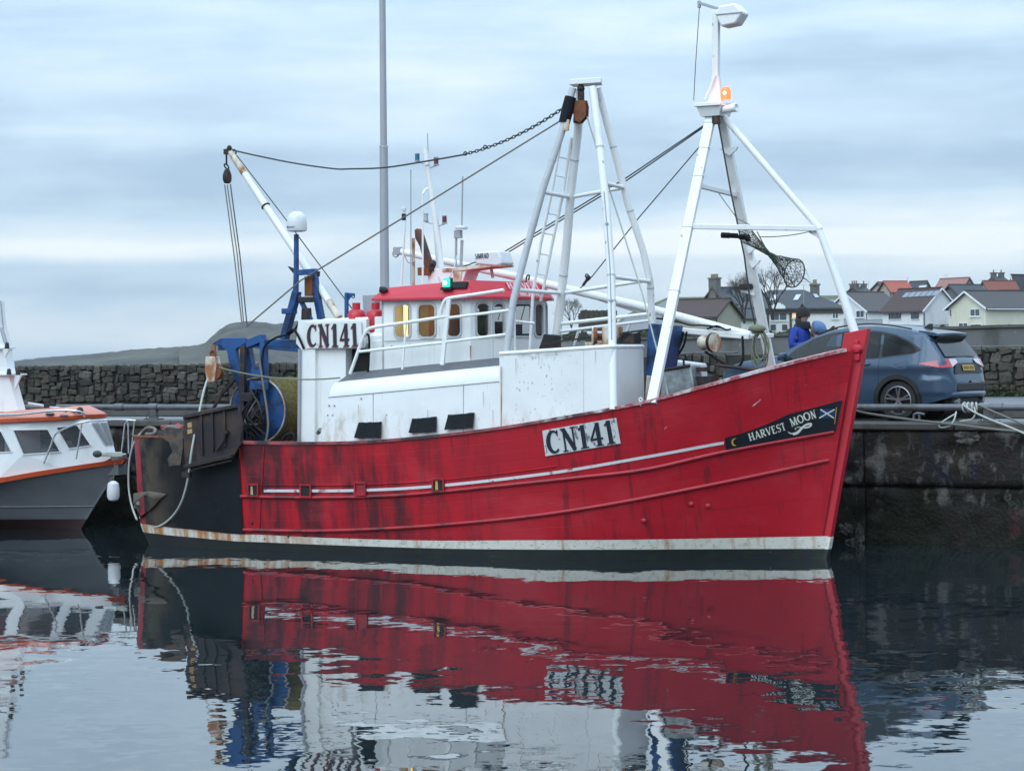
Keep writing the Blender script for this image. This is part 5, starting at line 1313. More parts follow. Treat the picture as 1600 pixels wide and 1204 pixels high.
mb = MB(); mb.box(P(665, 424, -.5), (.22, .2, .14)); mb.build('flap_base', 'rust', ex, bevel=.01); mb = MB(); mb.ball(P(676, 412, -.5), .07, 8, 6); mb.box(P(672, 420, -.5), (.16, .1, .08)); mb.build('flap_hinge', 'dark', ex)
rt = part('radar_stand')
mb = MB(); mb.prism([P(px, py, -.5) for px, py in ((668, 419), (735, 417), (728, 425), (724, 436), (722, 450), (668, 452))], (0, .5, 0)); mb.build('stand_box', 'white', rt, bevel=.015)
mb = MB(); mb.prism([P(px, py, -.53) for px, py in ((690, 419), (716, 418), (745, 414), (783, 413), (783, 416), (735, 421), (712, 424), (690, 424))], (0, .5, 0)); mb.build('stand_arm', 'rust_white', rt, bevel=.008)
mb = MB(); mb.prism([P(px, py, -.51) for px, py in ((709, 424), (722, 424), (718, 450), (709, 450))], (0, -.012, 0)); mb.build('rust_stain_plate', 'rust_white', rt)
mb = MB(); mb.bar(P(767, 416, -.3), P(770, 434, -.3), .04, .04); mb.build('stand_leg', 'rust_white', rt)
c = P(763, 406, -.35)
prof_r = [(743, 402), (746, 393), (779, 391.5), (783, 403), (785.5, 412), (776, 416), (744, 413), (742, 409)]
mb = MB(); prs = [P(px, py, -.55) for px, py in prof_r]; mb.prism(prs, (0, .46, 0)); mb.build('radar_scanner', 'dome', rt, bevel=.03)
mb = MB(); a, b = P(742, 404.5, -.552), P(764, 403, -.552)
lettering(mb, 'SIMRAD', lambda u, v, d: a + (b-a)*u + Vector((0, -d, v*.085)), 1.0, 1/text_len('SIMRAD', 1.0), thick=.2, thin=.12, lift=.003); mb.build('lettering', 'letter', rt, angle=0, fix=False)
mb = MB(); mb.tube([P(712, 425, .05), P(713, 366, .05)], .022, 8); mb.tube([P(720, 420, .1), P(722, 375, .1)], .028, 8); mb.box(P(716, 366, .05), (.12, .1, .14)); mb.build('aerial_bracket', 'grey_light', boat)
mb = MB(); mb.lathe([(0, .045), (.10, .04), (.115, .015), (.105, -.02), (0, -.025)], P(721, 356.5, .05), (0, 0, 1), 18); mb.build('flat_aerial', 'dome', boat)
tubes('cable', 'pole_grey', boat, [spline([P(684, 415, -.4), P(687, 440, -.55), P(700, 436, -.6), P(707, 424, -.55), P(714, 400, .0)], 5)], .009, 6)
tubes('cable', 'pole_grey', boat, [spline([P(632, 398, -.55), P(638, 410, -.5), P(646, 408, -.4), P(650, 398, -.3)], 5)], .009, 6)
tubes('roof_hook', 'dark', boat, [spline([P(822, 442, .2), P(823, 432, .2), P(827, 430, .2), P(826, 438, .2)], 4), spline([P(846, 445, .6), P(847, 438, .6), P(851, 436, .6)], 4)], .014, 6)

# things carried on the trawler -------------------------------------------------
for k, (px, lb) in enumerate(((557, 'red gas bottle nearer the stern, beside the blue hook post'), (587, 'red gas bottle next to the wheelhouse'))):
    base = P(px, 497, -1.0)
    e_ = empty('gas_bottle', lb, 'gas bottle', 'red gas bottles behind the wheelhouse'); e_.matrix_world = BM @ Matrix.Translation((base.x, base.y, base.z-.26))
    mb = MB(); mb.lathe([(0, 0), (.15, 0), (.165, .03), (.165, .30), (.155, .355), (.115, .40), (.05, .425), (0, .43)], (0, 0, 0), (0, 0, 1), 24); mb.build('cylinder', 'gasred', e_)
    mb = MB(); 
    mb.lathe([(.072, .40), (.072, .53), (.064, .53), (.064, .40)], (0, 0, 0), (0, 0, 1), 16, R(20), R(330)); mb.build('collar', 'gasred', e_)
    mb = MB(); mb.tube([(0, 0, .42), (0, 0, .50)], .022, 8); mb.tube([(-.03, 0, .47), (.05, 0, .47)], .016, 8); mb.build('valve', 'grey_light', e_)
td = empty('trawl_door', 'dark steel trawl door with ribs hanging at the stern quarter', 'trawl door'); in_boat(td)
outl = [(286, 652), (292, 646), (362, 632), (372, 636), (378, 660), (376, 690), (362, 716), (290, 735), (287, 700)]
yd = -2.18
mb = MB(); mb.prism([P(px, py, yd) for px, py in outl], (0, .06, 0)); mb.build('door_plate', 'door', td, bevel=.01)
for px in (314, 331, 350):
    t = (px-286)/90; mb = MB(); mb.bar(P(px, lerp(650, 635, t)+1, yd-.02), P(px+2, lerp(733, 700, t)-12, yd-.02), .05, .04, (0, 1, 0)); mb.build('door_rib', 'door', td, bevel=.008)
mb = MB(); mb.bar(P(287, 651, yd-.03), P(370, 634, yd-.03), .07, .07, (0, 1, 0)); mb.build('door_edge', 'door', td, bevel=.012)
mb = MB(); mb.bar(P(290, 729, yd-.05), P(364, 712, yd-.05), .07, .13, (0, 1, 0)); mb.bar(P(290, 736, yd-.06), P(362, 719, yd-.06), .035, .02, (0, 1, 0)); mb.bar(P(362, 717, yd-.04), P(378, 690, yd-.04), .03, .05, (0, 1, 0)); mb.build('door_shoe', 'dark', td, bevel=.01)
mb = MB(); mb.tube([P(338, 704, yd-.05), P(350, 688, yd-.06), P(352, 676, yd-.06)], .022, 6); mb.box(P(352, 675, yd-.05), (.12, .06, .05)); mb.box(P(292, 741, yd-.03), (.16, .1, .1)); mb.build('door_lug', 'dark', td)
mb = MB(); mb.add([P(px, py, yd-.006) for px, py in ((292.5, 671), (300, 669.5), (300.5, 676), (293, 678))], [(0, 1, 2, 3)]); mb.add([P(px, py, yd-.006) for px, py in ((292.5, 661), (299, 659), (300, 667), (293.5, 668.5))], [(0, 1, 2, 3)]); mb.build('sticker', pmat('yellow_sticker', (.42, .27, .10), .6, var=.3, scale=30), td, fix=False)
# torn flap of brown rubber at the stern, cap clutter
bt = part('stern_scrap')
mb = MB(); poly = [(212, 770), (236, 767), (262, 771), (252, 780), (245, 790), (236, 797), (224, 806), (213, 812), (210, 800), (214, 785)]
def wrap(px, py, o_): 
    s_, z_ = on_hull(max(px, 213.5), py, .03); return skin(max(s_, .004), z_, o_)
mb.add([wrap(px, py, .05 + .015*math.sin(k*2.2)) for k, (px, py) in enumerate(poly)], [tuple(range(len(poly)))]); o = mb.build('torn_rubber', pmat('torn_brown_rubber', (.12, .10, .075), .7, var=.35, scale=6, bump=.4), bt, fix=False); o.modifiers.new('thick', 'SOLIDIFY').thickness = .03
mb = MB(); poly = [(247, 672), (286, 668), (286, 700), (282, 726), (264, 728), (262, 716), (270, 706), (264, 690), (246, 680)]
mb.add([wrap(px, py, .035) for px, py in poly], [tuple(range(len(poly)))]); o = mb.build('worn_sheet', pmat('worn_brown_sheet', (.11, .085, .065), .7, var=.4, scale=6, marks=[((.03, .033, .038), 5, (1, 1, 1), .45, .6, .8)], bump=.4), bt, fix=False)
mb = MB(); mb.tube(spline([P(222, 676, -.6), P(230, 668, -.7), P(242, 670, -.8), P(240, 677, -1.0), P(228, 678, -1.0)], 5), .03, 7); mb.tube(spline([P(255, 672, -.9), P(262, 667, -1.0), P(276, 668, -1.1), P(286, 672, -1.1)], 5), .03, 7); mb.build('rope_tail', 'rope', bt)
mb = MB(); mb.box(P(272, 668, -.6), (.5, .2, .10)); mb.prism([P(266, 668, -.5), P(282, 668, -.5), P(276, 660, -.5)], (0, .1, 0)); mb.build('stern_bollard', 'red_trim', bt, bevel=.03)
mb = MB(); mb.tube([wrap(216, 786, .02), wrap(212, 787, .10)+Vector((-.1, -.03, 0))], .035, 8); mb.build('stub_pipe', 'galv', bt)
# tangle of hoses on the aft deck
bbar([(372, 640), (372, 700)], .12, .12, -1.12); bbar([(386, 640), (386, 700)], .10, .12, -1.0)
th = part('deck_hoses')
rh = random.Random(9)
for k in range(9):
    a = P(rh.uniform(388, 415), rh.uniform(600, 640), -1.35); b = P(rh.uniform(395, 425), rh.uniform(655, 690), -1.3); c = (a+b)/2 + Vector((rh.uniform(-.3, .3), -.1, rh.uniform(-.25, .1)))
    mb = MB(); mb.tube(spline([a, c, b], 6), rh.choice([.012, .016, .02]), 6); mb.build('hose', rh.choice(['black', 'dark', 'rope']), th)
mb = MB(); mb.tube(spline([P(440, 690, -1.5), P(447, 680, -1.5), P(458, 678, -1.5), P(461, 690, -1.5)], 5), .03, 8); mb.build('hose', 'black', th)
mb = MB(); mb.tube(spline([P(470, 500, -1.2), P(455, 520, -1.2), P(430, 528, -1.2), P(412, 545, -1.15), P(408, 590, -1.2)], 6), .02, 6); mb.build('hose', 'black', th)
mb = MB(); mb.tube(spline([P(475, 545, -1.33), P(466, 525, -1.33), P(458, 515, -1.3), P(448, 520, -1.2)], 6), .022, 6); mb.build('hose', 'black', th)

# ropes, wires and chain: each its own thing -----------------------------------
def line(name, label, pts, r, mat, cat='rope', n=6, group=None):
    mb = MB(); mb.tube(pts, r, n); o = mb.build(name, mat); in_boat(o); return tag(o, label, cat, group)
tl = spline([P(361, 234, .15), P(400, 243, .05), P(460, 255, -.1), P(520, 263.5, -.25), (P(545, 264, -.3)), P(600, 262, -.42), P(660, 253, -.56), P(726, 241.5, -.70)], 6)
line('wire_rope', 'dark wire sagging from the stern derrick tip to the chain', tl, .016, 'wire', 'wire')
ch = empty('chain', 'dark chain hanging from the gantry head down to the sagging wire', 'chain'); in_boat(ch)
a, b = P(728, 240.5, -.70), P(884, 166, -.95); cp = sag(a, b, .10, 32)
mb = MB()
for k in range(len(cp)-1):
    c = (cp[k]+cp[k+1])/2; d = (cp[k+1]-cp[k]); l = d.length; d.normalize()
    side = d.cross(Vector((0, 0, 1))).normalized(); up = side.cross(d)
    nrm = side if k % 2 else up; w_ = nrm.cross(d)
    pts = [c + d*math.cos(2*math.pi*i/10)*l*.66 + w_*math.sin(2*math.pi*i/10)*l*.36 for i in range(10)]
    mb.loop(pts, .0095, 5)
o = mb.build('chain_links', 'wire', ch); o['kind'] = 'stuff'
mb = MB(); mb.torus(P(727, 240, -.7), (0, 1, 0), .03, .012, 10); mb.torus(P(758, 230, -.76), (0, 1, 0), .03, .012, 10); mb.build('shackle', 'dark', ch)
line('trawl_warp', 'grey wire running from the gantry block down to the blue stern gallows', [P(903, 172, -.95), P(640, 334, -1.15), P(470, 438, -1.3), P(385, 510, -1.35)] , .014, 'rope', 'wire')
line('fall_rope', 'aft rope of the tackle under the stern derrick', [P(351, 289, .12), P(366, 400, -.4), P(378, 506, -.8)], .012, 'rope', group='derrick tackle ropes')
line('fall_rope', 'middle rope of the tackle under the stern derrick', [P(355, 289, .12), P(371, 400, -.4), P(381, 508, -.8)], .012, 'rope', group='derrick tackle ropes')
line('fall_rope', 'forward rope of the tackle under the stern derrick', [P(360, 288, .12), P(375, 400, -.4), P(386, 508, -.8)], .012, 'wire', group='derrick tackle ropes')
line('wire_rope', 'thin wire running beside the white stern derrick down to the casing', [P(370, 243, .12), P(440, 334, -.3), P(550, 482, -.9)], .010, 'wire', 'wire')
for dy, lb in ((0, 'upper of two dark stays from the foremast head to the wheelhouse'), (4.5, 'lower of two dark stays from the foremast head to the wheelhouse')):
    line('stay', lb, [P(1106, 192+dy*.5, .0), P(980, 277+dy, .2), P(787, 394+dy, .4), P(680, 432+dy, .5)], .012, 'wire', 'wire', group='twin mast stays')
line('hoist_wire', 'wire with a hook from the foremast down to the boom', [P(1116, 192, .1), P(1094, 228, .1), P(1000, 338, .3), P(925, 432, .5), P(905, 452, .5)], .010, 'wire', 'wire')
line('hoist_rope', 'dark rope from the foremast head down to the hauler arm', [P(1122, 190, -.05), P(1142, 300, -.05), P(1163, 400, .0), P(1172, 470, .1), P(1180, 508, .2)], .014, 'wire')
line('lifting_rope', 'pale rope from the gantry block down across the blue hopper', [P(917, 182, -.95), P(941, 260, -1.0), P(968, 345, -1.15), P(1004, 460, -1.35), P(1030, 560, -1.5), P(1044, 618, -1.6)], .013, 'rope_pale')
mb = MB(); c = P(919, 434, .5); mb.ball(c, .05, 8, 6); mb.tube([c, P(911, 446, .5)], .025, 6); mb.torus(P(917, 431, .5), (0, 1, 0), .03, .012, 10); o = mb.build('hoist_hook', 'dark'); in_boat(o); tag(o, 'small dark hook and swivel on the hoist wire above the boom', 'hook')
line('stern_rope', 'pale rope looping from the towing block down to the water at the stern', spline([P(325, 590, -1.5), P(318, 612, -1.75), P(310, 650, -2.0), P(300, 700, -2.25), P(293, 750, -2.22), P(283, 785, -2.1), P(268, 808, -1.9), P(248, 822, -1.75), P(232, 820, -1.6), P(219, 808, -1.3)], 6), .020, 'rope_pale')
line('stern_line', 'pale rope hanging round the stern corner towards the white boat', spline([P(222, 674, -.5), P(210, 690, -.45), P(202, 720, -.4), P(201, 760, -.4), P(206, 790, -.5), P(214, 812, -.7)], 6), .018, 'rope_pale')
line('guy_rope', 'greenish rope from the towing block across to the white casing', sag(P(343, 574, -1.5), P(531, 590, -1.98), .10, 16), .014, 'rope_green')
line('hanging_hose', 'pale hose hanging in front of the net drum', spline([P(405, 560, -1.35), P(411, 600, -1.4), P(419, 660, -1.45), P(414, 695, -1.5)], 6), .020, 'rope')
# scoop net on the foremast crossbar
ln = empty('scoop_net', 'dark green scoop net on a hoop blowing below the foremast crossbar', 'net'); in_boat(ln)
hoopc = P(1241, 427, -.30)
e1 = (P(1252, 411, -.45)-hoopc)*1.12; e2 = (P(1249, 441, -.12)-hoopc)*1.15 + Vector((.0, .12, 0))
hoop = [hoopc + e1*math.cos(2*math.pi*i/20) + e2*.8*math.sin(2*math.pi*i/20) for i in range(20)]
mb = MB(); mb.loop(hoop, .011, 6); mb.build('hoop', 'netgreen', ln)
neck = P(1203, 398, -.30); rootp = P(1165, 366, -.30); spread = [P(1184, 364, -.3), P(1188, 376, -.3)]
mb = MB(); rn = random.Random(2)
secs = []
for j in range(9):
    t = j/8; c = neck.lerp(hoopc, t); k = .12 + .88*t**1.25
    secs.append([c + (h_-hoopc)*k + Vector((rn.uniform(-.01, .01), 0, rn.uniform(-.012, .012))) for h_ in hoop])
for j in range(9):
    if j: mb.loop(secs[j], .004, 4)
for i in range(20): mb.tube([secs[j][(i + j) % 20] for j in range(9)], .0038, 4); mb.tube([secs[j][(i - j) % 20] for j in range(9)], .0038, 4)
secs2 = []
for j in range(7):
    t = j/6; c = rootp.lerp(neck, t); k = .62 - .50*t**.8
    secs2.append([c + (h_-hoopc)*k for h_ in hoop])
for i in range(0, 20): mb.tube([secs2[j][(i+j) % 20] for j in range(7)], .004, 4); mb.tube([secs2[j][(i-j) % 20] for j in range(7)], .004, 4)
mb.build('netting', 'netgreen', ln)
mb = MB(); mb.tube([P(1160, 362, -.3), rootp, P(1172, 376, -.3), P(1190, 388, -.3), neck, P(1218, 412, -.3), hoop[7]], .009, 6); mb.tube([P(1183, 362, -.3), P(1192, 380, -.3), neck, P(1222, 406, -.3), hoop[0]], .009, 6); mb.build('net_edge_rope', 'netgreen', ln)
mb = MB(); knot = P(1268, 443, -.3); mb.tube([hoop[0], knot, hoop[15], knot, hoop[4], knot, P(1277, 446, -.3)], .006, 5); mb.build('net_bridle', 'rope', ln)
mb = MB(); mb.tube([hoop[10], P(1226, 455, -.2)], .010, 5); mb.build('net_tail', 'netgreen', ln)
line('lashing_line', 'thin line from the upper foremast bar to the scoop net', [P(1123, 302, -.6), P(1152, 342, -.3), P(1180, 355, -.3)], .006, 'wire')
line('crossbar_line', 'dark line sagging under the foremast crossbar to its knee', sag(P(1188, 370, -.3), P(1268, 361, -.08), .03, 10), .008, 'wire')
# coil of rope on the port leg
rc = empty('rope_coil', 'coil of pale green rope hung on the end of the hauler arm', 'rope'); in_boat(rc)
mb = MB(); rn = random.Random(8)
for k in range(8):
    c = P(1187 + rn.uniform(-4, 4), 518 + rn.uniform(-2, 2), .05 + k*.02); h_ = rn.uniform(.22, .36)
    pts = [c + Vector((math.sin(2*math.pi*i/16)*.12*rn.uniform(.9, 1.1), 0, -h_ + math.cos(2*math.pi*i/16)*h_)) for i in range(16)]
    mb.loop(pts, .011, 5)
mb.build('coils', 'rope_green', rc)
mb = MB(); mb.ball(P(1183, 513, .05), (.16, .08, .07), 10, 6); mb.build('coil_knot', 'rope_green', rc)

# ================================================================== white and orange workboat on the left
wb = empty('workboat', 'white and orange cabin boat with a grey hull at the left edge', 'boat'); wb.matrix_world = BM
M['orange'] = pmat('orange_paint', (0.56, 0.085, 0.028), .42, var=.15, scale=3, marks=[((.30, .05, .02), 5, (1, 1, 1), .55, .7, .6)], bump=.08)
M['orange_deck'] = pmat('faded_orange_roof', (0.52, 0.20, 0.15), .5, var=.15, scale=3, bump=.08)
M['greyhull'] = pmat('grey_antifoul_hull', (0.120, 0.127, 0.140), .5, var=.25, scale=2, stretch=(1, 1, 2), marks=[((.13, .14, .15), 3, (1, 1, 3), .55, .7, .6)], bump=.12)
M['antifoul'] = pmat('dark_red_bottom', (0.030, 0.012, 0.014), .6, var=.3, scale=4)
M['cabin'] = pmat('white_gelcoat', (0.74, 0.76, 0.77), .35, var=.04, scale=2, marks=[((.5, .48, .44), 4, (1, 1, .5), .6, .75, .4)], bump=.04)
M['cabin_glass'] = pmat('cabin_window_glass', (0.030, 0.038, 0.048), .06, var=.1, scale=3, alpha=.75, spec=.7)
M['steel'] = pmat('stainless_tube', (.55, .57, .58), .25, .8, var=.1, scale=5)
yc = 1.45                                   # its keel line in the quay frame
tip = P(199, 719, yc)
LB, BMX = 8.5, 1.45
def wb_half(x, lvl):
    """half breadth: lvl 0 keel .. 1 gunwale"""
    d = tip.x - x
    full = BMX*(1-max(0, 1-d/4.4)**1.65) if d > 0 else 0
    return full*lvl
g_tab = [(-60, 761), (0, 748), (50, 739), (100, 731), (150, 723), (197, 716.5)]
def gun_z(x):
    # height of the gunwale measured on the near side
    lo, hi = -80, 199
    for _ in range(30):
        m_ = (lo+hi)/2
        y = yc
        for _k in range(6): q = P(m_, smooth(g_tab, m_), y); y = yc - wb_half(q.x, 1)
        if q.x < x: lo = m_
        else: hi = m_
    return q.z
xs_ = [tip.x - LB*(1-math.cos(math.pi/2*i/40)) for i in range(41)]
gz = {x: gun_z(x) for x in xs_}
def stem_x(z): return tip.x - 1.15*max(0, 1-(z/1.42))**.9 * 1.0
# sections: keel, chine, flare knuckle, gunwale
def wb_pt(x, lev, side):
    d = tip.x - x; z1 = gz[x]
    zz = {0: -.25, 1: .20, 2: .46, 3: .82, 4: z1-.10, 5: z1}[lev]
    hbk = {0: .05, 1: .55, 2: .72, 3: .82, 4: .985, 5: 1.0}[lev]
    xx = x - (tip.x - stem_x(zz))*max(0, 1-d/3.0)
    curve_ = {0: 0.0, 1: -.10, 2: -.16, 3: -.13, 4: 0, 5: 0}[lev]*max(0, 1-d/2.6)
    return Vector((xx, yc + side*max(wb_half(x, 1)*(hbk+curve_), .015), zz))
for nm, mt, l0, l1 in (('bottom', 'antifoul', 0, 1), ('hull_side', 'greyhull', 1, 4), ('gunwale', 'orange', 4, 5)):
    mb = MB()
    for side in (-1, 1):
        rows = [[wb_pt(x, l, side) for x in xs_] for l in range(l0, l1+1)]
        if nm == 'gunwale': rows = [[p+Vector((0, side*.035, 0)) for p in r] for r in rows] + [[p+Vector((0, -side*.10, .01)) for p in rows[1]]]
        mb.grid(rows)
    mb.build(nm, mt, wb, angle=60)
mb = MB(); mb.tube([wb_pt(x, 2, -1)+Vector((0, -.005, 0)) for x in xs_], .014, 6); mb.build('chine', 'greyhull', wb)
mb = MB(); mb.grid([[Vector((x, yc-(wb_half(x, 1)-.05), gz[x]-.02)) for x in xs_], [Vector((x, yc+(wb_half(x, 1)-.05), gz[x]-.02)) for x in xs_]]); mb.build('deck', 'cabin', wb)
ycab = yc - .92
# cabin: side wall with window openings, raked front
def cab_y(px): return yc - itp([(-60, .98), (0, .92), (40, .82), (90, .58), (130, .36), (172, .10)], px)
def cq(px, py): return P(px, py, cab_y(px))
cab_poly = [(-90, 668), (0, 661), (60, 658), (125, 655), (136, 655), (150, 677), (167, 703), (172, 716), (160, 722), (100, 731), (0, 746), (-90, 762)]
wins = [[(-30, 675), (2, 674), (18, 705), (-30, 707)], [(21.5, 672), (75, 671), (94, 705), (37, 709)], [(89, 668), (121, 664.5), (142, 695), (108, 700)]]
bmx = bmesh.new()
def poly_with_holes(outer, holes, fn):
    bm = bmesh.new(); edges = []
    for lp in [outer] + holes:
        vs = [bm.verts.new(fn(*p)) for p in lp]
        edges += [bm.edges.new((vs[i], vs[(i+1) % len(vs)])) for i in range(len(vs))]
    bmesh.ops.triangle_fill(bm, edges=edges, use_beauty=True)
    me = bpy.data.meshes.new('wall'); bm.to_mesh(me); bm.free(); return me
me = poly_with_holes(cab_poly, wins, cq); o = bpy.data.objects.new('cabin_side', me); col.objects.link(o); o.parent = wb; me.materials.append(M['cabin']); sm = o.modifiers.new('t', 'SOLIDIFY'); sm.thickness = .05; sm.offset = 0
for w in wins:
    c = (sum(p[0] for p in w)/4, sum(p[1] for p in w)/4)
    big = [(c[0]+(p[0]-c[0])*1.05, c[1]+(p[1]-c[1])*1.08) for p in w]
    mb = MB(); mb.ring([P(*p, cab_y(p[0])-.03) for p in big], [P(*p, cab_y(p[0])-.03) for p in w], (0, -.018, 0)); mb.build('window_frame', 'cabin', wb, angle=20)
    mb = MB(); mb.add([P(*p, cab_y(p[0])+.01) for p in w], [(0, 1, 2, 3)]); mb.build('window_pane', 'cabin_glass', wb, angle=0, fix=False)
far = Vector((0, 1.84, 0))
front = [cq(136, 655), cq(150, 677), cq(167, 703), cq(172, 716), cq(160, 722)]
mirr = lambda p: Vector((p.x, 2*yc-p.y, p.z))
mb = MB(); mb.grid([front, [mirr(p) for p in front]]); mb.build('cabin_front', 'cabin', wb, angle=30)
me = poly_with_holes(cab_poly, wins, lambda a, b: mirr(cq(a, b))); o = bpy.data.objects.new('cabin_side', me); col.objects.link(o); o.parent = wb; me.materials.append(M['cabin'])
mb = MB(); a, b = cq(138, 660), cq(165, 700)
for k in range(2):
    nrm = Vector((.03, 0, .02)); am, bm_ = mirr(a), mirr(b); f0, f1 = (.05, .47) if k == 0 else (.53, .95)
    qs = [(a.lerp(am, f0)).lerp(b.lerp(bm_, f0), .05)+nrm, (a.lerp(am, f0)).lerp(b.lerp(bm_, f0), .92)+nrm, (a.lerp(am, f1)).lerp(b.lerp(bm_, f1), .92)+nrm, (a.lerp(am, f1)).lerp(b.lerp(bm_, f1), .05)+nrm]
    mb = MB(); mb.add(qs, [(0, 1, 2, 3)]); mb.build('windscreen', 'cabin_glass', wb, fix=False)
mb = MB(); mb.box(cq(40, 700)+Vector((0, .9, -.35)), (3.4, .3, .4)); mb.box(cq(60, 680)+Vector((0, 1.2, 0)), (.5, .1, .3)); mb.build('cabin_seats', 'greyhull', wb)
# roof with an orange rim
def roof_ring(dz, inset):
    pts = []
    for px, py, y in ((-110, 668, -1.10), (0, 660, -1.04), (70, 657, -.82), (112, 655, -.58), (131, 653, -.36)):
        q = P(px, py, yc + y); pts.append(q)
    near = pts; far_ = [Vector((p.x, 2*yc - p.y, p.z)) for p in reversed(pts)]
    ring_ = near + [Vector((pts[-1].x+.12, yc-.15, pts[-1].z)), Vector((pts[-1].x+.12, yc+.15, pts[-1].z))] + far_
    cen = Vector((sum(p.x for p in ring_)/len(ring_), yc, 0))
    return [Vector((lerp(p.x, cen.x, inset), lerp(p.y, yc, inset), p.z+dz)) for p in ring_]
r0, r1, r2_ = roof_ring(0, 0.01), roof_ring(.07, 0), roof_ring(.105, .04)
mb = MB(); mb.grid([r0, r1], closed=True); n_ = len(r0); mb.f.append(tuple(range(n_))); mb.build('roof_rim', 'orange', wb, angle=40)
r3_ = roof_ring(.24, .34)
mb = MB(); mb.grid([r1, r2_, r3_], closed=True); mb.f.append(tuple(range(2*n_, 3*n_))); mb.build('roof', 'orange_deck', wb, angle=60)
for px, py in ((52, 649), (78, 646), (100, 649)):
    mb = MB(); c = P(px, py, yc-.75); mb.ball(c, (.10, .08, .03), 10, 6); mb.build('roof_vent', 'greyhull', wb)
mb = MB(); mb.tube(spline([P(-20, 648, yc-1.0), P(30, 647, yc-1.0), P(90, 641, yc-1.0), P(125, 643, yc-.85), P(132, 650, yc-.6)], 5), .022, 8); mb.build('roof_rail', 'steel', wb)
mb = MB(); mb.tube([P(45, 630, yc-.2), P(122, 643, yc-.5)], .030, 8); mb.build('boat_hook', 'steel', wb); mb = MB(); mb.box(P(78, 634, yc-.3), (.22, .12, .12)); mb.ball(P(125, 641, yc-.5), .07, 8, 6); mb.box(P(102, 645, yc-.5), (.12, .08, .09)); mb.build('hook_clamp', 'dark', wb)
# mast tower
mt = part('mast_tower', wb)
mpx = [(-20, 2, 470), (-18, 5, 505), (-16, 14, 543), (-17, 20, 585), (-20, 36, 643)]
rows = []
for l, r_, py in mpx:
    a, b = P(l, py, yc-.15), P(r_-7, py, yc-.12); rows.append([a, b, b+Vector((0, .24, 0)), a+Vector((0, .3, 0))])
mb = MB(); mb.grid(rows, closed=True); mb.build('tower', 'cabin', mt, angle=30)
for l, r_, py in ((-20, 15.5, 545), (-20, 34, 586)):
    a, b = P(l, py, yc-.22), P(r_-11, py, yc-.22); mb = MB(); mb.hexa([a, b, b+Vector((0, .4, 0)), a+Vector((0, .4, 0))] + [q+Vector((0, 0, .03)) for q in (a, b, b+Vector((0, .4, 0)), a+Vector((0, .4, 0)))]); mb.build('tower_shelf', 'cabin', mt)
    mb = MB(); mb.prism([P(r_-1, py, yc-.2), P(r_-12, py, yc-.2), P(r_-11 if py > 560 else r_-8, py+22 if py > 560 else py+13, yc-.2)], (0, .04, 0)); mb.build('gusset', 'cabin', mt)
for px, py in ((28, 581), (14, 581), (11, 540)):
    mb = MB(); mb.lathe([(0, .07), (.035, .06), (.045, 0), (.05, -.06), (0, -.06)], P(px, py, yc-.33), (0, 0, 1), 10); mb.build('tower_lamp', 'dark', mt)
mb = MB(); mb.tube([P(6, 520, yc), P(1, 470, yc)], .012, 6); mb.build('whip_aerial', 'grey_light', mt)
mb = MB(); mb.tube([P(2, 512, yc-.3), P(9, 535, yc-.3)], .04, 8); mb.build('tower_horn', 'grey_light', mt)
# pulpit rails
pr_ = part('pulpit_rail', wb)
y1, y2 = yc-.78, yc-.22
tubes('rail', 'steel', pr_, [spline([P(68, 724, y1), P(78, 700, y1), P(84, 683, y1), P(92, 674, y1), P(126, 660, y1), P(160, 656.5, yc-.5), P(190, 655.5, y2), P(212, 657, yc-.1)], 5)], .020, 8)
tubes('stanchion', 'steel', pr_, [[P(119, 717, y1), P(128, 660, y1)], [P(190, 706, y2), P(195, 662, y2), P(199, 658, y2)], [P(201, 708, y2+.2), P(200, 660, y2+.2)], [P(205, 708, yc), P(210, 659, yc)]], .016, 8)
mb = MB(); rn = random.Random(3)
for k in range(12): mb.tube(spline([P(rn.uniform(152, 196), rn.uniform(707, 712), yc-.35) for _ in range(4)], 5), .018, 6)
o = mb.build('rope_heap', 'rope_pale'); in_boat(o); tag(o, 'heap of pale rope on the foredeck of the white and orange boat', 'rope')
mb = MB(); mb.ball(P(152, 709, yc-.6), (.10, .08, .07), 10, 6); o = mb.build('rope_bundle', 'netgreen'); in_boat(o); tag(o, 'small green bundle by the windscreen of the white and orange boat', 'rope')
fc = P(177, 767, yc-.25)
fe = empty('fender', 'white fender hanging under the bow of the white and orange boat', 'fender'); in_boat(fe)
mb = MB(); mb.lathe([(0, .21), (.05, .20), (.11, .15), (.125, .05), (.125, -.10), (.10, -.17), (.05, -.20), (0, -.205)], fc, (0, 0, 1), 18); mb.build('fender_body', 'dome', fe)
mb = MB(); mb.tube([fc+Vector((0, 0, .2)), P(180, 722, yc-.25)], .012, 6); mb.build('lanyard', 'rope', fe)

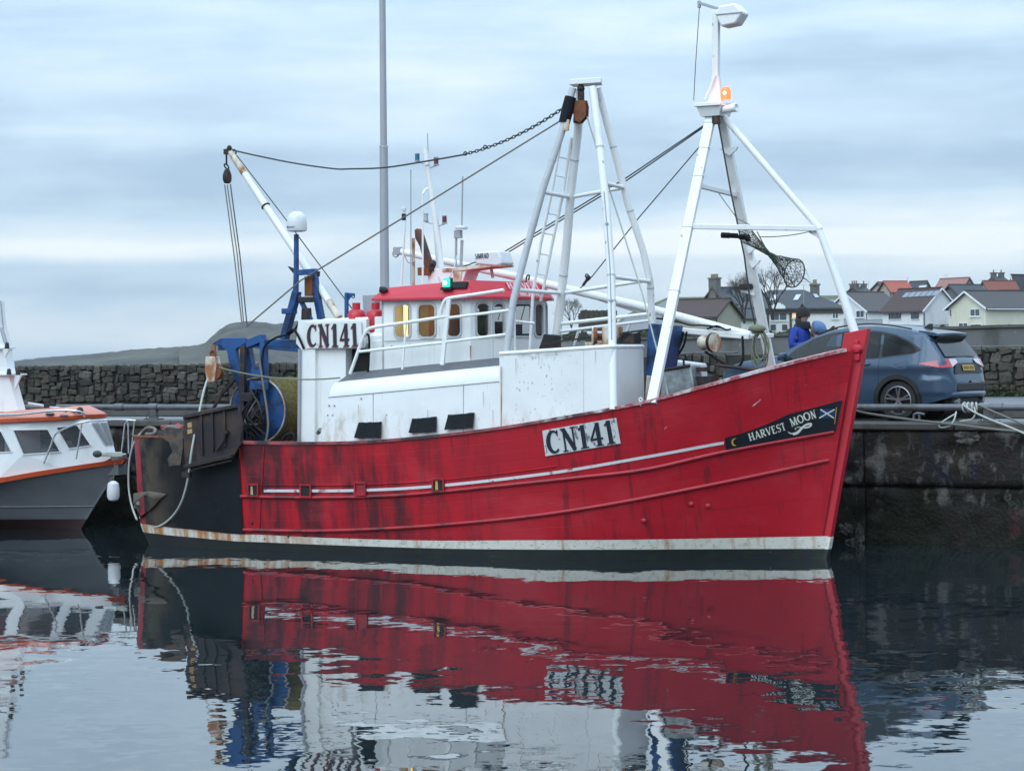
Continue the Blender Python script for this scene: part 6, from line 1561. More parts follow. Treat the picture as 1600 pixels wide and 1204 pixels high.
# ================================================================== blue car on the quay
M['carblue'] = pmat('blue_car_paint', (0.036, 0.070, 0.118), .34, .25, var=.05, scale=1, coat=.45)
M['carblack'] = pmat('black_car_trim', (.014, .015, .017), .5, var=.2, scale=6)
M['carglass'] = pmat('tinted_car_glass', (.006, .008, .010), .05, var=0, alpha=.97, spec=.4)
M['carglass_front'] = pmat('clear_car_glass', (.03, .04, .045), .04, var=0, alpha=.45, spec=.8)
M['tyre'] = pmat('tyre_rubber', (.016, .016, .017), .75, var=.2, scale=9)
M['alloy'] = pmat('alloy_rim', (.28, .29, .31), .3, .8, var=.1, scale=6)
M['tail_red'] = pmat('tail_lamp_red', (.42, .020, .045), .2, var=.1, scale=20, coat=.6)
M['tail_clear'] = pmat('tail_lamp_clear', (.55, .42, .45), .2, var=.15, scale=20, coat=.6)
M['plate'] = pmat('yellow_number_plate', (.50, .33, .06), .5, var=.1, scale=20)
M['chrome'] = pmat('bright_trim', (.5, .51, .53), .2, .9, var=.05)
SC = 1.035
wheel_p = P(1402, 652, 4.40)
car = empty('parked_car', 'dark blue hatchback car parked on the quay behind the trawler bow', 'car')
car.matrix_world = BM @ Matrix.Translation((wheel_p.x, 4.40, QZ)) @ Matrix.Rotation(R(-7), 4, 'Z') @ Matrix.Diagonal((SC, SC, SC, 1)) @ Matrix.Translation((-3.62, .93, 0))
LEN = 4.60
top_t = [(0, .72), (.04, .84), (.15, .95), (.5, 1.05), (1.0, 1.13), (1.25, 1.17), (1.6, 1.35), (1.95, 1.51), (2.3, 1.615), (2.7, 1.665), (3.1, 1.668), (3.5, 1.63), (3.85, 1.575), (4.06, 1.53), (4.16, 1.44), (4.30, 1.26), (4.44, 1.08), (4.50, 1.03), (4.55, .86), (4.58, .70), (4.60, .66)]
def ztop(x): return itp(top_t, x)
def zbot(x): return itp([(0, .34), (.3, .22), (.9, .22), (3.8, .24), (4.3, .33), (4.6, .42)], x)
def hw(x, z):
    f = .93
    if x < .9: f -= .30*((.9-x)/.9)**2.6
    if x > 3.85: f -= .17*((x-3.85)/.75)**2.4
    if x > 4.36: f -= .13*((x-4.36)/.24)**2
    if z > 1.0: f -= .33*(z-1.0) + .10*max(0, z-1.5)
    if z < .55: f -= .05*((.55-z)/.3)**2
    f += .018*math.exp(-((z-.93)/.06)**2)          # shoulder crease
    if x > 4.05 and .45 < z < .75: f += .03
    return max(f, .12)
WH = [(.92, .355), (3.62, .355)]
def arch(x, z): return any((x-a)**2 + (z-b)**2 < .40**2 for a, b in WH)
NX, NZ = 120, 26
xsn = [LEN*i/NX for i in range(NX+1)]
mb = MB(); sect = []
for x in xsn:
    zt, zb = ztop(x), zbot(x); s_ = []
    for j in range(NZ+1):
        t = j/NZ; z = lerp(zb, zt, t*.985) if zt > zb+.02 else zb
        s_.append((hw(x, z), z))
    yt = hw(x, zt)*.94
    for k in range(1, 7): s_.append((yt*(1-k/6), zt + .035*math.sin(math.pi/2*k/6)*(1 if x > .1 else 0)))
    sect.append(s_)
nn = len(sect[0])
for side in (-1, 1):
    vs = [Vector((xsn[i], side*sect[i][j][0], sect[i][j][1])) for i in range(NX+1) for j in range(nn)]
    fs = []
    for i in range(NX):
        for j in range(nn-1):
            cx = (xsn[i]+xsn[i+1])/2; cz = (sect[i][j][1]+sect[i][j+1][1]+sect[i+1][j][1]+sect[i+1][j+1][1])/4
            if j < NZ and arch(cx, cz): continue
            fs.append((i*nn+j, (i+1)*nn+j, (i+1)*nn+j+1, i*nn+j+1))
    mb.add(vs, fs)
    mb.f.append(tuple(len(mb.v)-nn+j for j in range(nn)))
mb.build('body', 'carblue', car, angle=65)
def side_patch(name, mat, poly, off=.006, sides=(-1, 1), th=.0):
    for s_ in sides:
        # refine the outline so that it follows the curved side
        pts = []
        for i in range(len(poly)):
            a, b = poly[i], poly[(i+1) % len(poly)]
            for k in range(4): pts.append((lerp(a[0], b[0], k/4), lerp(a[1], b[1], k/4)))
        vs = [Vector((x, s_*(hw(x, z)+off), z)) for x, z in pts]
        mb = MB(); mb.add(vs, [tuple(range(len(vs)))]); o = mb.build(name, mat, car, angle=0, fix=False)
dlo = [(1.36, 1.06), (1.62, 1.27), (1.96, 1.46), (2.3, 1.555), (2.75, 1.595), (3.2, 1.58), (3.55, 1.51), (3.85, 1.38), (4.05, 1.24), (3.92, 1.17), (3.2, 1.09), (2.3, 1.06)]
side_patch('window_surround', 'carblack', dlo, .004)
side_patch('front_window', 'carglass_front', [(1.46, 1.085), (1.70, 1.29), (2.0, 1.45), (2.36, 1.545), (2.40, 1.545), (2.40, 1.085)], .009)
side_patch('rear_window', 'carglass', [(2.50, 1.085), (2.50, 1.56), (2.75, 1.57), (3.18, 1.555), (3.26, 1.545), (3.26, 1.12)], .009)
side_patch('quarter_window', 'carglass', [(3.32, 1.125), (3.32, 1.535), (3.55, 1.48), (3.82, 1.365), (3.99, 1.245), (3.90, 1.19)], .009)
for xx in (1.20, 2.45, 3.28):
    for s_ in (-1,):
        mb = MB(); zz = [.36 + .72*k/10 for k in range(11)]
        if xx == 3.28: zz = [z for z in zz if not arch(xx, z)]
        mb.tube([Vector((xx + (.05*math.sin(z*3) if xx < 2 else (-.12*max(0, .85-z) if xx > 3 else 0)), s_*(hw(xx, z)+.0005), z)) for z in zz], .004, 5); mb.build('door_gap', 'carblack', car)
for xx in (2.22, 3.02):
    mb = MB(); mb.tube([Vector((xx-.10, -(hw(xx, .99)+.018), .985)), Vector((xx+.09, -(hw(xx, .99)+.022), .995))], .018, 8); mb.build('door_handle', 'carblue', car)
side_patch('fuel_flap', 'carblue', [(3.50, .88), (3.50, 1.02), (3.56, 1.05), (3.80, 1.05), (3.84, 1.0), (3.80, .90)], .004, (-1,))
for (wx, wz) in WH:
    for s_ in (-1, 1):
        mb = MB(); O, I = [], []
        for k in range(25):
            a = R(-25 + 230*k/24); 
            po = (wx+.455*math.cos(a), wz+.455*math.sin(a)); pi_ = (wx+.375*math.cos(a), wz+.375*math.sin(a))
            O.append(Vector((po[0], s_*(hw(*po)+.012), po[1]))); I.append(Vector((pi_[0], s_*(hw(*pi_)+.012), pi_[1])))
        mb.grid([[o+Vector((0, -s_*.02, 0)) for o in O], O, I, [i+Vector((0, -s_*.12, 0)) for i in I]]); mb.build('wheel_arch', 'carblue' if False else 'carblack', car)
        mb = MB(); mb.lathe([(.40, 0), (.40, .5), (0, .5)], (wx, s_*(.88), wz), (0, -s_, 0), 20); mb.build('wheel_well', 'carblack', car)
        wl_ = part('wheel', car); c = Vector((wx, s_*.80, wz)); ax = Vector((0, s_, 0))
        mb = MB(); mb.lathe([(.24, -.10), (.33, -.10), (.352, -.07), (.355, 0), (.352, .07), (.33, .10), (.255, .105), (.245, .06)], c, ax, 40); mb.build('tyre', 'tyre', wl_)
        mb = MB(); mb.lathe([(.245, .06), (.252, .10), (.238, .105), (.228, .07), (.22, -.05)], c, ax, 40)
        mb.lathe([(0, .085), (.045, .085), (.06, .06), (.06, .0), (0, 0)], c, ax, 16)
        for k in range(5):
            for dd in (-.13, .13):
                a = 2*math.pi*k/5 + .3; a2 = a + dd*1.25
                p0 = c + Vector((math.cos(a)*.045, s_*.07, math.sin(a)*.045)); p1 = c + Vector((math.cos(a2)*.235, s_*.085, math.sin(a2)*.235)); mb.bar(p0, p1, .028, .03, (0, 1, 0))
        mb.build('rim', 'alloy', wl_); mb = MB(); mb.lathe([(0, -.02), (.22, -.02)], c, ax, 24); mb.build('brake_disc', 'carblack', wl_)
# rear: screen, spoiler, lamps, plate, bumper
def xtail(z):                # tail-gate profile
    lo, hi = 4.06, 4.6
    for _ in range(30):
        m_ = (lo+hi)/2
        if ztop(m_) > z: lo = m_
        else: hi = m_
    return lo
def tail(y, z, off=.006):
    x = xtail(z); bulge = .035*(1-(abs(y)/.8)**2)
    return Vector((x + off + bulge*.3, y, z + off*.6 + .03*(1-min(abs(y)/.8, 1)**2)*0 + .03))
def tail_patch(name, mat, pts, off=.01, label=None):
    mb = MB(); mb.add([tail(y, z, off) for y, z in pts], [tuple(range(len(pts)))]); mb.build(name, mat, car, angle=0, fix=False)
mb = MB(); zs_ = [1.08, 1.16, 1.24, 1.32, 1.40, 1.47]
mb.grid([[tail(t*lerp(.74, .63, (z-1.08)/.39), z, .012) for t in (-1, -.85, -.5, 0, .5, .85, 1)] for z in zs_]); mb.build('rear_window', 'carglass', car, angle=60, fix=False)
mb = MB(); rows = []
for x, z0, z1 in ((3.98, 1.535, 1.575), (4.12, 1.50, 1.56), (4.27, 1.475, 1.535), (4.33, 1.475, 1.51)):
    rows.append([Vector((x - .05*(abs(t)**2), t*.67, z0 + .02*(1-t*t))) for t in (-1, -.6, 0, .6, 1)] + [Vector((x - .05*(abs(t)**2), t*.67, z1+.02*(1-t*t))) for t in (1, .6, 0, -.6, -1)])
mb.grid(rows, closed=True); mb.f.append(tuple(len(mb.v)-10+k for k in range(10))); mb.build('spoiler', 'carblue', car, angle=50)
mb = MB(); mb.prism([(4.29, -.60, 1.462), (4.29, .60, 1.462), (4.20, .62, 1.38), (4.20, -.62, 1.38)], (0, 0, .02)); mb.build('spoiler_underside', 'carblack', car)
for s_ in (-1, 1):
    def lamp(name, mat, t0, t1, zlo, zhi):
        top, bot = [], []
        for k in range(7):
            t = lerp(t0, t1, k/6)
            if t < .5:                   # on the side of the body
                x = lerp(4.06, 4.47, t*2); zl, zh = lerp(.985, zlo(.5), t*2), lerp(1.0, zhi(.5), t*2)
                bot.append(Vector((x, s_*(hw(x, zl)+.012), zl))); top.append(Vector((x-.02, s_*(hw(x, zh)+.012), zh)))
            else:
                y = lerp(hw(4.47, .98)+.005, .40, (t-.5)*2); zl, zh = zlo(t), zhi(t)
                q = tail(y, zl, .02); q2 = tail(y, zh, .02); bot.append(Vector((q.x-.0, s_*q.y, q.z-.03))); top.append(Vector((q2.x, s_*q2.y, q2.z-.03)))
        mb = MB(); mb.grid([bot, top]); mb.build(name, mat, car, angle=60)
    zlo = lambda t: itp([(0, .985), (.5, .915), (.66, .92), (1, 1.0)], t); zhi = lambda t: itp([(0, 1.0), (.5, 1.065), (1, 1.06)], t)
    lamp('tail_lamp', 'tail_red', 0, .68, zlo, zhi); lamp('tail_lamp', 'tail_clear', .68, 1.0, zlo, zhi)
tail_patch('tailgate_panel', 'carblack', [(-.62, .78), (.62, .78), (.50, .96), (-.50, .96)], .010)
tail_patch('number_plate', 'plate', [(-.26, .825), (.26, .825), (.26, .925), (-.26, .925)], .020)
mb = MB()
for k in range(7):
    y = -.20 + .062*k + (.025 if k > 3 else 0); mb.add([tail(y-.018, .845, .025), tail(y+.018, .845, .025), tail(y+.018, .905, .025), tail(y-.018, .905, .025)], [(0, 1, 2, 3)])
mb.build('plate_marks', pmat('blurred_plate_print', (.20, .13, .035), .6, var=.6, scale=40), car, fix=False)
mb = MB(); mb.box((4.585, 0, .58), (.07, 1.20, .15)); mb.build('bumper_insert', 'carblack', car, bevel=.02)
mb = MB(); mb.tube([Vector((4.40, -.78, .44)), Vector((4.56, -.66, .45)), Vector((4.635, -.3, .455)), Vector((4.635, .3, .455)), Vector((4.56, .66, .45)), Vector((4.40, .78, .44))], .055, 10); mb.build('bumper', 'carblue', car)
mb = MB(); mb.box((4.45, 0, .34), (.2, 1.25, .14)); mb.build('diffuser', 'carblack', car, bevel=.03)
for s_ in (-1, 1):
    mb = MB(); mb.tube([(4.40, s_*.55, .34), (4.62, s_*.56, .335)], .055, 12); mb.build('exhaust_pipe', 'chrome', car)
mb = MB(); mb.bar((1.42, -.93, 1.10), (1.44, -1.06, 1.14), .05, .03); mb.build('mirror_arm', 'carblack', car)
mb = MB(); mb.hexa([Vector(q) for q in ((1.36, -1.14, 1.09), (1.50, -1.12, 1.09), (1.52, -.96, 1.10), (1.38, -.97, 1.10), (1.40, -1.13, 1.21), (1.50, -1.12, 1.22), (1.52, -.97, 1.21), (1.42, -.97, 1.21))]); mb.build('door_mirror', 'carblue', car, bevel=.035)
mb = MB(); mb.box((1.44, -1.05, 1.085), (.13, .15, .03)); mb.build('mirror_base', 'carblack', car, bevel=.01)
mb = MB(); mb.tube(spline([Vector((x, -(hw(x, ztop(x))*.93), ztop(x)+.022 + .02*math.sin(math.pi*(x-2.0)/1.8))) for x in (2.0, 2.4, 2.9, 3.4, 3.8)], 4), .014, 8); mb.build('roof_rail', 'carblack', car)
mb = MB(); mb.prism([(3.72, -.03, 1.62), (3.90, -.03, 1.59), (3.90, -.03, 1.70), (3.84, -.03, 1.70)], (0, .06, 0)); mb.build('roof_aerial', 'carblack', car, bevel=.01)
mb = MB(); mb.tube([(4.40, .1, 1.14), (4.43, .42, 1.13)], .016, 6); mb.build('rear_wiper', 'carblack', car)
mb = MB(); mb.prism([(.05, -.62, .80), (.42, -.80, .86), (.50, -.83, .94), (.22, -.70, .92)], (0, .05, .03)); mb.build('headlamp', 'tail_clear', car)
mb = MB()
for x in (1.9, 2.9):
    for y in (-.4, .4): mb.box((x, y, .85), (.35, .45, .6)); mb.box((x+.2, y, 1.2), (.14, .42, .4)); mb.box((x+.22, y, 1.47), (.1, .24, .18))
mb.torus((1.75, .4, 1.08), (.9, 0, .4), .19, .018, 18, 6); mb.box((1.35, 0, .95), (.4, 1.4, .25)); mb.build('seats', 'carblack', car, bevel=.03)

# ================================================================== people beyond the car
M['skin'] = pmat('skin', (.42, .24, .18), .5, var=.06, scale=8)
M['jacket_blue'] = pmat('royal_blue_jacket', (.012, .042, .30), .75, var=.25, scale=6, bump=.5, bscale=9, bdist=.03)
M['jacket_pale'] = pmat('grey_blue_jacket', (.09, .17, .32), .75, var=.2, scale=6, bump=.4, bscale=9, bdist=.03)
M['navy'] = pmat('navy_scarf', (.012, .014, .03), .9, var=.3, scale=9)
M['knit'] = pmat('dark_knit_hat', (.020, .019, .020), .95, var=.35, scale=30, bump=.9, bscale=60)
M['jeans'] = pmat('dark_trousers', (.03, .035, .05), .85, var=.2, scale=8)
M['hair'] = pmat('dark_hair', (.022, .014, .010), .6, var=.4, scale=20)
def skinned(name, mat, parent, verts, edges, radii, root=0, sub=2):
    me = bpy.data.meshes.new(name); me.from_pydata([tuple(v) for v in verts], edges, []); me.update()
    o = bpy.data.objects.new(name, me); col.objects.link(o); o.parent = parent; me.materials.append(M[mat])
    o.modifiers.new('skin', 'SKIN')
    if not me.skin_vertices: me.attributes  # layer is made with the modifier below
    lay = me.skin_vertices[0].data if len(me.skin_vertices) else None
    if lay is None:
        bm = bmesh.new(); bm.from_mesh(me); bm.verts.layers.skin.verify(); bm.to_mesh(me); bm.free(); lay = me.skin_vertices[0].data
    for i, r_ in enumerate(radii): lay[i].radius = (r_, r_) if not isinstance(r_, tuple) else r_; lay[i].use_root = (i == root)
    s_ = o.modifiers.new('sub', 'SUBSURF'); s_.levels = sub; s_.render_levels = sub
    for m_ in o.modifiers:
        if m_.type == 'SKIN': m_.use_smooth_shade = True
    return o
def person(label, loc, face, lean, jacket, hood, hgt=1.78):
    """body frame: x ahead, y left, z up"""
    e_ = empty('person', label, 'person', 'people talking beyond the car')
    k = hgt/1.78
    e_.matrix_world = Matrix.Translation(loc) @ Matrix.Rotation(face, 4, 'Z') @ Matrix.Scale(k, 4)
    L_ = lambda z: lean*max(0, z-.95)
    J = lambda x, y, z: Vector((x + L_(z), y, z))
    hands = [J(.30, .12, 1.12), J(.34, -.10, 1.14)]
    V = [J(0, 0, .95), J(0, 0, 1.15), J(0, 0, 1.38), J(.0, 0, 1.48), J(.02, 0, 1.56), J(.035, 0, 1.66), J(.02, 0, 1.73),
         J(0, .10, .88), J(.02, .11, .50), J(-.02, .12, .09), J(.10, .13, .045), J(0, -.10, .88), J(.02, -.11, .50), J(-.02, -.12, .09), J(.10, -.13, .045),
         J(0, .19, 1.40), J(.0, .25, 1.14), hands[0], J(0, -.19, 1.40), J(.0, -.25, 1.14), hands[1]]
    E = [(0, 1), (1, 2), (2, 3), (3, 4), (4, 5), (5, 6), (0, 7), (7, 8), (8, 9), (9, 10), (0, 11), (11, 12), (12, 13), (13, 14), (2, 15), (15, 16), (16, 17), (2, 18), (18, 19), (19, 20)]
    Rr = [.13, .12, .14, .06, .065, .098, .075, .085, .06, .045, .04, .085, .06, .045, .04, .06, .045, .035, .06, .045, .035]
    skinned('body', 'skin', e_, V, E, Rr)
    # fingers closed loosely
    for s_, h_ in ((1, hands[0]), (-1, hands[1])):
        for f_ in range(4):
            mb = MB(); y = -.03 + .02*f_; l = (.075, .085, .08, .06)[f_]
            mb.tube([h_+Vector((.02, y, .0)), h_+Vector((.02+l*.6, y, -.01)), h_+Vector((.02+l*.75, y, -.045))], [.010, .009, .007], 6); mb.build('finger', 'skin', e_)
        mb = MB(); mb.tube([h_+Vector((.0, -s_*.035, .01)), h_+Vector((.04, -s_*.055, .0))], [.012, .009], 6); mb.build('thumb', 'skin', e_)
    JV = [J(0, 0, .80), J(0, 0, 1.10), J(0, 0, 1.36), J(0, 0, 1.47), J(0, .20, 1.40), J(-.02, .27, 1.14), hands[0]-Vector((.05, 0, 0)), J(0, -.20, 1.40), J(-.02, -.27, 1.14), hands[1]-Vector((.05, 0, 0))]
    skinned('jacket', jacket, e_, JV, [(0, 1), (1, 2), (2, 3), (2, 4), (4, 5), (5, 6), (2, 7), (7, 8), (8, 9)], [.19, .185, .185, .11, .095, .078, .062, .095, .078, .062])
    TV = [J(0, 0, .92), J(0, .10, .86), J(.02, .11, .50), J(-.02, .12, .10), J(0, -.10, .86), J(.02, -.11, .50), J(-.02, -.12, .10)]
    skinned('trousers', 'jeans', e_, TV, [(0, 1), (1, 2), (2, 3), (0, 4), (4, 5), (5, 6)], [.14, .10, .075, .062, .10, .075, .062])
    hc = J(.035, 0, 1.66)
    for s_ in (-1, 1):
        mb = MB(); mb.ball(J(.06, s_*.12, .05), (.14, .05, .05), 10, 6); mb.build('shoe', 'carblack', e_)
        mb = MB(); mb.ball(hc+Vector((.085, s_*.035, .02)), (.012, .016, .010), 8, 6); mb.build('eye', 'carblack', e_)
    mb = MB(); mb.add([hc+Vector((.09, 0, .02)), hc+Vector((.125, 0, -.02)), hc+Vector((.09, .018, -.03)), hc+Vector((.09, -.018, -.03))], [(0, 1, 2), (0, 3, 1), (1, 3, 2)]); mb.build('nose', 'skin', e_)
    if hood:
        mb = MB(); rows = []
        for i in range(9):
            ph = math.pi*(.02 + .78*i/8)
            rows.append([hc + Vector((-.04 + .20*math.sin(ph)*math.cos(a)*(1 if math.cos(a) < .3 else .7) - .05*(i/8)**2, .15*math.sin(ph)*math.sin(a)*(1+.35*(i/8)**2), .0 + .15*math.cos(ph) - .03*math.sin(3*a)*math.sin(ph))) for a in [R(50 + 260*k/14) for k in range(15)]])
        mb.grid(rows); o = mb.build('hood', jacket, e_, angle=80); o.modifiers.new('t', 'SOLIDIFY').thickness = .02
    else:
        mb = MB(); mb.lathe([(0, .185), (.05, .18), (.095, .145), (.122, .085), (.128, .035), (.128, .0), (.118, -.005)], hc+Vector((-.012, 0, .0)), (-.12, 0, 1), 22)
        mb.ball(hc+Vector((-.03, 0, .20)), .03, 8, 6); mb.build('knit_hat', 'knit', e_)
        mb = MB(); mb.ball(hc+Vector((-.075, 0, -.07)), (.085, .11, .13), 12, 8); mb.ball(hc+Vector((-.11, 0, -.19)), (.08, .13, .09), 12, 8); mb.build('hair', 'hair', e_)
        mb = MB(); mb.lathe([(.10, -.07), (.135, -.04), (.14, .03), (.115, .08), (.09, .07)], J(.03, 0, 1.50), (.1, 0, 1), 18); mb.build('scarf', 'navy', e_)
    return e_
w1 = toW((P(1247, 520, 6.55).x, 6.55, 0)); w2 = toW((P(1283, 520, 6.7).x, 6.7, 0))
mb = MB(); mb.box((0, 8.1, QZ+.07), (70, 3.6, .16)); o = mb.build('pavement', 'coping', bevel=.02); in_boat(o); struct(o, 'raised pavement behind the parked car')
person('person in a royal blue jacket and dark knit hat facing right beyond the car', (w1.x, w1.y, QZ+.15), -TH-.15, .12, 'jacket_blue', False, 1.93)
person('person with a pale blue hood up, bending behind the car roof', (w2.x, w2.y, QZ+.15), math.pi-TH+.4, .16, 'jacket_pale', True, 1.69)

# ================================================================== lamp column behind the wheelhouse
lc = empty('lamp_column', 'tall grey lamp column rising behind the wheelhouse', 'lamp post')
pb = W(602.5, 640, 50.5); pt_ = W(597.0, -60, 50.5); pj = W(599.5, 229, 50.5)
mb = MB(); mb.tube([Vector((pb.x, pb.y, QZ)), pb.lerp(pj, .5), pj], [.105, .098, .090], 16); mb.build('lower_column', 'grey_light', lc)
mb = MB(); mb.tube([pj, pt_, pt_+(pt_-pj)*.1], [.075, .066, .064], 16); mb.build('upper_column', 'grey_light', lc)
mb = MB(); mb.tube([pj-Vector((0, 0, .02)), pj+Vector((0, 0, .02))], .093, 16); mb.build('column_joint', 'chrome', lc)
mb = MB(); mb.bar(pt_+(pt_-pj)*.1, pt_+(pt_-pj)*.1+Vector((.6, -.3, .05)), .1, .08); mb.box(pt_+(pt_-pj)*.1+Vector((.85, -.4, .05)), (.6, .3, .14)); mb.build('lantern', 'grey_light', lc)

# mooring ropes and ring on the right-hand quay edge
line('mooring_rope', 'grey mooring rope from the trawler bow along the quay edge', spline([P(1330, 636, .4), P(1347, 644, 2.6), P(1420, 655, 3.0), P(1500, 664, 3.05), P(1560, 671, 3.0), P(1640, 677, 2.9)], 6), .022, 'rope')
line('white_rope', 'pale rope tied to the pipe rail and running off to the right', spline([P(1505, 632, 3.33), P(1516, 640, 3.3), P(1540, 652, 3.2), P(1580, 668, 3.0), P(1640, 694, 2.8)], 6), .018, 'rope_pale')
line('mooring_line', 'dark grey rope from the pipe rail off to the right', [P(1528, 632, 3.36), P(1560, 646, 3.2), P(1640, 680, 2.9)], .018, 'rope')
lp = empty('rope_knot', 'loops of pale rope knotted round the pipe rail', 'rope'); in_boat(lp)
mb = MB()
for k in range(4): mb.torus((P(1508+6*k, 637, 3.42).x, 3.42, 2.395), (1, .2*(k-1.5), .1), .082, .017, 16, 6)
mb.tube(spline([P(1495, 645, 3.32), P(1478, 655, 3.15), P(1467, 664, 3.12), P(1472, 668, 3.1), P(1485, 665, 3.1)], 5), .014, 6); mb.tube(spline([P(1494, 643, 3.32), P(1491, 655, 3.15), P(1484, 666, 3.1)], 5), .014, 6); mb.tube(spline([P(1522, 636, 3.33), P(1524, 645, 3.3), P(1518, 655, 3.3), P(1500, 658, 3.35)], 5), .016, 6)
mb.build('rope_turns', 'rope_pale', lp)
cl_ = empty('quay_cleat', 'small grey mooring cleat on the quay by the car wheel', 'cleat'); in_boat(cl_)
c = P(1432, 657, 3.3); c.z = QZ+.015
mb = MB(); mb.box(c+Vector((0, 0, .02)), (.20, .14, .03)); mb.tube([c+Vector((-.05, 0, 0)), c+Vector((-.05, 0, .12))], .022, 8); mb.tube(spline([c+Vector((-.05, 0, .12)), c+Vector((.02, 0, .15)), c+Vector((.15, 0, .13))], 4), .024, 8); mb.tube([c+Vector((.05, 0, 0)), c+Vector((.05, 0, .13))], .022, 8); mb.build('cleat_body', 'pipe', cl_)

# ================================================================== houses on the rise behind
def hmat(n, c, **k): return pmat(n, c, k.pop('rough', .8), var=k.pop('var', .12), scale=k.pop('scale', .8), **k)
WALLS = {'white': hmat('white_render', (.70, .71, .71), marks=[((.5, .49, .46), .7, (1, 1, .4), .55, .7, .5)]), 'cream': hmat('cream_render', (.62, .59, .47), marks=[((.45, .42, .33), .7, (1, 1, .4), .55, .7, .5)]), 'beige': hmat('beige_render', (.36, .33, .28)), 'stone': hmat('dark_stone', (.13, .12, .11), var=.3, scale=2), 'grey': hmat('grey_render', (.42, .43, .43)), 'pink': hmat('pinkish_render', (.40, .34, .32))}
ROOFS = {'slate': hmat('slate_roof', (.055, .060, .070), var=.25, scale=1.5, bump=.3, bscale=3, bdist=.1), 'brown': hmat('brown_tiles', (.062, .040, .038), var=.25, scale=1.5, bump=.3, bscale=3, bdist=.1), 'grey': hmat('grey_brown_tiles', (.070, .064, .066), var=.2, scale=1.5, bump=.3, bscale=3, bdist=.1), 'red': hmat('red_tiles', (.34, .085, .060), var=.2, scale=1.5, bump=.3, bscale=3, bdist=.1), 'rose': hmat('faded_red_tiles', (.30, .15, .13), var=.2, scale=1.5, bump=.3, bscale=3, bdist=.1), 'rust': hmat('dull_red_tiles', (.19, .06, .045), var=.25, scale=1.5, bump=.3, bscale=3, bdist=.1)}
M['upvc'] = pmat('white_window_frame', (.75, .76, .77), .5, var=.03); M['hglass'] = pmat('house_window_glass', (.055, .075, .095), .08, var=.2, scale=3, spec=.8)
M['lit'] = pmat('lit_window', (.5, .3, .15), .4, emit=(1.0, .40, .12), estr=1.5); M['pot'] = pmat('chimney_pots', (.22, .19, .11), .8, var=.2)
M['solar'] = pmat('solar_panels', (.16, .19, .24), .12, var=.1, scale=1, spec=.8); M['frame_dark'] = pmat('dark_window_frame', (.06, .05, .05), .6)
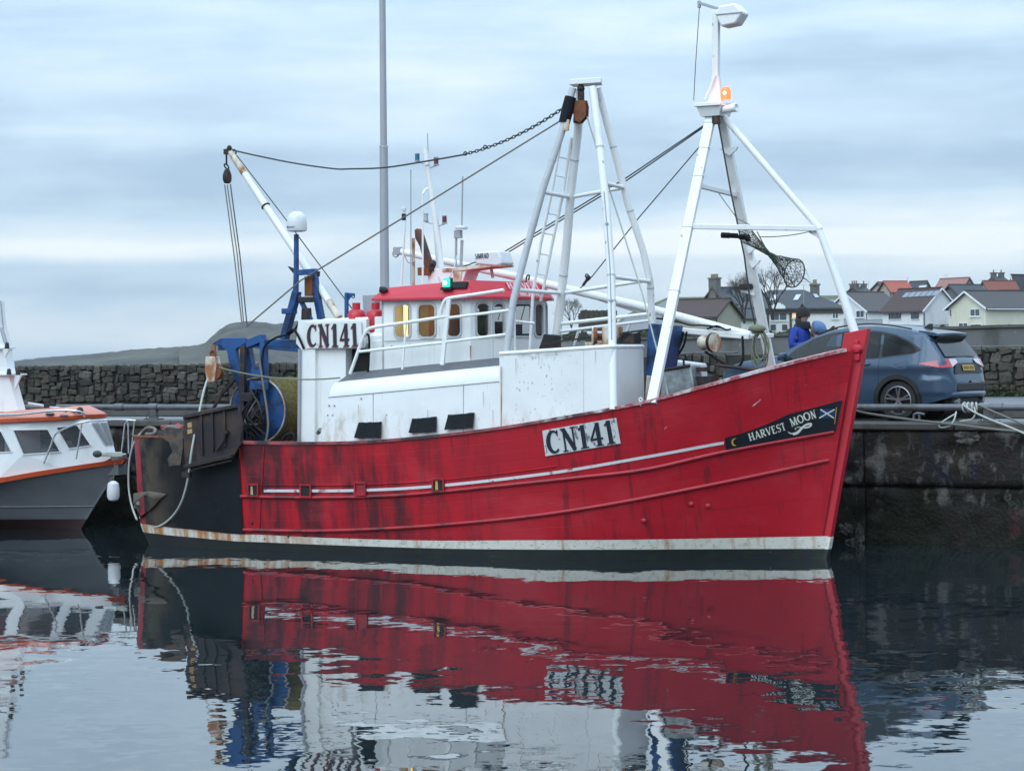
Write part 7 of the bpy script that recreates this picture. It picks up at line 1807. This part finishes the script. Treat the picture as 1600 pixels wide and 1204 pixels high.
def house(label, px_c, Y, base, eave, apex, px_g, px_l, psi, gable, wall, roof, wins=(), chimneys=(), skylights=(), group='houses above the harbour', drop=3.0, over=.35, solar=None, hip=False, fascia=False):
    """corner column px_c at depth Y; gable wall runs to px_g, long wall to px_l; psi turns the house"""
    c = W(px_c, eave, Y)
    d1 = Vector((math.cos(psi), math.sin(psi), 0)); d2 = Vector((-math.sin(psi), math.cos(psi), 0))      # right-away and left-away
    dG, dL = (d2, d1) if gable == 'left' else (d1, d2)
    def run(d, px):
        k = (derol(px, eave)[0])/F; return (k*c.y - c.x)/(d.x - k*d.y)
    g, l = run(dG, px_g), run(dL, px_l)
    zb = W(px_c, base, Y).z - drop; ze = c.z
    mid = c + dG*g/2; za = EYE - derol(800 + mid.x/mid.y*F, apex)[1]/F*mid.y
    e_ = empty('house', label, 'house', group)
    o0 = Vector((c.x, c.y, 0))
    e_.location = (c.x, c.y, zb)
    LOC = lambda gg, ll, z: dG*gg + dL*ll + Vector((0, 0, z-zb))
    mb = MB()
    rp = ze + (za-ze)
    pent = [LOC(0, 0, zb), LOC(g, 0, zb), LOC(g, 0, ze), LOC(g/2, 0, za), LOC(0, 0, ze)]
    if hip: pent = [LOC(0, 0, zb), LOC(g, 0, zb), LOC(g, 0, ze), LOC(0, 0, ze)]
    mb.prism(pent, dL*l); mb.build('walls', WALLS[wall], e_, angle=20)
    rf_ = bpy.data.objects.new('roof', None); col.objects.link(rf_); rf_.parent = e_
    th = .18; sl_ = (za-ze)/(g/2); ov = over
    for s_ in (0, 1):
        g0, gm = (-ov, g/2) if s_ == 0 else (g+ov, g/2)
        ea = ze - ov*sl_
        if hip:
            h0, h1 = g/2*.8, l - g/2*.8
            q = [LOC(g0, -ov, ea), LOC(gm, h0, za), LOC(gm, h1, za), LOC(g0, l+ov, ea)]
        else: q = [LOC(g0, -ov, ea), LOC(gm, -ov, za), LOC(gm, l+ov, za), LOC(g0, l+ov, ea)]
        mb = MB(); mb.prism(q, (0, 0, th)); mb.build('roof_slope', ROOFS[roof], rf_, angle=20)
    if hip:
        for ll, hh, ed in ((-ov, g/2*.8, -ov), (l+ov, l-g/2*.8, l+ov)):
            mb = MB(); mb.prism([LOC(-ov, ed, ze-ov*sl_), LOC(g/2, hh, za+.01), LOC(g+ov, ed, ze-ov*sl_)], (0, 0, th)); mb.build('roof_slope', ROOFS[roof], rf_, angle=20)
    else:
        for s_ in (0, 1):
            mb = MB(); g0 = -ov if s_ == 0 else g+ov
            mb.bar(LOC(g0, -ov-.03, ze-ov*sl_+.03), LOC(g/2, -ov-.03, za+.03), .06, .22, (0, 0, 1)); mb.build('barge_board', 'upvc' if wall in ('white', 'cream') else 'frame_dark', rf_)
    mb = MB(); mb.bar(LOC(-ov-.05, -ov*.5, ze-ov*sl_+.02), LOC(-ov-.05, l+ov*.5, ze-ov*sl_+.02), .14, .12); mb.build('gutter', 'frame_dark' if wall != 'cream' else 'upvc', rf_)
    mb = MB(); mb.bar(LOC(.25, -.06, ze-.2), LOC(.25, -.06, zb), .10, .10); mb.build('downpipe', 'frame_dark' if wall != 'cream' else 'upvc', e_)
    mb = MB(); mb.bar(LOC(g/2, -ov, za+th+.02), LOC(g/2, l+ov, za+th+.02), .28, .14); mb.build('ridge_tiles', ROOFS[roof], rf_) if not hip else None
    if fascia:
        mb = MB(); mb.bar(LOC(-ov*.6, -ov, ze-.35), LOC(-ov*.6, l+ov, ze-.35), .10, .55); mb.build('fascia_board', 'frame_dark', rf_)
        for f_ in (0, .19, .43, .56): mb = MB(); mb.bar(LOC(-.06, f_*l+.1, ze-.4), LOC(-.06, f_*l+.1, zb), .10, .30, (0, 0, 1)); mb.build('corner_board', 'frame_dark', e_)
    nG, nL = -dL, -dG                     # outward normals of the gable and the long wall
    for face, px0, px1, py0, py1, kind in wins:
        d_, n_ = (dG, nG) if face == 'G' else (dL, nL)
        def hit(px, py):
            k = derol(px, py)[0]/F; t = (k*c.y - c.x)/(d_.x - k*d_.y); q = c + d_*t
            return t, EYE - derol(px, py)[1]/F*q.y
        (t0, z1), (t1, z0) = hit(px0, py0), hit(px1, py1); t0, t1 = sorted((t0, t1))
        pt3 = lambda t, z, o_: d_*t + n_*o_ + Vector((0, 0, z-zb))
        wn_ = bpy.data.objects.new('window', None); col.objects.link(wn_); wn_.parent = e_
        fr_ = 'upvc' if kind != 'dark' else 'frame_dark'
        O = [pt3(t0, z0, .02), pt3(t1, z0, .02), pt3(t1, z1, .02), pt3(t0, z1, .02)]; b_ = .09
        I = [pt3(t0+b_, z0+b_, .02), pt3(t1-b_, z0+b_, .02), pt3(t1-b_, z1-b_, .02), pt3(t0+b_, z1-b_, .02)]
        mb = MB(); mb.ring(O, I, n_*.07)
        nm = 3 if (t1-t0) > 2.2 else 2
        for k in range(1, nm): t = lerp(t0, t1, k/nm); mb.hexa([pt3(t-.04, z0+b_, .02), pt3(t+.04, z0+b_, .02), pt3(t+.04, z0+b_, .08), pt3(t-.04, z0+b_, .08), pt3(t-.04, z1-b_, .02), pt3(t+.04, z1-b_, .02), pt3(t+.04, z1-b_, .08), pt3(t-.04, z1-b_, .08)])
        mb.build('window_frame', fr_, wn_, angle=20)
        mb = MB(); mb.add([q + n_*.02 for q in I], [(0, 1, 2, 3)]); mb.build('window_pane', 'lit' if kind == 'lit' else 'hglass', wn_, angle=0, fix=False)
        mb = MB(); mb.hexa([pt3(t0-.08, z0-.10, .02), pt3(t1+.08, z0-.10, .02), pt3(t1+.08, z0-.10, .16), pt3(t0-.08, z0-.10, .16), pt3(t0-.08, z0-.02, .02), pt3(t1+.08, z0-.02, .02), pt3(t1+.08, z0-.02, .16), pt3(t0-.08, z0-.02, .16)]); mb.build('window_sill', 'upvc', wn_)
    for ll, w_, h_, m_, pots in chimneys:
        ch_ = bpy.data.objects.new('chimney', None); col.objects.link(ch_); ch_.parent = e_
        ctr_ = LOC(g/2, ll*l, za + h_/2 - 1.0)
        m3 = Matrix((dG, dL, Vector((0, 0, 1)))).transposed()
        mb = MB(); mb.box(ctr_, (w_, .9, h_+2.0), m3); mb.box(ctr_+Vector((0, 0, h_/2+1.0)), (w_+.25, 1.1, .22), m3); mb.build('stack', WALLS[m_], ch_)
        for k in range(pots):
            mb = MB(); b0 = ctr_ + Vector((0, 0, h_/2+1.1)) + dG*(w_*(k+.5)/pots - w_/2); mb.tube([b0, b0+Vector((0, 0, .55))], [.16, .13], 8); mb.build('chimney_pot', 'pot', ch_)
    def on_roof(px, py, o_=.30):
        # meet the near slope (towards the long wall) along the sight line
        k, m_ = derol(px, py)[0]/F, derol(px, py)[1]/F
        Y_ = c.y - 8
        while Y_ < c.y + 60:
            Y_ += .05; q = Vector((k*Y_, Y_, EYE - m_*Y_)); gg = (q-c).dot(dG)
            if gg > -1 and q.z < ze + sl_*min(gg, g-gg) + o_: break
        return q - Vector((c.x, c.y, zb))
    for sk in skylights:
        mb = MB(); mb.add([on_roof(*q) for q in sk], [(0, 1, 2, 3)]); mb.build('skylight', pmat('skylight_glass', (.42, .46, .50), .2), e_, angle=0, fix=False)
    if solar:
        (a0, b0), (a1, b1), (a2, b2), (a3, b3) = solar
        for i in range(6):
            for j in range(1):
                f0, f1 = i/6+.012, (i+1)/6-.012
                q = [on_roof(lerp(a0, a1, f0), lerp(b0, b1, f0)), on_roof(lerp(a0, a1, f1), lerp(b0, b1, f1)), on_roof(lerp(a3, a2, f1), lerp(b3, b2, f1)), on_roof(lerp(a3, a2, f0), lerp(b3, b2, f0))]
                mb = MB(); mb.add(q, [(0, 1, 2, 3)]); mb.build('solar_panel', 'solar', e_, angle=0, fix=False)
    return e_
house('cream two-storey house with grey roof at the right edge', 1541, 300, 520, 479.5, 456, 1482, 1640, R(32), 'left', 'cream', 'grey', [('G', 1516, 1532, 482.5, 494, 'w'), ('G', 1476.5+9, 1482+4, 484, 494, 'dark'), ('G', 1498, 1513, 504, 514, 'w'), ('G', 1516, 1534, 506, 514, 'w')], over=.5)
house('white gabled house with solar panels on its dark brown roof', 1441.5, 310, 520, 484, 451, 1497, 1379, R(36), 'right', 'white', 'brown', [('L', 1389, 1408, 486, 498, 'dark'), ('L', 1424, 1436, 485, 498, 'dark')], solar=((1415, 457), (1470, 453.5), (1463, 461.5), (1408, 464.5)))
house('low white house with grey-brown roof behind the foremast stay', 1356, 332, 520, 486, 458, 1290, 1412, R(24), 'left', 'white', 'grey', [('G', 1298, 1315, 486.5, 498, 'dark'), ('G', 1338, 1351, 485, 496, 'w')])
house('hip-roofed white inn with bay windows and a lit window', 1170, 290, 520, 482, 455.5, 1144, 1318, R(7), 'left', 'white', 'slate', [('L', 1237, 1244, 484.5, 497, 'lit'), ('L', 1205, 1230, 487.5, 501, 'w'), ('L', 1178, 1187, 486.5, 505, 'w'), ('L', 1171, 1175, 487, 505, 'w'), ('L', 1251, 1259, 486, 497, 'w'), ('L', 1204, 1212, 507, 516, 'dark'), ('L', 1222, 1230, 507, 516, 'dark'), ('L', 1300, 1310, 486, 498, 'w')], chimneys=[(.80, 1.3, .8, 'stone', 4)], fascia=True, skylights=[[(1207, 461), (1215, 460.5), (1211, 468.5), (1203, 469)], [(1244, 460), (1252, 459.5), (1247, 468), (1239, 468.5)], [(1270, 459), (1276, 459), (1280, 464), (1274, 464.5)]], hip=True)
mb = MB(); sp_ = [W(px, py, 287.5) for px, py in ((1203, 482), (1203, 477.5), (1208, 477.5), (1208, 475), (1212, 475), (1212, 473), (1220, 473), (1220, 475), (1224, 475), (1224, 477.5), (1227, 477.5), (1227, 482))]
mb.prism(sp_, (0, .25, 0)); o = mb.build('inn_sign', 'upvc'); tag(o, 'small white stepped sign board on the inn roof edge', 'sign')
house('brown-roofed house with a beige gable left of the inn', 1117.5, 262, 520, 494, 468.5, 1158, 1040, R(58), 'right', 'beige', 'brown', chimneys=())
house('tall dark stone house with a big chimney behind the brown roof', 1136, 345, 520, 474, 450.5, 1096, 1190, R(30), 'left', 'stone', 'slate', [('G', 1126.5, 1131.5, 465, 475, 'w')], chimneys=[(.02, 1.9, 1.5, 'stone', 4)])
house('white cottage half hidden by the bare tree', 1158, 285, 525, 497, 484, 1130, 1190, R(30), 'left', 'white', 'slate')
# back rows further up the hill
bg_ = 'houses high on the hill'
house('house with a bright red tiled roof on the hill', 1393, 430, 470, 455.5, 440.5, 1372, 1426, R(20), 'left', 'beige', 'red', group=bg_)
house('house with a dull red roof left of the bright red roof', 1384, 445, 470, 453, 442, 1361, 1400, R(40), 'left', 'pink', 'rust', group=bg_)
house('dark-roofed house with a pale solar roof right of the bright red roof', 1440, 440, 470, 455, 440, 1455, 1416, R(35), 'right', 'pink', 'slate', skylights=[[(1437, 446), (1449, 445), (1444, 452), (1433, 452.5)]], group=bg_)
house('house with a faded rose hipped roof on the skyline', 1505, 450, 470, 449, 434.5, 1522, 1462, R(30), 'right', 'pink', 'rose', group=bg_)
house('dark-roofed skyline house with two chimneys', 1570, 470, 470, 447, 434, 1534, 1585, R(25), 'left', 'stone', 'slate', chimneys=[(.05, .9, 1.0, 'stone', 1), (.85, .9, 1.0, 'stone', 1)], group=bg_)
house('broad dull red roof below the skyline near the right edge', 1546, 420, 470, 456, 440, 1530, 1592, R(12), 'left', 'pink', 'rust', group=bg_)
house('white house at the top right edge of the hill', 1584, 440, 470, 443, 430, 1578, 1640, R(40), 'left', 'white', 'slate', [('L', 1588, 1593, 446, 452, 'w')], group=bg_)
house('slate roof behind the cream house', 1585, 370, 500, 466, 455, 1545, 1650, R(20), 'left', 'grey', 'slate', group=bg_)
house('dark roof between the solar-panelled house and the cream house', 1500, 380, 490, 462, 446, 1470, 1545, R(25), 'left', 'stone', 'slate', group=bg_)
house('small dark roof with a chimney behind the foremast stay', 1345, 420, 490, 458, 450, 1322, 1362, R(35), 'left', 'stone', 'slate', chimneys=[(.1, 1.6, .7, 'stone', 3), (.95, .7, .7, 'stone', 1)], group=bg_)

# television aerials on the ridges
for px, py, Y, h_ in ((1352, 449, 420, 1.6), (1357, 447, 420, 1.8), (1403, 470, 318, 1.5), (1256, 470, 288, 2.6), (1418, 438, 432, 1.5), (1478, 433, 448, 1.4)):
    b_ = W(px, py+8, Y); mb = MB(); mb.tube([b_, b_+Vector((0, 0, h_))], .03, 5); mb.bar(b_+Vector((-.35, 0, h_)), b_+Vector((.45, 0, h_)), .03, .03)
    for k in range(4): mb.bar(b_+Vector((-.25+.2*k, -.25, h_+.03)), b_+Vector((-.25+.2*k, .25, h_+.03)), .02, .02)
    o = mb.build('tv_aerial', 'grey_light'); tag(o, {1352: 'left of two thin aerials on the small dark roof', 1357: 'right of two thin aerials on the small dark roof', 1403: 'thin aerial on the roof left of the solar panels', 1256: 'thin pale pole on the inn roof', 1418: 'aerial at the right end of the bright red roof', 1478: 'aerial on the faded rose roof'}[px], 'aerial')
# bare trees ---------------------------------------------------------------
M['bark'] = pmat('bare_twigs', (.040, .034, .030), .9, var=.3, scale=3)
def bare_tree(label, px, base_py, Y, hgt, seed, spread=.55, fork=5):
    rt_ = random.Random(seed); b0 = W(px, base_py, Y)
    t_ = empty('bare_tree', label, 'tree', 'bare winter trees'); t_.location = b0
    trunk, tw = MB(), MB()
    def grow(p, d, l, r, lev):
        q = p + d*l; m_ = (p+q)/2 + Vector((rt_.uniform(-1, 1), rt_.uniform(-1, 1), 0))*l*.06
        (trunk if lev < 2 else tw).tube([p, m_, q], [r, r*.85, r*.7], 6 if lev < 3 else 3, caps=False)
        if lev >= 7: return
        n = rt_.choice([2, 3, 3]) if lev < 6 else 2
        for k in range(n):
            a = rt_.uniform(0, 6.28); s_ = rt_.uniform(.25, spread+.12*lev*.4)
            x = d.orthogonal().normalized(); y = d.cross(x)
            nd = (d + (x*math.cos(a) + y*math.sin(a))*s_ + Vector((0, 0, .10))).normalized()
            grow(q, nd, l*rt_.uniform(.62, .86), r*rt_.uniform(.55, .68), lev+1)
    for k in range(3):
        grow(Vector((0, 0, 0)), Vector((rt_.uniform(-.35, .35), rt_.uniform(-.3, .3), 1)).normalized(), hgt*.25, hgt*.022, 0)
    trunk.build('trunk', 'bark', t_); tw.build('crown', 'bark', t_, fix=False)
bare_tree('bare branching tree behind the foremast leg above the inn', 1207, 500, 275, 7.0, 21, .62)
bare_tree('second bare tree left of the foremast leg by the dark stone house', 1163, 505, 272, 6.0, 5, .62)
bare_tree('small bare tree behind the wheelhouse front', 893, 512, 190, 2.6, 8)
# board fence beyond the deck rails
bf = empty('board_fence', 'weathered dark board fence seen between the gantry legs', 'fence')
rfn = random.Random(6)
for k in range(22):
    px = 904 + k*2.75; b_ = W(px, 517, 150); t_ = W(px+2.4, 484.5 + rfn.uniform(-1.2, 1.2) - (.0 if k else -4), 150)
    mb = MB(); mb.hexa([Vector((b_.x, 150, b_.z)), Vector((t_.x, 150, b_.z)), Vector((t_.x, 150.05, b_.z)), Vector((b_.x, 150.05, b_.z)), Vector((b_.x, 150, t_.z)), Vector((t_.x, 150, t_.z)), Vector((t_.x, 150.05, t_.z)), Vector((b_.x, 150.05, t_.z))])
    mb.build('board', STONES[k % 3], bf)
mb = MB(); a, b = W(903, 495, 150.1), W(966, 495, 150.1); mb.bar(a, b, .06, .12); mb.build('fence_rail', STONES[1], bf)
# rough hedge and shrubs below the houses: one leafy mass
M['hedge'] = pmat('winter_hedge', (.030, .038, .020), .9, var=.5, scale=4)
mb = MB(); rg = random.Random(12)
for k in range(5200):
    px = rg.uniform(1040, 1640) if k < 3800 else rg.uniform(880, 1040); Y = rg.uniform(200, 262)
    top_ = 513 + (1600-px)*.012 + 4*math.sin(px*.11) + 2.5*math.sin(px*.37)
    c = W(px, rg.uniform(top_, 531), Y); a = rg.uniform(0, 6.3); l = rg.uniform(.10, .26)
    d = Vector((math.cos(a), rg.uniform(-.5, .5), math.sin(a)))*l; e2_ = Vector((-math.sin(a), rg.uniform(-.5, .5), math.cos(a)))*l*.6
    mb.add([c-d, c+e2_, c+d, c-e2_], [(0, 1, 2, 3)])
o = mb.build('hedge', 'hedge', angle=0, fix=False); tag(o, 'low dark hedge and scrub running below the houses', 'hedge', kind='stuff')

# ================================================================== thin sea haze over everything
mb = MB(); mb.box((0, 1050, 9.0), (2600, 2300, 21.0+ 120)); mb.v = [Vector((v.x, v.y, -1.2 if v.z < 0 else 140)) for v in mb.v]
hz = bpy.data.materials.new('haze'); hz.use_nodes = True; nt = hz.node_tree; nt.nodes.clear()
ho = nt.nodes.new('ShaderNodeOutputMaterial'); hv = nt.nodes.new('ShaderNodeVolumePrincipled')
hv.inputs['Color'].default_value = (.80, .88, .95, 1); hv.inputs['Density'].default_value = .00007; hv.inputs['Anisotropy'].default_value = 0.0
nt.links.new(hv.outputs[0], ho.inputs['Volume'])
o = mb.build('haze', hz, angle=0); o['kind'] = 'stuff'; o['label'] = 'thin sea haze over the harbour'
